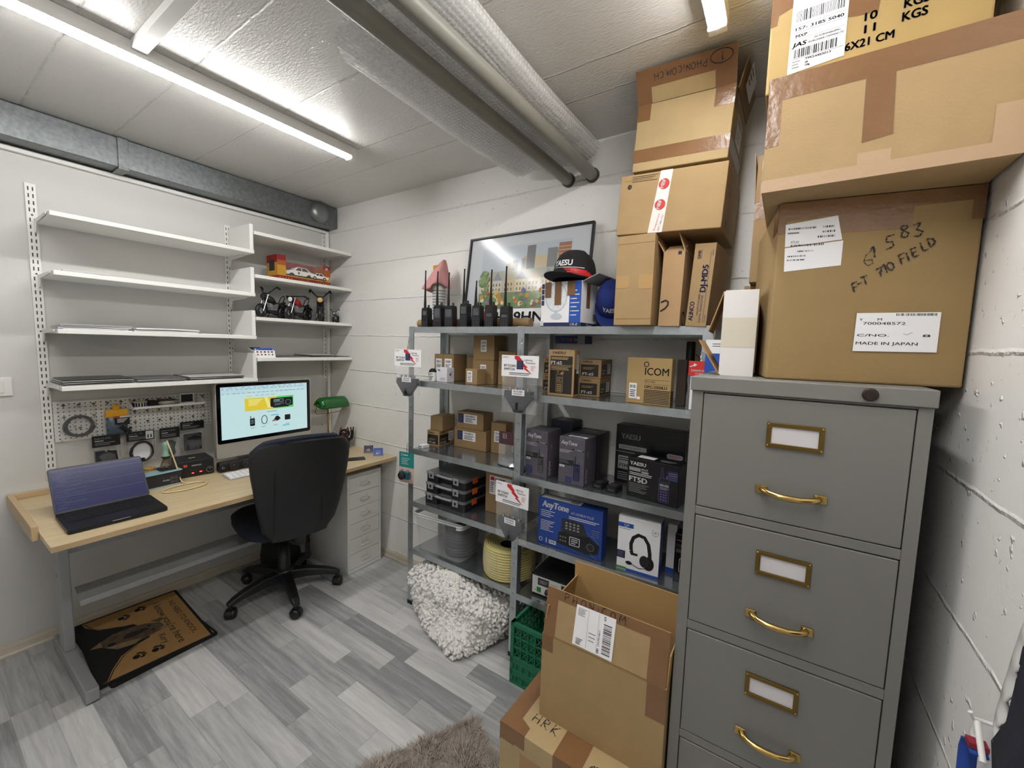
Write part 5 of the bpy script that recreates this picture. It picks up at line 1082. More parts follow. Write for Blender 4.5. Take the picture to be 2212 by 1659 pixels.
b = Bx('white_carton', 'white and blue box half hidden right behind the headset box', 'box', (2.566, -.17), (2.602, -.17), .1, Z, .80, PAPER, body='box_body'); P = b.P(FRONT); P.rect(0, 0, b.w, .02, BLUE); P.done()
b = Bx('microphone_box', 'black microphone box lettered SSM at the right end of fourth shelf', 'box', (2.606, -.222), (2.660, -.222), .06, Z, .79, YB, body='box_body'); w_, h = b.w, b.h
P = b.P(FRONT); P.rect(.006, h*.87, .05, h*.88, GREYP); P.text('SSM-B', .006, h*.73, .012, GREYP, w=.046, bold=.02); P.fine(.006, h*.62, .04, h*.7, GREYINK, 4, .3); P.line(rrect(.02, h*.22, .042, h*.5, .004, 3), .0016, WHINK, True); P.rect(.027, h*.4, .036, h*.45, WHINK); P.disc(.04, h*.07, .005, WHINK); P.done()
# level 5
Z = SL[4]
t = thing('storage_tub', 'clear plastic storage tub with a lid rim, holding a cable coil', 'storage tub', (1.40, -.15, Z+.0006))
def tubring(hw, hd, z): return [(x, y, z) for x, y in rrect(-hw, -hd, hw, hd, .03, 5)]
MB().loft([tubring(.155, .112, .0), tubring(.158, .115, .01), tubring(.172, .128, .195), tubring(.175, .131, .20)], TUBF, True, False).add(tubring(.155, .112, .001), [tuple(range(24))], TUBF).build('tub_walls', t)
RIMM = mat('clear_tub_rim', '#D4D8D8', .2, alpha=.75)
rim = MB()
for z in (.195, .207): rim.tube([(x, y, z) for x, y, _ in tubring(.178, .133, 0)]+[(.178, -.103, z)], .0055, RIMM, 8)
rim.build('rim', t)
t = thing('cable_coil', 'dark grey coil of cable lying inside the clear tub', 'cable coil', (1.465, -.145, Z+.008))
mb = MB(); r_ = random.Random(3)
for ly in range(8):
    for rg in range(2):
        R_ = .088-.016*rg+r_.uniform(-.004, .004); mb.loft([[((R_+.0075*math.cos(b_))*math.cos(a)*1.0, (R_+.0075*math.cos(b_))*math.sin(a), .008+.0148*ly+.0075*math.sin(b_)+.002*math.sin(2*a+ly)) for b_ in [2*PI*j/8 for j in range(8)]] for a in [2*PI*i/32 for i in range(33)]], mat('slate_cable', '#3A3D48', .5), True, False)
mb.tube([(-.088, 0, .1), (-.105, -.01, .12), (-.11, -.02, .10), (-.09, -.03, .06)], .005, mat('slate_cable', '#3A3D48', .5)); mb.build('cable_turns', t)
t = thing('rope_coil', 'fat coil of yellow cable in torn clear wrap behind the middle rack post', 'cable coil', (1.795, -.148, Z+.0006))
YC = mat('yellow_cable', '#C9BC7C', .4); mb = MB()
for ly in range(12):
    R_ = .128+.006*math.sin(PI*(ly+.5)/12); mb.loft([[((R_+.0072*math.cos(b_))*math.cos(a)*.98, (R_+.0072*math.cos(b_))*math.sin(a)*.98, .0075+.0128*ly+.0072*math.sin(b_)) for b_ in [2*PI*j/8 for j in range(8)]] for a in [2*PI*i/40 for i in range(41)]], YC, True, False)
for i in range(6): 
    R_ = .118-.0125*i; mb.loft([[((R_+.007*math.cos(b_))*math.cos(a), (R_+.007*math.cos(b_))*math.sin(a), .152-.003*i+.007*math.sin(b_)) for b_ in [2*PI*j/8 for j in range(8)]] for a in [2*PI*i_/36 for i_ in range(37)]], YC, True, False)
mb.lathe([(.05, .0), (.05, .135)], DARK, 24, cap=False); mb.build('cable_turns', t)
MB().loft([[(.1395*math.cos(a), .1395*math.sin(a), z) for z in (.03, .07, .11, .146)] for a in [rad(215+8*i) for i in range(9)]], FILM, True, False, False).build('clear_wrap', t)
Z = SR[4]
b = Bx('power_supply', 'white fronted bench power supply with two meters on the lowest shelf', 'power supply', (1.985, -.246), (2.215, -.240), .2, Z+.008, .432, BLACKM, body='housing'); w_, h = b.w, b.h
P = b.P(FRONT, 'front_panel'); P.rect(.006, .004, w_-.006, h-.006, mat('pale_grey_panel', '#C9C8C4', .4))
for x in (.035, .155): P.rect(x, h*.5, x+.058, h*.86, BLACK); P.rect(x+.005, h*.56, x+.053, h*.80, mat('meter_glass', '#3A3C40', .15)); P.fine(x+.01, h*.6, x+.05, h*.76, GREYP, 2, .3); P.line([(x+.03, h*.58), (x+.02, h*.74)], .0008, WHINK)
P.fine(.1, h*.55, .14, h*.74, GREYINK, 4, .3); P.disc(.022, h*.2, .003, GREYINK); P.done()
MB().box(.032, -.005, h*.16, .052, 0, h*.4, mat('green_rocker', '#1E7A36', .3)).build('power_switch', b.t, bevel=.002)
MB().lathe([(.013, 0), (.013, .004), (.010, .005), (.0095, .016), (.002, .0165)], BLACK, 18, mx((.088, -.0005, h*.28), (1, 0, 0), (0, 0, 1))).build('control_knob', b.t)
MB().box(.01, .01, -.008, .03, .03, 0, BLACK).box(w_-.03, .01, -.008, w_-.01, .03, 0, BLACK).box(.01, .16, -.008, .03, .18, 0, BLACK).box(w_-.03, .16, -.008, w_-.01, .18, 0, BLACK).build('rubber_feet', b.t)
# hanging packs on the rack posts
def coax_pack(label, x, y, z, w_, hc, hb, navy=True, seed=1, rz=0, inner=0):
    t = thing('switch_pack', label, 'hanging pack', (x, y, z), rz, 'hanging coax switch packs')
    MB().box(-w_/2, -.0015, -hc, w_/2, .0015, 0, PAPER).build('header_card', t)
    P = Print(t, mx((-w_/2, -.0015, -hc), (1, 0, 0), (0, 0, 1)))
    P.poly([(w_*.36, hc*.98), (w_*.47, hc*.98), (w_*.60, hc*.72), (w_*.57, hc*.70), (w_*.72, hc*.46), (w_*.67, hc*.44), (w_*.84, hc*.14), (w_*.60, hc*.40), (w_*.64, hc*.43), (w_*.48, hc*.62), (w_*.52, hc*.65), (w_*.36, hc*.84)], RED)
    P.text('Lightning', w_*.62, hc*.76, hc*.085, INK, w=w_*.22); P.text('Protection', w_*.67, hc*.63, hc*.085, INK, w=w_*.24)
    P.text('RF COAX', w_*.07, hc*.46, hc*.11, INK, w=w_*.33, bold=.02); P.text('SWITCH', w_*.07, hc*.30, hc*.11, INK, w=w_*.29, bold=.02)
    P.rect(w_*.22, hc*.16, w_*.78, hc*.19, INK); P.fine(w_*.22, hc*.06, w_*.75, hc*.14, GREYINK, 1, .4); P.fine(w_*.03, hc*.86, w_*.2, hc*.95, GREYINK, 2, .3); P.fine(w_*.8, hc*.3, w_*.92, hc*.55, mat('pale_red_ink', '#CC7777', .5), 4, .3)
    if navy: P.rect(w_*.42, hc*.36, w_*.60, hc*.76, NAVY); P.fine(w_*.435, hc*.4, w_*.58, hc*.74, GREYINK, 4, .2)
    P.done()
    b_ = MB(); film(b_, w_*.95, hb, .05, FILM, seed=seed, z0=-hc+.002); b_.build('clear_bag', t, rot=(0, 0, -PI/2))
    zt = -hc-hb*.38; SWB = mat('switch_housing', '#2B2D33', .4)
    MB().prism([(-w_*.36, 0), (w_*.36, 0), (w_*.38, -hb*.16), (w_*.14, -hb*.5), (w_*.1, -hb*.58), (-w_*.1, -hb*.58), (-w_*.14, -hb*.5), (-w_*.38, -hb*.16)], -.012, .012, SWB, mx((0, 0, zt), (1, 0, 0), (0, 0, 1))).build('switch_body', t, bevel=.003)
    mb = MB()
    for q in (-.24, -.08, .08, .24): mb.tube([(w_*q, 0, zt), (w_*q, 0, zt+.016)], .007, CHROME, 12)
    mb.build('sockets', t)
    MB().box(-.004, -.022, zt-hb*.5, .004, -.012, zt-hb*.3, BLACK).build('lever', t)
    P = Print(t, mx((-w_*.16, -.0125, zt-hb*.12), (1, 0, 0), (0, 0, 1)), 'barcode_label'); P.rect(0, 0, w_*.34, hb*.16, PAPER); P.bars(w_*.04, hb*.08, w_*.3, hb*.14, INK, 14); P.fine(w_*.04, hb*.02, w_*.28, hb*.07, GREYINK, 1, .5); P.done()
    P = Print(t, mx((-w_*.36, -.0121, zt-hb*.56), (1, 0, 0), (0, 0, 1)), 'body_marks')
    for q in (.25, .33, .41, .48): P.disc(w_*q, hb*.2, .0018, GREYINK)
    P.done()
    MB().tube([(0, 0, -.006), (0, -.004, .004), (.004, .006, .05), (.002, .012, .075), (-.002, .006, .05), (0, .002, 0)], .0014, CHROME, 6).build('wire_hook', t)
coax_pack('white carded coax switch pack hanging on the left rack post', 1.222, -.325, 1.462, .185, .092, .165, True, 31, rad(6), 1)
coax_pack('white carded coax switch pack hanging high on the middle rack post', 1.935, -.327, 1.455, .185, .095, .165, True, 32, rad(4))
coax_pack('white carded coax switch pack hanging low on the middle rack post', 1.915, -.33, .868, .185, .10, .17, False, 33, rad(-3))
t = thing('blister_pack', 'teal carded blister pack hanging on the left rack post', 'hanging pack', (1.213, -.322, .897), rad(8)); TEALC = mat('teal_card', '#1F7F7B', .45)
MB().box(-.05, -.001, -.085, .05, .001, 0, TEALC).box(-.05, -.001, -.17, .05, .001, -.085, mat('pale_pink_card', '#C9A99A', .5)).build('backing_card', t)
P = Print(t, mx((-.05, -.001, -.17), (1, 0, 0), (0, 0, 1))); P.ring(.02, .155, .006, .0015, WHINK); P.fine(.03, .148, .06, .16, WHINK, 1, .4); P.fine(.018, .1, .075, .14, WHINK, 4, .25); P.done()
film(MB(), .095, .09, .05, TUBF, seed=9, z0=-.083).build('blister', t, rot=(0, 0, -PI/2))
MB().box(-.034, -.024, -.145, .034, -.002, -.105, mat('teal_switch_body', '#1C4C58', .4)).lathe([(.022, 0), (.022, .012), (.012, .016), (.003, .02)], BLACK, 16, mx((-.01, -.024, -.125), (1, 0, 0), (0, 0, 1))).tube([(-.02, -.013, -.105), (-.02, -.013, -.095)], .007, CHROME, 10).tube([(.018, -.013, -.105), (.018, -.013, -.095)], .007, CHROME, 10).build('switch_body', t, bevel=.002)
MB().tube([(0, 0, -.008), (.004, .004, .04), (.002, .016, .06), (-.003, .004, .04), (0, .002, -.004)], .0013, CHROME, 6).build('wire_hook', t)
t = thing('antenna_pack', 'red headed bag with a black coil antenna hanging left of the filing cabinet', 'hanging pack', (2.668, -.335, 1.462), rad(-4))
MB().box(-.036, -.001, -.05, .036, .001, 0, mat('red_card', '#C9302A', .45)).build('header_card', t)
P = Print(t, mx((-.036, -.001, -.05), (1, 0, 0), (0, 0, 1))); P.text('DIAMOND', .036, .014, .007, WHINK, w=.052, al='c', bold=.03); P.text('ANTENNA', .036, .006, .004, WHINK, w=.03, al='c'); P.line([(.004, .03), (.02, .036)], .003, WHINK); P.poly([(.018, .03), (.028, .038), (.016, .042)], WHINK); P.done()
film(MB(), .075, .14, .03, FILM, seed=41, z0=-.048).build('clear_bag', t, rot=(0, 0, -PI/2)); MB().box(-.028, .002, -.17, .026, .003, -.052, PAPER).build('insert_card', t)
mb = MB()
for i in range(9): mb.lathe([(.016, 0), (.0175, .003), (.016, .006)], BLACK, 14, Matrix.Translation((.008, -.004-.0, -.178+.009*i)))
mb.tube([(.008, -.004, -.18), (.008, -.004, -.07)], .011, DARK, 10); mb.build('coil_antenna', t)
P = Print(t, mx((-.03, .001, -.12), (1, 0, 0), (0, 0, 1)), 'insert_print'); P.rect(.01, .03, .04, .036, NAVY); P.rect(.012, .04, .036, .05, NAVY); P.done()
MB().tube([(.004, 0, -.01), (.0, .004, .012), (-.004, .02, .03), (-.004, .045, .03)], .0013, CHROME, 6).build('wire_hook', t)
t = thing('antenna_pack', 'blue and white carded pack behind the white open box by filing cabinet', 'hanging pack', (2.716, -.36, 1.535), 0); MB().box(-.03, -.001, -.12, .03, .001, 0, BLUE).build('header_card', t); P = Print(t, mx((-.03, -.001, -.12), (1, 0, 0), (0, 0, 1))); P.rect(0, .075, .06, .12, PAPER); P.fine(.02, .095, .05, .11, INK, 2, .3); P.done(); MB().tube([(0, 0, -.006), (-.02, .04, .03), (-.024, .066, .03)], .0013, CHROME, 6).build('wire_hook', t)
# ------------------------------------------------------------------ top of the rack
Z = ZT
def radio(label, x, w_, h, y, scr, keys, ant_top, knobs, ax=.3, y2=None):
    t = thing('handheld_radio', label, 'radio', (x, y, Z+.0004), rad(RND.uniform(-8, -2)), 'handheld radios in a row'); d = .032
    MB().prism([(-w_/2, 0), (w_/2, 0), (w_/2+.001, h*.3), (w_/2, h*.88), (w_/2-.004, h), (-w_/2+.004, h), (-w_/2, h*.88), (-w_/2-.001, h*.3)], -d, 0, BLACK, mx((0, 0, 0), (1, 0, 0), (0, 0, 1))).build('radio_body', t, bevel=.003)
    a = -w_*ax; H = ant_top-Z
    MB().tube([(a, d*.5, h-.002), (a, d*.5, h+.02), (a, d*.5, h+.055), (a+.002, d*.5, H-.02), (a+.003, d*.5, H-.006), (a+.003, d*.5, H)], [.0075, .0072, .0055, .0033, .0033, .0042], BLACKM, 10).build('antenna', t)
    for i in range(knobs): MB().lathe([(.007, 0), (.007, .004), (.0062, .005), (.006, .015), (.001, .0155)], BLACK, 14, Matrix.Translation((w_*.28-i*.017, d*.5, h))).build('control_knob', t)
    P = Print(t, mx((-w_/2, 0, 0), (1, 0, 0), (0, 0, 1)), 'screen'); s0, s1, su = scr; P.rr(w_*su, h*s0, w_*(1-su), h*s1, .002, mat('handset_lcd', '#4A4E54', .12)); P.line(rrect(w_*su, h*s0, w_*(1-su), h*s1, .002, 2), .0008, GREYINK, True); P.done()
    P = Print(t, mx((-w_/2, 0, 0), (1, 0, 0), (0, 0, 1)), 'keypad'); k0, k1, nr, ncol = keys
    for r in range(nr):
        for c in range(ncol):
            u = w_*.12+w_*.76*(c+.12)/ncol; v = h*k0+h*(k1-k0)*(r+.15)/nr; P.rr(u, v, u+w_*.76/ncol*.72, v+h*(k1-k0)/nr*.62, .0012, DARK); P.rect(u+w_*.76/ncol*.24, v+h*(k1-k0)/nr*.22, u+w_*.76/ncol*.5, v+h*(k1-k0)/nr*.42, GREYP)
    P.done()
    if y2:
        P = Print(t, mx((-w_/2, 0, 0), (1, 0, 0), (0, 0, 1)), 'speaker_slots')
        for i in range(3): P.rr(w_*.1, h*(y2+.055*i), w_*.9, h*(y2+.03+.055*i), .001, DARK)
        P.done()
radio('slim handheld radio with a small square screen, at the left end of the row', 1.268, .050, .104, -.25, (.62, .82, .22), (.06, .32, 4, 4), 1.888, 1)
radio('handheld radio with a tall pale screen, standing in front of the pink cloth bottle', 1.36, .056, .114, -.25, (.44, .84, .14), (.26, .42, 2, 3), 1.877, 1)
radio('handheld radio with a large square screen and few keys, third from the row end', 1.44, .060, .110, -.25, (.48, .82, .14), (.1, .44, 4, 3), 1.866, 1)
radio('handheld radio with three top knobs and a long keypad, beside the picture frame', 1.54, .052, .118, -.25, (.58, .86, .18), (.05, .5, 5, 3), 1.876, 2)
radio('handheld radio with the shortest antenna of the row', 1.62, .052, .106, -.25, (.55, .86, .18), (.05, .48, 5, 3), 1.812, 3)
radio('handheld radio with ribbed top and thick antenna, sixth in the row', 1.70, .052, .106, -.25, (.48, .60, .2), (.05, .42, 5, 3), 1.859, 1, .05, .7)
radio('handheld radio with ribbed top standing apart at the right end of the row', 1.79, .054, .098, -.25, (.46, .58, .2), (.05, .40, 5, 3), 1.868, 1, .15, .68)
# spray bottle under a pink cloth
t = thing('spray_bottle', 'cleaning bottle with a striped label hidden under a pink cloth', 'bottle', (1.225, -.095, Z+.0004))
MB().lathe([(.034, 0), (.036, .006), (.036, .235), (.03, .26), (.014, .285), (.013, .31)], mat('pale_bottle_plastic', '#D6D5CE', .35), 22).build('bottle_body', t)
mb = MB()
for i in range(9): mb.lathe([(.0365, .08+.016*i), (.0367, .082+.016*i), (.0365, .089+.016*i)], GREYP, 22, cap=False)
mb.build('label_stripes', t)
MB().box(-.02, -.03, .31, .018, .02, .355, mat('amber_trigger', '#B9862E', .4)).tube([(0, -.025, .33), (0, -.04, .29)], .006, mat('dark_red_trigger', '#6A2028', .4)).build('trigger_head', t, bevel=.006)
PK = mat('pink_cloth', '#C98F90', .9, bump=.5, bscale=260, var=.06, vscale=20)
t = thing('pink_cloth', 'pink cleaning cloth draped over the bottle behind the radios', 'cloth', (1.225, -.095, Z))
rings = []
for i in range(13):
    q = i/12; ring = []; g = q**.75
    for j in range(48):
        a = 2*PI*j/48; c_, d_ = math.cos(a), math.sin(a)
        xx = .040*(1-g)+(.108 if c_ < 0 else .062)*c_*g*(1+.10*q*math.sin(4*a+.5)); yy = d_*(.008+.062*g)*(1+.16*q*math.sin(5*a+1))
        zz = .385-q*(.148+.012*math.sin(3*a+.8))-.02*q*max(0, -c_)+.02*(1-q)*q*max(0, c_)
        ring.append((xx, max(-.075, min(yy, .075)), zz))
    rings.append(ring)
mb = MB().loft(rings, PK, True, False); mb.add(rings[0], [tuple(range(48))[::-1]], PK, True); o = mb.build('cloth_fold', t); s_ = o.modifiers.new('thick', 'SOLIDIFY'); s_.thickness = .003
# framed picture leaning on the wall
t = thing('framed_picture', 'large thin black framed town picture leaning on the back wall behind the radios', 'picture', (1.40, -.085, Z+.0004), rad(-.4)); t.rotation_euler = (rad(-7.5), 0, rad(-.4))
W_, H_ = .735, .50; mb = MB()
for a in ((0, 0, W_, .010), (0, H_-.010, W_, H_), (0, .010, .010, H_-.010), (W_-.010, .010, W_, H_-.010)): mb.box(a[0], -.014, a[1], a[2], .004, a[3], BLACK)
mb.build('picture_frame', t, bevel=.001)
MB().box(.010, -.004, .010, W_-.010, .003, H_-.010, mat('picture_mount', '#C4C8CC', .5)).build('mount_board', t)
F = mx((0, -.004, 0), (1, 0, 0), (0, 0, 1)); P = Print(t, F, 'townscape_print'); r_ = random.Random(2)
x0, x1, y0, y1 = .095, .63, .105, .435
c = lambda n, h: mat('print_'+n, h, .6)
P.rect(x0, y0, x1, y1, c('sky', '#B7BFC8'))
tones = ['#B9A98C', '#A9A294', '#C9B894', '#8E8A88', '#9A8678', '#D2C6A4']
for i in range(22): a = x0+.15+r_.random()*.33; h_ = .02+r_.random()*.07*(a-x0)/.4; P.rect(a, .30, a+.018+.02*r_.random(), .31+h_, c('tower%d' % (i % 6), tones[i % 6]))
P.rect(x1-.25, .30, x1-.20, .425, c('slab', '#6E7072')); P.rect(x1-.07, .25, x1-.004, .42, c('brick', '#9A6A52'))
for i in range(9): P.rect(x1-.068, .262+.017*i, x1-.006, .266+.017*i, c('brick_line', '#C9A78A'))
P.rect(x1-.13, .29, x1-.075, .40, c('slab2', '#7E8082')); P.rect(x1-.2, .30, x1-.14, .37, c('tower2', '#D2C6A4'))
P.rect(x0, .25, x1, .305, c('haze', '#A9AC9C'))
for i in range(7):
    a = x0+.005+.075*i; k_ = .06+.02*r_.random(); P.rect(a, .19, a+k_, .255, c('house%d' % (i % 3), ['#D9CBA4', '#CFC4B0', '#C7B48C'][i % 3])); P.poly([(a, .255), (a+k_, .255), (a+k_*.5, .30)], c('gable%d' % (i % 2), ['#B8A98A', '#8E8C98'][i % 2]))
    for j in range(6): P.rect(a+.008+.02*(j % 3), .198+.026*(j//3), a+.016+.02*(j % 3), .213+.026*(j//3), c('window', '#6A665E'))
P.rect(x0, y0, x1, .19, c('lawn', '#6E8A58'))
for i in range(70): P.disc(x0+.01+r_.random()*.51, .115+r_.random()*.085, .006+.009*r_.random(), c('crowd%d' % (i % 6), ['#B9863A', '#C9B070', '#7A6A8E', '#54783E', '#A85A40', '#D8CCA8'][i % 6]), n=8)
P.rect(x0, .275, x0+.02, .29, c('tree', '#5E7A48'))
for i in range(18): P.disc(x0+.004+r_.random()*.05, .19+r_.random()*.11, .014, c('tree%d' % (i % 2), ['#5E7A48', '#7A9060'][i % 2]), n=8)
P.fine(x0+.05, .078, x0+.4, .09, GREYINK, 1, .4); P.done()
gl = mat('picture_glass', '#FFFFFF', .04, spec=.6); k = NT(gl); nb = gl.node_tree; tr = k.n('ShaderNodeBsdfTransparent'); gs = k.n('ShaderNodeBsdfGlossy'); gs.inputs['Roughness'].default_value = .16; fr = k.n('ShaderNodeLayerWeight'); fr.inputs[0].default_value = .2; mi = k.n('ShaderNodeMixShader'); k.l(k.math('ADD', k.math('MULTIPLY', fr.outputs['Fresnel'], .5), .03, clamp=True), mi.inputs[0]); k.l(tr.outputs[0], mi.inputs[1]); k.l(gs.outputs[0], mi.inputs[2]); k.l(mi.outputs[0], nb.nodes['Material Output'].inputs[0])
MB().add([(.0105, -.0085, .0105), (W_-.0105, -.0085, .0105), (W_-.0105, -.0085, H_-.0105), (.0105, -.0085, H_-.0105)], [(0, 1, 2, 3)], gl).build('glass', t)
t = thing('number_plate', 'white number plate with black letters leaning behind the radios', 'number plate', (1.53, -.145, Z+.0004)); t.rotation_euler = (rad(-8), 0, 0)
MB().prism(rrect(0, 0, .46, .098, .008), 0, .002, PAPER, mx((0, 0, 0), (1, 0, 0), (0, 0, 1))).build('plate', t, bevel=.0008)
P = Print(t, mx((0, -.002, 0), (1, 0, 0), (0, 0, 1)), 'plate_lettering'); P.rr(.01, .03, .06, .09, .006, RED); P.text('HB9HN', .135, .032, .050, INK, w=.27, bold=.03); P.done()
tag(MB().tube([(1.165, -.185, Z+.0235), (1.90, -.185, Z+.0235)], .023, CARD3, 18).build('cardboard_tube'), 'brown cardboard tube lying behind the row of radios', 'tube')
# fan box with caps
b = Bx('fan_box', 'white and blue desk fan box with tape strips, under the black cap', 'box', (1.995, -.262), (2.188, -.268), .165, Z, 1.775, PAPER, body='box_body'); w_, h = b.w, b.h
P = b.P(FRONT); P.rect(0, 0, w_, .018, NAVY); P.rect(w_*.72, .018, w_, h, BLUE); FG = mat('fan_print_grey', '#C2C8D0', .5)
P.ring(.075, .125, .05, .006, FG, .06); P.disc(.075, .125, .044, mat('fan_print_pale', '#E2E6EA', .5), .054)
for i in range(10): a = 2*PI*i/10; P.line([(.075, .125), (.075+.044*math.cos(a), .125+.054*math.sin(a))], .0016, FG)
P.disc(.075, .125, .01, FG); P.poly([(.07, .07), (.082, .07), (.085, .05), (.066, .05)], FG); P.disc(.078, .044, .028, FG, .013)
for i in range(4): P.rr(.003, .092+.024*i, .016, .113+.024*i, .002, NAVY)
for i in range(7): P.rect(w_*.75, h*.78-.017*i, w_*.75+.004, h*.78-.017*i+.004, WHINK); P.rect(w_*.78, h*.78-.017*i, w_*(.9+.06*(i % 2)), h*.78-.017*i+.004, WHINK)
P.text('CR-E', w_*.75, .005, .010, WHINK, w=.034, bold=.03, shear=.2); P.rect(.0, .004, .016, .026, WHINK); P.line([(.008, .008), (.008, .022)], .001, NAVY); P.done()
P = b.P(FRONT, 'tape'); P.rect(.02, .125, .05, h, TAPE); P.rect(.068, .092, .10, h, TAPE); P.rect(.128, .13, .165, h, TAPE); P.done()
P = b.P(RIGHT); P.rect(0, 0, .165, .018, NAVY); P.text('Fan', .06, .005, .009, WHINK, w=.05); P.bars(.12, .03, .155, .06, INK, 10); P.done(); P = b.P(RIGHT, 'tape'); P.rect(.05, .08, .085, h, TAPE); P.done()
fl = MB().box(0, 0, 0, .004, .16, .075, mat('inner_grey_board', '#8A8A8C', .7)).build('open_flap', b.t); fl.location = (w_+.001, .004, h-.002); fl.rotation_euler = (0, rad(68), 0)
def cap_thing(label, loc, rz, m, stripes=False, tilt=0, sc_=1, txt='YAESU'):
    t = thing('baseball_cap', label, 'cap', loc, rz); t.rotation_euler = (tilt, 0, rz); t.scale = (sc_,)*3
    # bill points to -y
    rings = []
    for i in range(11):
        q = i/10; a = q*PI/2; z = .122*math.sin(a)**.9+.004; R_ = .095*math.cos(a)**.62+.002
        rings.append([(R_*.93*math.cos(b_), R_*1.08*math.sin(b_)+(.010*z/.12), z*(1.06 if math.sin(b_) < 0 else 1)) for b_ in [2*PI*j/36 for j in range(36)]])
    MB().loft(rings, m, True, False).build('crown', t).modifiers.new('thick', 'SOLIDIFY').thickness = .0025
    vs = []; fs = []; N = 17; K = 7
    for i in range(N):
        a = PI+PI*i/(N-1)
        for j in range(K):
            q = j/(K-1); x = .088*math.cos(a); y = .100*math.sin(a)-.075*q*abs(math.sin(a))**.65; z = .008+.012*q-.26*(x**2)*4*(.35+q)*1.1
            vs.append((x*(1+.06*q), y, z))
    for i in range(N-1):
        for j in range(K-1): a = i*K+j; fs.append((a, a+1, a+K+1, a+K))
    vs = [(x, y, z-.0+.0) for x, y, z in vs]
    MB().add(vs, fs, m, True).build('bill', t).modifiers.new('thick', 'SOLIDIFY').thickness = .003
    MB().lathe([(.008, .126), (.007, .130), (.002, .132)], m, 12, Matrix.Translation((0, .009, 0))).build('top_button', t)
    e = MB()
    def on(u, v, lift=.002):               # angle u (deg from the front), height v
        q = math.asin(min(1, max(0, (v-.004)/.122))**(1/.9)); R_ = .095*math.cos(q)**.62+.002+lift; b_ = rad(-90+u); return (R_*.93*math.cos(b_), R_*1.08*math.sin(b_)+.010*v/.12, v*(1.06 if math.sin(b_) < 0 else 1))
    vs2, f2, tw = text2d(txt, .03); e.add([on(-30+60*x/tw, .052+.032*y) for x, y in vs2], f2, WHINK); e.build('emblem', t)
    if stripes:
        e = MB(); N = 9
        def band(u0, u1, a0, a1, b0, b1, mm, lf): e.add([on(u0+(u1-u0)*i/N, a0+(a1-a0)*i/N, lf) for i in range(N+1)]+[on(u0+(u1-u0)*i/N, b0+(b1-b0)*i/N, lf) for i in range(N+1)], [(i, i+1, N+2+i, N+1+i) for i in range(N)], mm)
        band(-32, 62, .046, .040, .047, .043, WHINK, .0026)
        for i in range(5): band(5+6*i, 70+9*i, .040-.008*i, .026-.006*i, .044-.008*i, .033-.0062*i, RED, .0022)
        e.build('stripes', t)
    return t
cap_thing('black cap with red stripes and white lettering on top of the fan box', (2.115, -.19, 1.7825), rad(-8), mat('black_cap_cloth', '#131215', .85, bump=.3, bscale=300), True, rad(0), 1.0)
cap_thing('dark blue cap wedged between the fan box and the plain carton', (2.272, -.125, Z+.108), rad(14), mat('blue_cap_cloth', '#1B2E78', .85, bump=.3, bscale=300), False, rad(62), .78)
# cartons on the rack top
b = Bx('tall_carton', 'tall plain brown carton left of the open box, under the sealed cartons', 'carton', (2.362, -.355), (2.4975, -.352), .33, Z, 1.907, CARD); P = b.P(FRONT, 'tape'); P.rect(.01, .13, .055, .185, TAPE2) if False else None
P = b.P(FRONT, 'fold_crease'); P.rect(0, .022, b.w, .0245, CEDGE); P.rect(.004, b.h-.03, b.w, b.h-.0285, CEDGE); P.done(); P = b.P(FRONT, 'paper_tape'); P.rect(.004, .135, .05, .18, mat('worn_card_patch', '#B08F5F', .8)); P.rect(.085, .13, .135, .18, mat('worn_card_patch', '#B08F5F', .8)); P.done()
# open grey-brown box with black loop marks
t = thing('open_carton', 'open topped carton with a black loop mark leaning beside the tall carton', 'carton', (2.5125, -.305, Z+.0005), rad(-2)); t.rotation_euler = (0, rad(1.2), rad(-2)); KB = mat('kraft_grey_board', '#B3926B', .8, bump=.1, bscale=200)
w_, d_, h = .073, .21, .262
MB().box(0, 0, 0, w_, .004, h, KB).box(0, d_-.004, 0, w_, d_, h, KB).box(0, .004, 0, .004, d_-.004, h, KB).box(w_-.004, .004, 0, w_, d_-.004, h, KB).box(.004, .004, 0, w_-.004, d_-.004, .004, KB).build('carton_body', t)
for nm, M_ in (('left_flap', mx((.001, 0, h), (0, d_*.9, 0), (-.035, 0, .06))), ('right_flap', mx((w_-.001, 0, h), (0, d_*.9, 0), (-.028, 0, .075))), ('front_flap', mx((0.004, .002, h), (w_-.008, 0, 0), (0, .055, .03)))):
    MB().box(0, 0, -.0015, 1, 1, .0015, KB, M_ @ Matrix.Diagonal((1, 1, 1/max(1e-6, M_.to_3x3().col[2].length), 1))).build(nm, t)
P = Print(t, mx((0, 0, 0), (1, 0, 0), (0, 0, 1))); P.line([(.004, .052), (.02, .062), (.029, .074), (.029, .086), (.02, .091), (.004, .084)], .0065, INK); P.rect(.05, h-.012, .062, h, INK); P.done()
P = Print(t, mx((w_, 0, 0), (0, 1, 0), (0, 0, 1))); P.ring(.045, .03, .022, .005, INK, a0=30, a1=300); P.done()
b = Bx('radio_carton', 'brown carton lettered DJ-MD5 leaning at the right end of the rack top', 'carton', (2.603, -.293), (2.672, -.300), .19, Z, 1.868, CARD, rot=(0, rad(3.5), 0)); w_, h = b.w, b.h
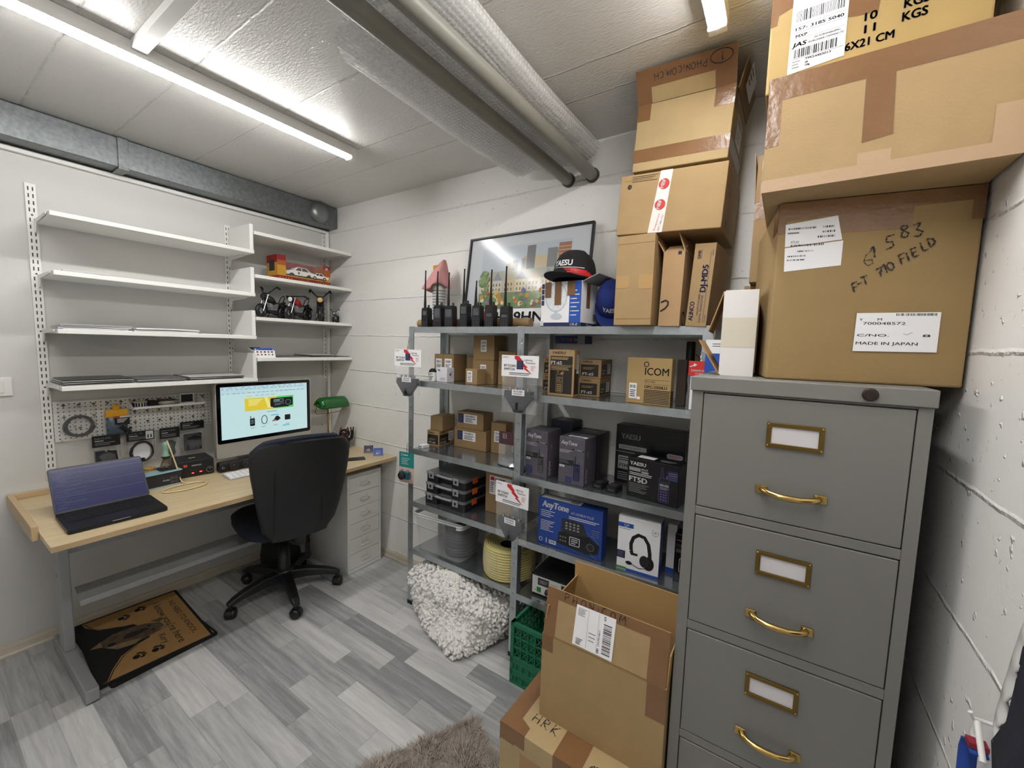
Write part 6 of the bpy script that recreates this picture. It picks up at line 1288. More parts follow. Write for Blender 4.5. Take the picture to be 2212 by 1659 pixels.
P = b.P(FRONT); P.text('ALINCO', w_*.32, h*.07, w_*.21, NAVY, w=h*.23, rot=90, bold=.03); P.text('DJ-MD5', w_*.76, h*.42, w_*.27, NAVY, w=h*.32, rot=90, bold=.04); P.text('VHF/UHF DUAL BAND', w_*.55, h*.13, w_*.09, NAVY, w=h*.27, rot=90); P.text('DIGITAL TRANSCEIVER', w_*.70, h*.05, w_*.1, NAVY, w=h*.33, rot=90); P.rect(w_*.80, h*.05, w_*.815, h*.9, NAVY); P.text('DMR', w_*.34, h*.82, w_*.15, NAVY, w=h*.1, rot=90, bold=.02); P.rect(w_*.37, h*.82, w_*.385, h*.92, NAVY); P.text('JAPAN', w_*.92, h*.85, w_*.06, NAVY, w=h*.07, rot=90); P.text('ALINCO,INC.', w_*.92, h*.05, w_*.06, NAVY, w=h*.1, rot=90); P.done()
b = Bx('sealed_carton', 'brown carton with a red and white tape strip, middle of the rack top pile', 'carton', (2.345, -.33), (2.702, -.335), .32, 1.9195, 2.130, CARD, rot=(0, rad(2.9), 0), bv=.003); w_, h = b.w, b.h
P = b.P(FRONT, 'printed_tape'); P.poly([(w_*.33, 0), (w_*.47, 0), (w_*.515, h), (w_*.40, h)], mat('white_printed_tape', '#E2DEDC', .3))
RD = mat('red_tape_print', '#C23A34', .4)
for v in (.78, .45): P.disc(w_*(.40+.055*v), h*v, w_*.052, RD); P.text('MBF', w_*(.405+.055*v), h*v, .012, WHINK, w=.03, rot=76, al='c', bold=.04)
P.text('frequenza', w_*.40, h*.03, .007, RD, w=h*.28, rot=78); P.text('0971.2861527', w_*.44, h*.02, .006, INK, w=h*.27, rot=78); P.done()
P = b.P(FRONT, 'printing'); P.fine(w_*.12, h*.86, w_*.38, h*.97, INK, 4, .25); P.disc(w_*.1, h*.8, .008, INK); P.text('rdt', w_*.1, h*.785, .006, CARD, al='c', bold=.02); P.rect(w_*.05, h*.9, w_*.33, h*.905, CEDGE); P.done()
P = b.P(RIGHT, 'printing'); P.line([(.06, .04), (.06, .15), (.11, .15), (.11, .04)], .003, INK, True); P.line([(.13, .02), (.13, .16), (.18, .16), (.18, .02)], .003, INK, True); P.disc(.085, .13, .008, INK); P.text('R2', .085, .02, .02, INK, al='c', bold=.03); P.done()
b = Bx('top_carton', 'topmost carton of the rack pile, marker lettered, with a raised front flap', 'carton', (2.392, -.325), (2.706, -.330), .30, 2.1385, 2.364, CARD2, rot=(0, rad(2.9), 0), bv=.003, seam=False); w_, h = b.w, b.h
P = b.P(FRONT, 'tape'); P.rect(0, .03, w_, .075, TAPE); P.rect(0, h-.055, .047, h, TAPE); P.rect(w_-.06, h-.06, w_, h, TAPE); P.done()
P = b.P(RIGHT, 'tape'); P.rect(0, .03, .28, .075, TAPE); P.rect(0, h-.06, .06, h, TAPE); P.done(); P = b.P(RIGHT, 'label'); P.rect(.10, .09, .22, .18, PAPER); P.bars(.11, .15, .21, .175, INK, 20); P.fine(.11, .1, .2, .14, GREYINK, 4, .35); P.done()
fa = rad(37); Mf = mx((0, 0, h), (1, 0, 0), (0, -math.sin(fa), math.cos(fa))); fh = .103
o = MB().box(0, 0, -.003, w_, fh, 0, CARD2, Mf).build('front_flap', b.t, bevel=.001)
P = Print(o, Mf, 'flap_tape'); P.rect(0, 0, .05, fh, TAPE); P.rect(w_-.062, 0, w_, fh, TAPE); P.rect(.05, fh-.055, w_-.062, fh, TAPE); P.done()
P = Print(o, Mf, 'marker_lettering'); P.ring(w_-.045, fh-.022, .032, .0032, INK, .018); P.hand('1', w_-.037, fh-.012, .024, INK, .0035, 180); P.hand('PHONiCOM.CH', w_-.088, fh-.018, .019, INK, .0032, 180, .98); P.done()
MB().box(0, 0, 0, .003, .26, .09, CARD3, Matrix.Translation((w_+.0, .03, h)) @ Matrix.Rotation(rad(12), 4, 'Y')).build('side_flap', b.t)
P = Print(b.t, mx((w_+.018, .05, h+.005), (0, 1, 0), (.2, 0, .98)), 'flap_label'); P.rect(0, .005, .12, .075, PAPER); P.fine(.01, .02, .06, .07, INK, 3, .3); P.done()

# ------------------------------------------------------------------ filing cabinet
CAB = mat('grey_cabinet_enamel', '#787672', .42, bump=.03, bscale=180); FC = thing('filing_cabinet', 'tall grey metal filing cabinet with brass handles on the right', 'filing cabinet', (2.7297, -.825, 0)); w_ = .4096; dp = .70
MB().box(0, .012, .0, w_, dp, 1.404, CAB).build('cabinet_body', FC, bevel=.002)
mb = MB().box(0, 0, 0, .0246, .0125, 1.404, CAB).box(w_-.0217, 0, 0, w_, .0125, 1.404, CAB)
for z0, z1 in ((0, .262), (.531, .5523), (.8203, .8421), (1.1092, 1.1297), (1.4005, 1.404)):
    mb.box(.0246, .0, z0 if z0 else 0, w_-.0217, .0125, z1, CAB)
mb.build('face_frame', FC, bevel=.0015)
MB().box(-.003, -.008, 1.4045, w_+.003, dp+.003, 1.4372, CAB).build('cabinet_top', FC, bevel=.002)
P = Print(FC, mx((0, -.008, 1.4045), (1, 0, 0), (0, 0, 1)), 'corner_seam'); P.rect(.025, 0, .0256, .032, mat('seam_grey', '#6E6E6C', .5)); P.done()
MB().lathe([(.0125, 0), (.0125, .004), (.010, .005), (.002, .004)], mat('dark_bronze_lock', '#3A2E28', .4, .6), 22, mx((3.047-2.7297, -.008, 1.4215), (1, 0, 0), (0, 0, 1))).box(.3165, -.0125, 1.417, .3185, -.012, 1.426, BLACK).build('lock', FC)
LBR = mat('aged_brass', '#80693A', .28, 1)
for i, (z0, z1) in enumerate(((.262, .531), (.5523, .8203), (.8421, 1.1092), (1.1297, 1.4005))):
    dr = MB().box(.0262, -.001, z0+.002, w_-.0235, .011, z1-.0025, CAB).build('drawer', FC, bevel=.002)
    lz = z0+(1.294-1.1297); hz = z0+(1.198-1.1297); lx, hx = .155, .143; mb = MB()
    for a in ((0, 0, .1, .009), (0, .045, .1, .054), (0, .009, .009, .045), (.091, .009, .1, .045)): mb.box(lx+a[0], -.006, lz+a[1], lx+a[2], -.0012, lz+a[3], LBR)
    for sx in (.003, .097):
        for sz in (.004, .05): mb.lathe([(.0022, 0), (.0022, .001), (.0005, .0014)], BRASS, 8, mx((lx+sx, -.006, lz+sz), (1, 0, 0), (0, 0, 1)))
    mb.build('label_holder', dr, bevel=.0012)
    MB().box(lx+.009, -.0025, lz+.009, lx+.091, -.0012, lz+.045, mat('blank_label_card', '#D4CFD2', .6)).build('label_card', dr)
    mb = MB().box(hx, -.006, hz-.008, hx+.022, -.0012, hz+.010, BRASS).box(hx+.104, -.006, hz-.008, hx+.126, -.0012, hz+.010, BRASS)
    pts = [(hx+.014, -.004, hz+.001), (hx+.017, -.013, hz-.0), (hx+.026, -.019, hz-.001), (hx+.044, -.0225, hz-.003), (hx+.063, -.0235, hz-.004), (hx+.082, -.0225, hz-.003), (hx+.1, -.019, hz-.001), (hx+.109, -.013, hz), (hx+.112, -.004, hz+.001)]
    mb.tube(pts, [.0075, .007, .0058, .0062, .007, .0062, .0058, .007, .0075], BRASS, 12)
    mb.build('pull_handle', dr, bevel=.0015)
# cartons on the cabinet
Zc = 1.4375
t = thing('white_carton', 'narrow white box on its side with open flaps, at the cabinet top left', 'carton', (2.7705, -.722, Zc), rad(3)); WB = mat('white_board', '#DEDAD8', .55, bump=.06, bscale=200); w_, d_, h = .074, .15, .2085
MB().box(.003, 0, 0, w_, d_, .003, WB).box(.003, 0, h-.003, w_, d_, h, WB).box(w_-.003, .003, .003, w_, d_-.003, h-.003, CARD).box(0, 0, .003, w_, .003, h-.003, WB).box(0, d_-.003, .003, w_, d_, h-.003, WB).build('carton_body', t)
P = Print(t, mx((0, 0, 0), (1, 0, 0), (0, 0, 1)), 'paper_tape'); P.rect(.001, .070, w_-.001, .142, mat('translucent_tape', '#CFC7B6', .3)); P.done()
P = Print(t, mx((w_, 0, 0), (0, 1, 0), (0, 0, 1)), 'tape'); P.rect(0, .075, .12, .135, TAPE); P.done()
for z, v in ((h-.002, (-.030, .0, -.098)), (.002, (-.050, .0, .085))):
    M_ = mx((0.0, 0.002, z), (0, d_*.97, 0), v); MB().box(0, 0, -.0012, 1, 1, .0012, mat('kraft_inside', '#A98355', .8), M_ @ Matrix.Diagonal((1, 1, 1/max(1e-6, M_.to_3x3().col[2].length), 1))).build('side_flap', t)
b = Bx('large_carton', 'large brown carton lettered FT 710 FIELD standing on the filing cabinet', 'carton', (2.872, -.766), (3.199, -.714), .33, Zc, 1.8215, mat('cardboard_olive', '#957B50', .72, bump=.1, bscale=220, var=.04, vscale=10), bv=.004); w_, h = b.w, b.h
P = b.P(FRONT, 'tape'); P.poly([(0, .345), (.1, .35), (.318, .358), (w_, .36), (w_, h), (0, h)], TAPE); P.rect(0, .318, .016, h, TAPE); P.rect(.313, .321, w_, h, TAPE); P.poly([(.108, .314), (.227, .312), (.229, h-.01), (.108, h-.01)], TAPE); P.done()
P = b.P(FRONT, 'label'); P.poly([(.014, .338), (.106, .349), (.117, .299), (.016, .290)], PAPER); P.poly([(.016, .288), (.119, .297), (.119, .246), (.018, .237)], PAPER)
for u, v, l, rw in ((.020, .330, .052, .004), (.082, .330, .022, .004), (.082, .320, .022, .004), (.074, .310, .032, .004), (.026, .294, .062, .004), (.040, .281, .032, .003), (.022, .271, .034, .003), (.022, .263, .034, .003)): P.bars(u, v-rw, u+l, v, INK, int(l*400))
P.text('ATLAS', .026, .297, .005, INK, w=.015); P.fine(.019, .316, .04, .322, GREYINK, 1, .5); P.done()
P = b.P(FRONT, 'marker_lettering'); [P.hand(c_, u, v, hh, INK, ww, 10) for c_, u, v, hh, ww in (('6', .158, .243, .031, .0016), ('1', .168, .257, .024, .004), ('5', .190, .272, .026, .0030), ('8', .211, .292, .026, .0030), ('3', .232, .294, .028, .0032))]; [P.hand(c_, u, v, .0185, INK, .0032, 22) for c_, u, v in (('F', .145, .188), ('-', .152, .196), ('T', .160, .202), ('7', .184, .217), ('1', .192, .224), ('0', .199, .229), ('F', .216, .242), ('I', .228, .248), ('E', .234, .255), ('L', .248, .265), ('D', .258, .272))]; P.done()
P = b.P(FRONT, 'shipping_label'); P.poly([(.153, .067), (.286, .068), (.286, .147), (.154, .146)], PAPER); P.bars(.218, .140, .281, .145, INK, 36); P.text('Y', .159, .130, .005, INK, w=.006, bold=.01); P.text('M', .189, .1305, .005, INK, w=.007, bold=.01); P.text('700048572', .166, .122, .0055, INK, w=.068, bold=.01); P.text('C/NO.', .158, .098, .005, INK, w=.052, bold=.02); P.text('8', .262, .098, .005, INK, w=.012, bold=.02); P.text('MADE IN JAPAN', .157, .081, .006, INK, w=.099, bold=.01); P.line([(.232, .104), (.238, .102), (.246, .107)], .0008, GREYINK); P.done()
P = b.P(LEFT, 'tape'); P.rect(b.d-.06, h-.06, b.d, h, TAPE); P.done()
b = Bx('overhanging_carton', 'wide taped brown carton overhanging the front of the cabinet pile', 'carton', (2.839, -.848), (3.200, -.850), .44, 1.8235, 2.0445, CARD, bv=.004); w_, h = b.w, b.h
P = b.P(FRONT, 'tape'); P.rect(0, .176, w_, h, TAPE); P.rect(0, .089, .024, h, TAPE); P.poly([(.155, .063), (.198, .069), (.193, .19), (.152, .195)], TAPE); P.done()
P = b.P(FRONT, 'paper_tape'); P.rect(0, 0, w_, .024, TAPE2); P.rect(.151, .02, .198, .045, TAPE2); P.rect(.322, .018, w_, .083, TAPE2); P.done(); P = b.P(LEFT, 'tape'); P.rect(b.d-.05, h-.115, b.d, h, TAPE); P.rect(0, h-.04, b.d, h, TAPE); P.done()
b = Bx('freight_carton', 'brown carton with black stencil lettering and a freight label, under the ceiling', 'carton', (2.8285, -.79), (3.16, -.79), .37, 2.0455, 2.425, mat('cardboard_yellow', '#A68B56', .72, bump=.1, bscale=220, var=.05, vscale=12), bv=.004); w_, h = b.w, b.h
P = b.P(FRONT, 'tape'); P.poly([(0, .135), (.012, .137), (.014, .155), (.035, .162), (.128, .108), (.15, .104), (.176, .101), (.178, .125), (.2, .14), (.2, .2), (0, .2)], TAPE); P.done()
P = b.P(FRONT, 'stencil_lettering'); S = mat('stencil_ink', '#26262C', .7); P.text('6X21 CM', .1305, .045, .0145, S, w=.072, bold=.03); P.text('11', .158, .068, .0145, S, w=.016, bold=.03); P.text('10', .157, .0905, .0145, S, w=.018, bold=.03); P.text('KGS', .212, .069, .0155, S, w=.034, bold=.03); P.text('KGS', .213, .0915, .0155, S, w=.034, bold=.03); P.done()
P = b.P(FRONT, 'freight_label'); P.poly([(.037, .030), (.13, .038), (.13, .2), (.038, .2)], PAPER); P.bars(.046, .129, .126, .15, INK, 26); P.line([(.042, .123), (.128, .123), (.128, .0955), (.042, .0955)], .0006, INK, True); P.line([(.042, .109), (.128, .109)], .0006, INK); P.text('157- 3185 5040', .046, .1125, .006, INK, w=.078, bold=.03); P.text('MXP', .047, .0985, .006, INK, w=.019, bold=.03); P.text('JAS', .042, .0815, .008, INK, w=.023, bold=.04, shear=.25); P.text('JAS FORWARDING', .078, .0885, .0035, INK, w=.042, bold=.02); P.text('WORLDWIDE (TAIWAN) LTD.', .069, .082, .0035, INK, w=.058, bold=.02); P.bars(.046, .059, .120, .076, INK, 26); P.text('TPE54483013', .066, .051, .004, INK, w=.042, bold=.03); P.text('26', .066, .0445, .004, INK, bold=.03); P.text('TPE', .066, .038, .004, INK, bold=.03); P.fine(.044, .038, .058, .055, GREYINK, 3, .3); P.line([(.042, .057), (.128, .057)], .0006, INK); P.done()
b = Bx('rear_carton', 'lower dark lettered carton behind the white box on the cabinet', 'carton', (2.780, -.30), (3.06, -.30), .17, Zc, 1.7135, CARD3); P = b.P(FRONT); P.rect(.02, .18, .08, .19, INK); P.text('UP', .05, .13, .03, INK, al='c', bold=.03); P.done()
b = Bx('rear_carton', 'taped carton with a raised flap, stacked behind the white open box', 'carton', (2.796, -.362), (3.08, -.362), .25, 1.7145, 1.955, CARD3); P = b.P(FRONT, 'tape'); P.rect(0, b.h-.05, .1, b.h, TAPE); P.done(); P = b.P(FRONT, 'label'); P.rect(.012, .0, .03, .0, PAPER) if False else None
o = MB().box(0, 0, -.0015, .16, .15, .0015, CARD3, mx((0, .0, b.h), (.0, 1, 0), (-.06, 0, .99))).build('side_flap', b.t); P = Print(o, mx((-.001, .01, b.h), (0, 1, 0), (-.06, 0, .99)), 'tape'); P.done()
o = MB().box(0, 0, -.003, .2, .14, 0, CARD3, mx((0, 0, b.h), (1, 0, 0), (0, 0, 1))).build('front_flap', b.t); P = Print(o, mx((0, 0, b.h), (1, 0, 0), (0, 0, 1)), 'tape'); P.rect(.012, 0, .06, .13, TAPE); P.done()

# ------------------------------------------------------------------ floor cartons
b = Bx('floor_carton', 'low brown carton lettered HRK on the floor at the lower edge, under the open box', 'carton', (2.288, -.937), (2.715, -.945), .41, 0, .3985, CARD2, bv=.003, seam=False); w_, d_, h = b.w, b.d, b.h
P = b.P(TOP, 'tape'); P.rect(0, 0, .05, d_, TAPE); P.poly([(.05, 0), (.085, 0), (.085, .03), (.05, .045)], TAPE); P.rect(.175, 0, .255, d_, TAPE); P.done()
P = b.P(TOP, 'marker_lettering'); P.hand('5', .062, .115, .03, INK, .0032, -4); P.hand('HRK', .075, .055, .032, INK, .0032, -4, 1.05); P.hand('6038', .27, .02, .02, INK, .004, -4, .6); P.done()
P = b.P(FRONT, 'tape'); P.rect(0, h-.05, .05, h, TAPE); P.rect(.03, h-.045, .085, h, TAPE); P.rect(.175, h-.10, .255, h, TAPE); P.rect(.07, h-.3, .16, h-.06, mat('clear_brown_tape', '#A07C50', .2, bump=.3, bscale=40)); P.done(); P = b.P(LEFT, 'tape'); P.rect(d_-.05, h-.06, d_, h, TAPE); P.done()
t = thing('open_carton', 'open brown carton with a parcel label on its front flap, before the rack', 'carton', (2.3715, -.852, .3992), rad(-.3)); w_, d_, h = .352, .215, .2605; KI = mat('kraft_inside_pale', '#AD8A58', .8)
MB().box(0, 0, 0, w_, .004, h, CARD).box(0, d_-.004, 0, w_, d_, h, CARD).box(0, .004, 0, .004, d_-.004, h, CARD).box(w_-.004, .004, 0, w_, d_-.004, h, CARD).box(.004, .004, 0, w_-.004, d_-.004, .004, CARD).build('carton_body', t)
fa = rad(9); Mf = mx((0, 0, h), (1, 0, 0), (0, math.sin(fa), math.cos(fa))); o = MB().box(.003, .0015, -.004, w_-.003, .137, 0, CARD, Mf).build('front_flap', t, bevel=.001)
P = Print(o, Mf, 'tape'); P.rect(.003, 0, .04, .137, TAPE); P.rect(w_-.05, 0, w_-.003, .137, TAPE); P.rect(.04, .108, w_-.05, .137, TAPE); P.done()
P = Print(o, Mf, 'marker_lettering'); P.hand('PHONiCOM', .06, .113, .021, INK, .003, 0, 1.3); P.done()
P = Print(o, Mf, 'parcel_label'); P.poly([(.095, .008), (.21, .006), (.212, .118), (.098, .118)], PAPER); P.bars(.18, .014, .203, .098, INK, 26, True); P.text('CH-PD-0611', .172, .03, .005, INK, w=.042, rot=90, bold=.02); P.text('A1A', .185, .102, .006, INK, w=.012, bold=.02, rot=90); P.text('DPD', .172, .012, .006, INK, w=.012, rot=90, bold=.03); P.fine(.104, .09, .13, .112, INK, 6, .3); P.fine(.104, .012, .125, .03, INK, 5, .4); P.line([(.135, .01), (.135, .115)], .0006, GREYINK); P.line([(.165, .01), (.165, .115)], .0006, GREYINK); P.fine(.14, .03, .16, .06, GREYINK, 3, .2); P.done()
P = Print(t, mx((0, 0, 0), (1, 0, 0), (0, 0, 1)), 'tape'); P.rect(0, h-.05, .036, h, TAPE); P.rect(w_-.048, h-.095, w_, h, TAPE); P.done(); P = Print(t, mx((0, 0, 0), (1, 0, 0), (0, 0, 1)), 'fold_crease'); P.rect(0, h-.002, w_, h-.0002, CEDGE); P.done()
MB().box(.002, 0, 0, w_-.002, .0035, .128, KI, Matrix.Translation((0, d_-.004, h+.0005))).build('back_flap', t)
for x, s_ in ((.001, -1), (w_-.001, 1)):
    M_ = mx((x, .006, h), (0, d_-.012, 0), (.003 if s_ > 0 else .012, 0, .085)); MB().box(0, 0, -.0015, 1, 1, .0015, KI, M_ @ Matrix.Diagonal((1, 1, 1/max(1e-6, M_.to_3x3().col[2].length), 1))).build('side_flap', t)
t = thing('bubble_wrap_scrap', 'crumpled bubble wrap scrap sticking out of the open floor carton', 'packing material', (2.575, -.742, .640), rad(3)); r_ = random.Random(14); vs = []; fs = []; N, K = 22, 12; SCR = clear_film('scrap_film', '#D9D6D0', .45, .15, 1.0, 160)
for i in range(N):
    for j in range(K): u, v = i/(N-1)-.5, j/(K-1)-.5; vs.append((.18*u+r_.uniform(-.004, .004), .11*v, .055*math.cos(2.6*v)+.018*math.sin(9*u+5*v)+r_.uniform(-.006, .006)))
for i in range(N-1):
    for j in range(K-1): a = i*K+j; fs.append((a, a+K, a+K+1, a+1))
MB().add(vs, fs, SCR, True).build('film', t)

# ------------------------------------------------------------------ green crates
GR = mat('green_crate_plastic', '#1B6A4A', .45)
def crate_wall(mb, M, L, H, n, fold=False):
    mb.box(0, 0, 0, L, .012, .014, GR, M); mb.box(0, 0, H-.016, L, .012, H, GR, M); mb.box(0, 0, 0, .016, .012, H, GR, M); mb.box(L-.016, 0, 0, L, .012, H, GR, M)
    if fold: 
        mb.box(.016, .004, .014, L-.016, .010, H-.016, GR, M)
        for i in range(n): mb.box(.03+(L-.06)*i/n, -.001, .014, .034+(L-.06)*i/n, .012, H-.016, GR, M)
        return
    rows = 3
    for r in range(rows): 
        za, zb_ = .014+(H-.03)*r/rows, .014+(H-.03)*(r+1)/rows
        mb.box(.016, .002, zb_-.004, L-.016, .010, zb_, GR, M)
        for i in range(n):
            xa, xb = .016+(L-.032)*i/n, .016+(L-.032)*(i+1)/n; mb.box(xa-.002, .002, za, xa+.002, .010, zb_, GR, M)
            mb.tube([(xa, .006, za), (xb, .006, zb_)], .0022, GR, 4, False, M); mb.tube([(xb, .006, za), (xa, .006, zb_)], .0022, GR, 4, False, M)
def crate(label, z, H, fold):
    t = thing('plastic_crate', label, 'crate', (1.987, -.418, z), rad(-1), 'green plastic crates'); L, D = .36, .27
    mb = MB(); crate_wall(mb, Matrix(), L, H, 9, fold); crate_wall(mb, Matrix.Translation((0, D-.012, 0)), L, H, 9, fold)
    crate_wall(mb, mx((0, D-.012, 0), (0, -1, 0), (1, 0, 0)) @ Matrix.Identity(4) if False else Matrix.Translation((0, D-.012, 0)) @ Matrix.Rotation(-PI/2, 4, 'Z'), D-.024, H, 7, fold); crate_wall(mb, Matrix.Translation((L-.012, D-.012, 0)) @ Matrix.Rotation(-PI/2, 4, 'Z'), D-.024, H, 7, fold)
    mb.box(.012, .012, 0, L-.012, D-.012, .008, GR); mb.build('crate_body', t)
    MB().box(-.004, .09, H-.04, 0, .18, H-.028, GR).build('grip_rim', t)
crate('lowest folded green plastic crate on the floor under the rack', .0005, .056, True)
crate('middle folded green plastic crate, between the lowest and the open one', .0571, .056, True)
crate('open green plastic crate on top of the two folded crates', .1137, .172, False)
t = thing('cable_bundle', 'black cables lying inside the open green crate', 'cables', (2.15, -.28, .124)); ring_mb = MB(); r_ = random.Random(6)
for i in range(6): R_ = .07+.02*r_.random(); ring_mb.tube([(R_*math.cos(a)+.01*i-.02, R_*.8*math.sin(a), .006+.012*i+.006*math.sin(3*a)) for a in [2*PI*j/24 for j in range(25)]], .005, BLACK, 6, False)
ring_mb.build('cable_turns', t)

# ------------------------------------------------------------------ sack of packing peanuts
SK0 = Vector((1.545, -.22, 0)); t = thing('packing_peanut_sack', 'clear sack bulging with white foam packing peanuts under the rack', 'sack', SK0)
SB_ = [(1.225, -.255), (1.30, -.345), (1.46, -.43), (1.62, -.485), (1.715, -.505), (1.765, -.45), (1.81, -.34), (1.84, -.22), (1.83, -.06), (1.6, -.03), (1.3, -.03), (1.225, -.08)]
ST_ = [(1.212, -.29), (1.26, -.355), (1.45, -.385), (1.65, -.39), (1.78, -.37), (1.86, -.32), (1.882, -.24), (1.88, -.12), (1.85, -.05), (1.6, -.03), (1.3, -.03), (1.212, -.10)]
def polar(poly, a):
    cx, cy = SK0.x, SK0.y; dx, dy = math.cos(a), math.sin(a); best = .05
    for i in range(len(poly)):
        x0, y0 = poly[i][0]-cx, poly[i][1]-cy; x1, y1 = poly[(i+1) % len(poly)][0]-cx, poly[(i+1) % len(poly)][1]-cy
        ex, ey = x1-x0, y1-y0; dn = dx*ey-dy*ex
        if abs(dn) < 1e-9: continue
        t = (x0*ey-y0*ex)/dn; q = (x0*dy-y0*dx)/dn
        if t > 0 and -1e-6 <= q <= 1.000001: best = max(best, t)
    return best
def sack(u, v, k_=1.0):                     # u around, v 0 at the floor .. 1 at the gathered top
    a = 2*PI*u; f = min(1, v/.55); f = f*f*(3-2*f); r = polar(SB_, a)*(1-f)+polar(ST_, a)*f
    top = max(0, v-.62)/.38; r *= (1-.80*top**2.2)*(1-.10*max(0, .1-v)/.1)
    r *= 1+.022*math.sin(6*a+8*v)+.018*math.sin(11*a-9*v+1)
    z = .004+.30*v-.09*max(0, v-.5)*max(0, math.cos(a-.2))*1.0
    return Vector((r*k_*math.cos(a), min(.245, r*k_*math.sin(a)), z))
rings = [[tuple(sack(i/44, j/20)) for i in range(44)] for j in range(21)]
SF = clear_film('sack_film', '#F6F6F8', .05, .12, .8, 22); mb = MB().loft(rings, SF, True, False); mb.add(rings[0], [tuple(range(44))[::-1]], SF); mb.add(rings[-1], [tuple(range(44))], SF); mb.build('clear_sack', t)
PN = mat('white_foam', '#E9E6E2', .8); mb = MB(); r_ = random.Random(9); NB = 3000
for i in range(NB):
    u, v = r_.random(), r_.random()**.9*.985; k_ = .955-.09*r_.random()**2; p = sack(u, v, k_)
    if r_.random() < .12: p = sack(u, .62+.35*r_.random(), k_*r_.random()**.5); p.z -= .012
    p.z = max(.012, p.z)
    M = Matrix.Translation(p) @ Matrix.Rotation(r_.uniform(0, 2*PI), 4, Vector((r_.gauss(0, 1), r_.gauss(0, 1), r_.gauss(0, 1))).normalized()); s_ = r_.uniform(.85, 1.2)
    mb.tube([M @ Vector((x*s_, y, z)) for x, y, z in ((-.0125, -.006, 0), (-.010, -.003, 0), (-.004, .003, .001), (.004, .003, -.001), (.010, -.003, 0), (.0125, -.006, 0))], [.003, .0068, .0078, .0078, .0068, .003], PN, 7)
core = [[tuple(sack(i/36, .03+.93*j/14, .90)+Vector((0, 0, .004 if j < 8 else -.012))) for i in range(36)] for j in range(15)]
mb.loft(core, PN, True, True)
o = mb.build('foam_peanuts', t); o['kind'] = 'stuff'

# ------------------------------------------------------------------ shaggy rug
t = thing('shaggy_rug', 'taupe shaggy rug on the floor at the bottom edge of the photo', 'rug', (1.983, -.652, .0005)); e1 = Vector((-.481, -.877, 0)).normalized(); e2 = Vector((.877, -.481, 0)); RL, RW = 1.0, .335
RB = mat('rug_backing', '#6A5C4E', .95); RP = mat('rug_pile', '#A79C92', .85, var=.3, vscale=25)
Mr = Matrix((e2, -e1, (0, 0, 1))).transposed().to_4x4()
MB().box(0, -RL, 0, RW, 0, .006, RB, Mr).build('rug_backing', t)
mb = MB(); r_ = random.Random(12); vs = []; fs = []
for i in range(26000):
    u, v = r_.random()*RW, -r_.random()*RL*.82; b0 = e2*u-e1*v*1.0; b0 = e2*u+e1*(-v); a = r_.uniform(0, 2*PI); ln = r_.uniform(.012, .03); d = Vector((math.cos(a), math.sin(a), 0))*ln; q = Vector((-math.sin(a), math.cos(a), 0))*.0011
    cl_ = Vector((math.sin(b0.x*38+b0.y*21), math.cos(b0.y*44-b0.x*13), 0))*.010; d = d+cl_
    h1, h2 = r_.uniform(.012, .018), r_.uniform(.018, .030); o = len(vs); p1 = b0+d*.45; p2 = b0+d
    vs += [(b0-q).to_tuple()[:2]+(.005,), (b0+q).to_tuple()[:2]+(.005,), (p1+q).to_tuple()[:2]+(h1,), (p1-q).to_tuple()[:2]+(h1,), p2.to_tuple()[:2]+(h2,)]; fs += [(o, o+1, o+2, o+3), (o+3, o+2, o+4)]
mb.add(vs, fs, RP, True); o = mb.build('rug_pile', t); o['kind'] = 'stuff'

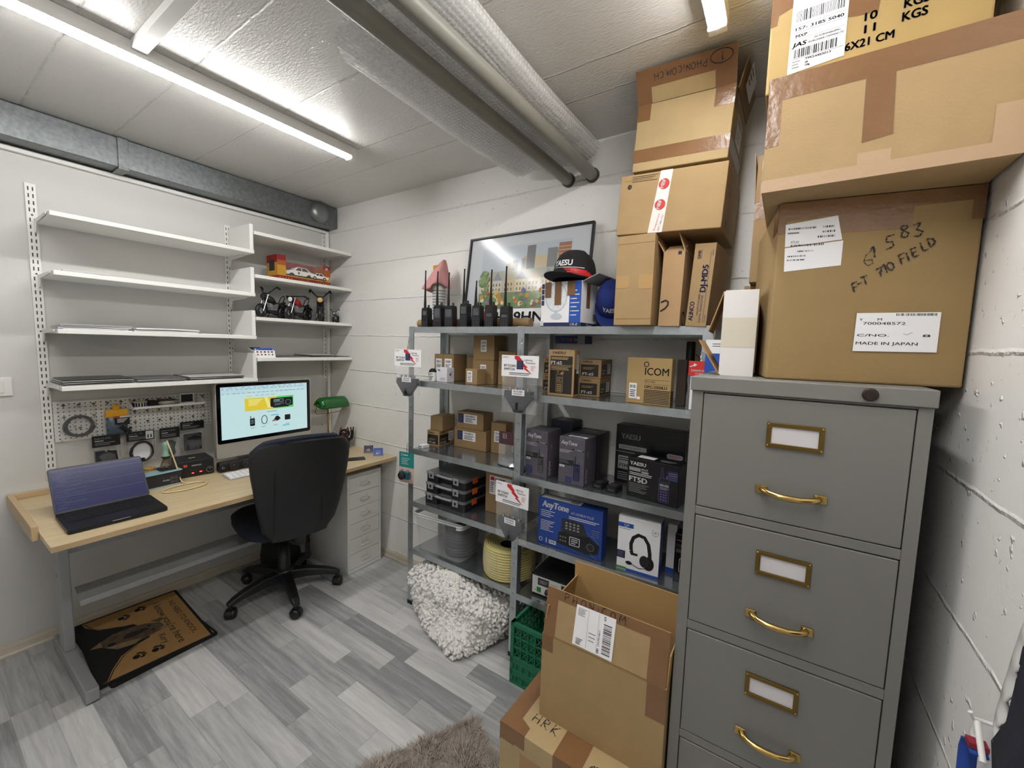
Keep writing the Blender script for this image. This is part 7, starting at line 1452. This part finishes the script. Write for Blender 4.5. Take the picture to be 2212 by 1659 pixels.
# ------------------------------------------------------------------ things on the right wall
NV = mat('navy_cloth', '#15182A', .85, bump=.3, bscale=120); GS = mat('pale_grey_trim', '#C9C7C5', .6, bump=.2, bscale=30)
t = thing('navy_garment_bag', 'dark navy cloth with a pale gathered edge hanging on the right wall', 'cloth', (3.190, -1.043, .903))
edge = [(-.06, .30), (-.036, .218), (-.026, .158), (-.021, .106), (.0, .058), (-.03, .02), (-.06, -.03), (-.11, -.15)]
vs = []; fs = []; n = len(edge); K = 8
for i, (y, z) in enumerate(edge):
    for j in range(K): q = j/(K-1); vs.append((.006*math.sin(6*q+i*.7), y-.42*q, z))
for i in range(n-1):
    for j in range(K-1): a = i*K+j; fs.append((a, a+1, a+K+1, a+K))
MB().add(vs, fs, NV, True).build('cloth_panel', t).modifiers.new('thick', 'SOLIDIFY').thickness = .006
vs = []; fs = []
ed = [(-.045, .30), (-.030, .262), (-.018, .225), (-.004, .165), (.008, .108), (.013, .075), (.006, .06), (.0, .054)]; m_ = 40
for i in range(m_):
    f = i/(m_-1)*(len(ed)-1); a = int(min(f, len(ed)-2)); g = f-a; y = ed[a][0]*(1-g)+ed[a+1][0]*g; z = ed[a][1]*(1-g)+ed[a+1][1]*g; wv = .006*math.sin(i*1.25)
    for j in range(4): vs.append((.004+wv*(j/3), y+.004-.030*j/3*(1-.4*i/m_), z-.010*j/3))
for i in range(m_-1):
    for j in range(3): a = i*4+j; fs.append((a, a+1, a+5, a+4))
MB().add(vs, fs, GS, True).build('gathered_trim', t).modifiers.new('thick', 'SOLIDIFY').thickness = .003
MB().tube([(.0145, -.1, .31), (-.01, -.1, .31), (-.016, -.1, .32)], .005, CHROME, 8).build('wall_peg', t)
t = thing('blue_key_strap', 'blue fabric strap with a red tab and white clip on the right wall', 'strap', (3.184, -1.006, .868)); 
MB().tube([(0, .004, .09), (0, .012, .066), (0, .0, .052), (0, -.012, .06)], .0045, WHITEP, 8).tube([(0, .004, .09), (0, -.008, .075), (0, -.03, .052)], .004, WHITEP, 8).build('white_clip', t)
MB().loft([[(x, y, z) for x in (-.010, .010)] for y, z in ((-.018, .052), (.0, .06), (.016, .05), (.022, .03), (.018, -.02), (.012, -.12), (.006, -.2))], mat('blue_webbing', '#1F449A', .7), True, False, False).build('strap_webbing', t).modifiers.new('thick', 'SOLIDIFY').thickness = .004
MB().box(-.0105, -.014, .056, .0105, .002, .064, mat('dark_red_tab', '#8A2030', .6)).build('red_tab', t)
MB().tube([(.0205, .004, .092), (-.004, .004, .092), (-.008, .004, .10)], .003, WHITEP, 8).build('wall_hook', t)
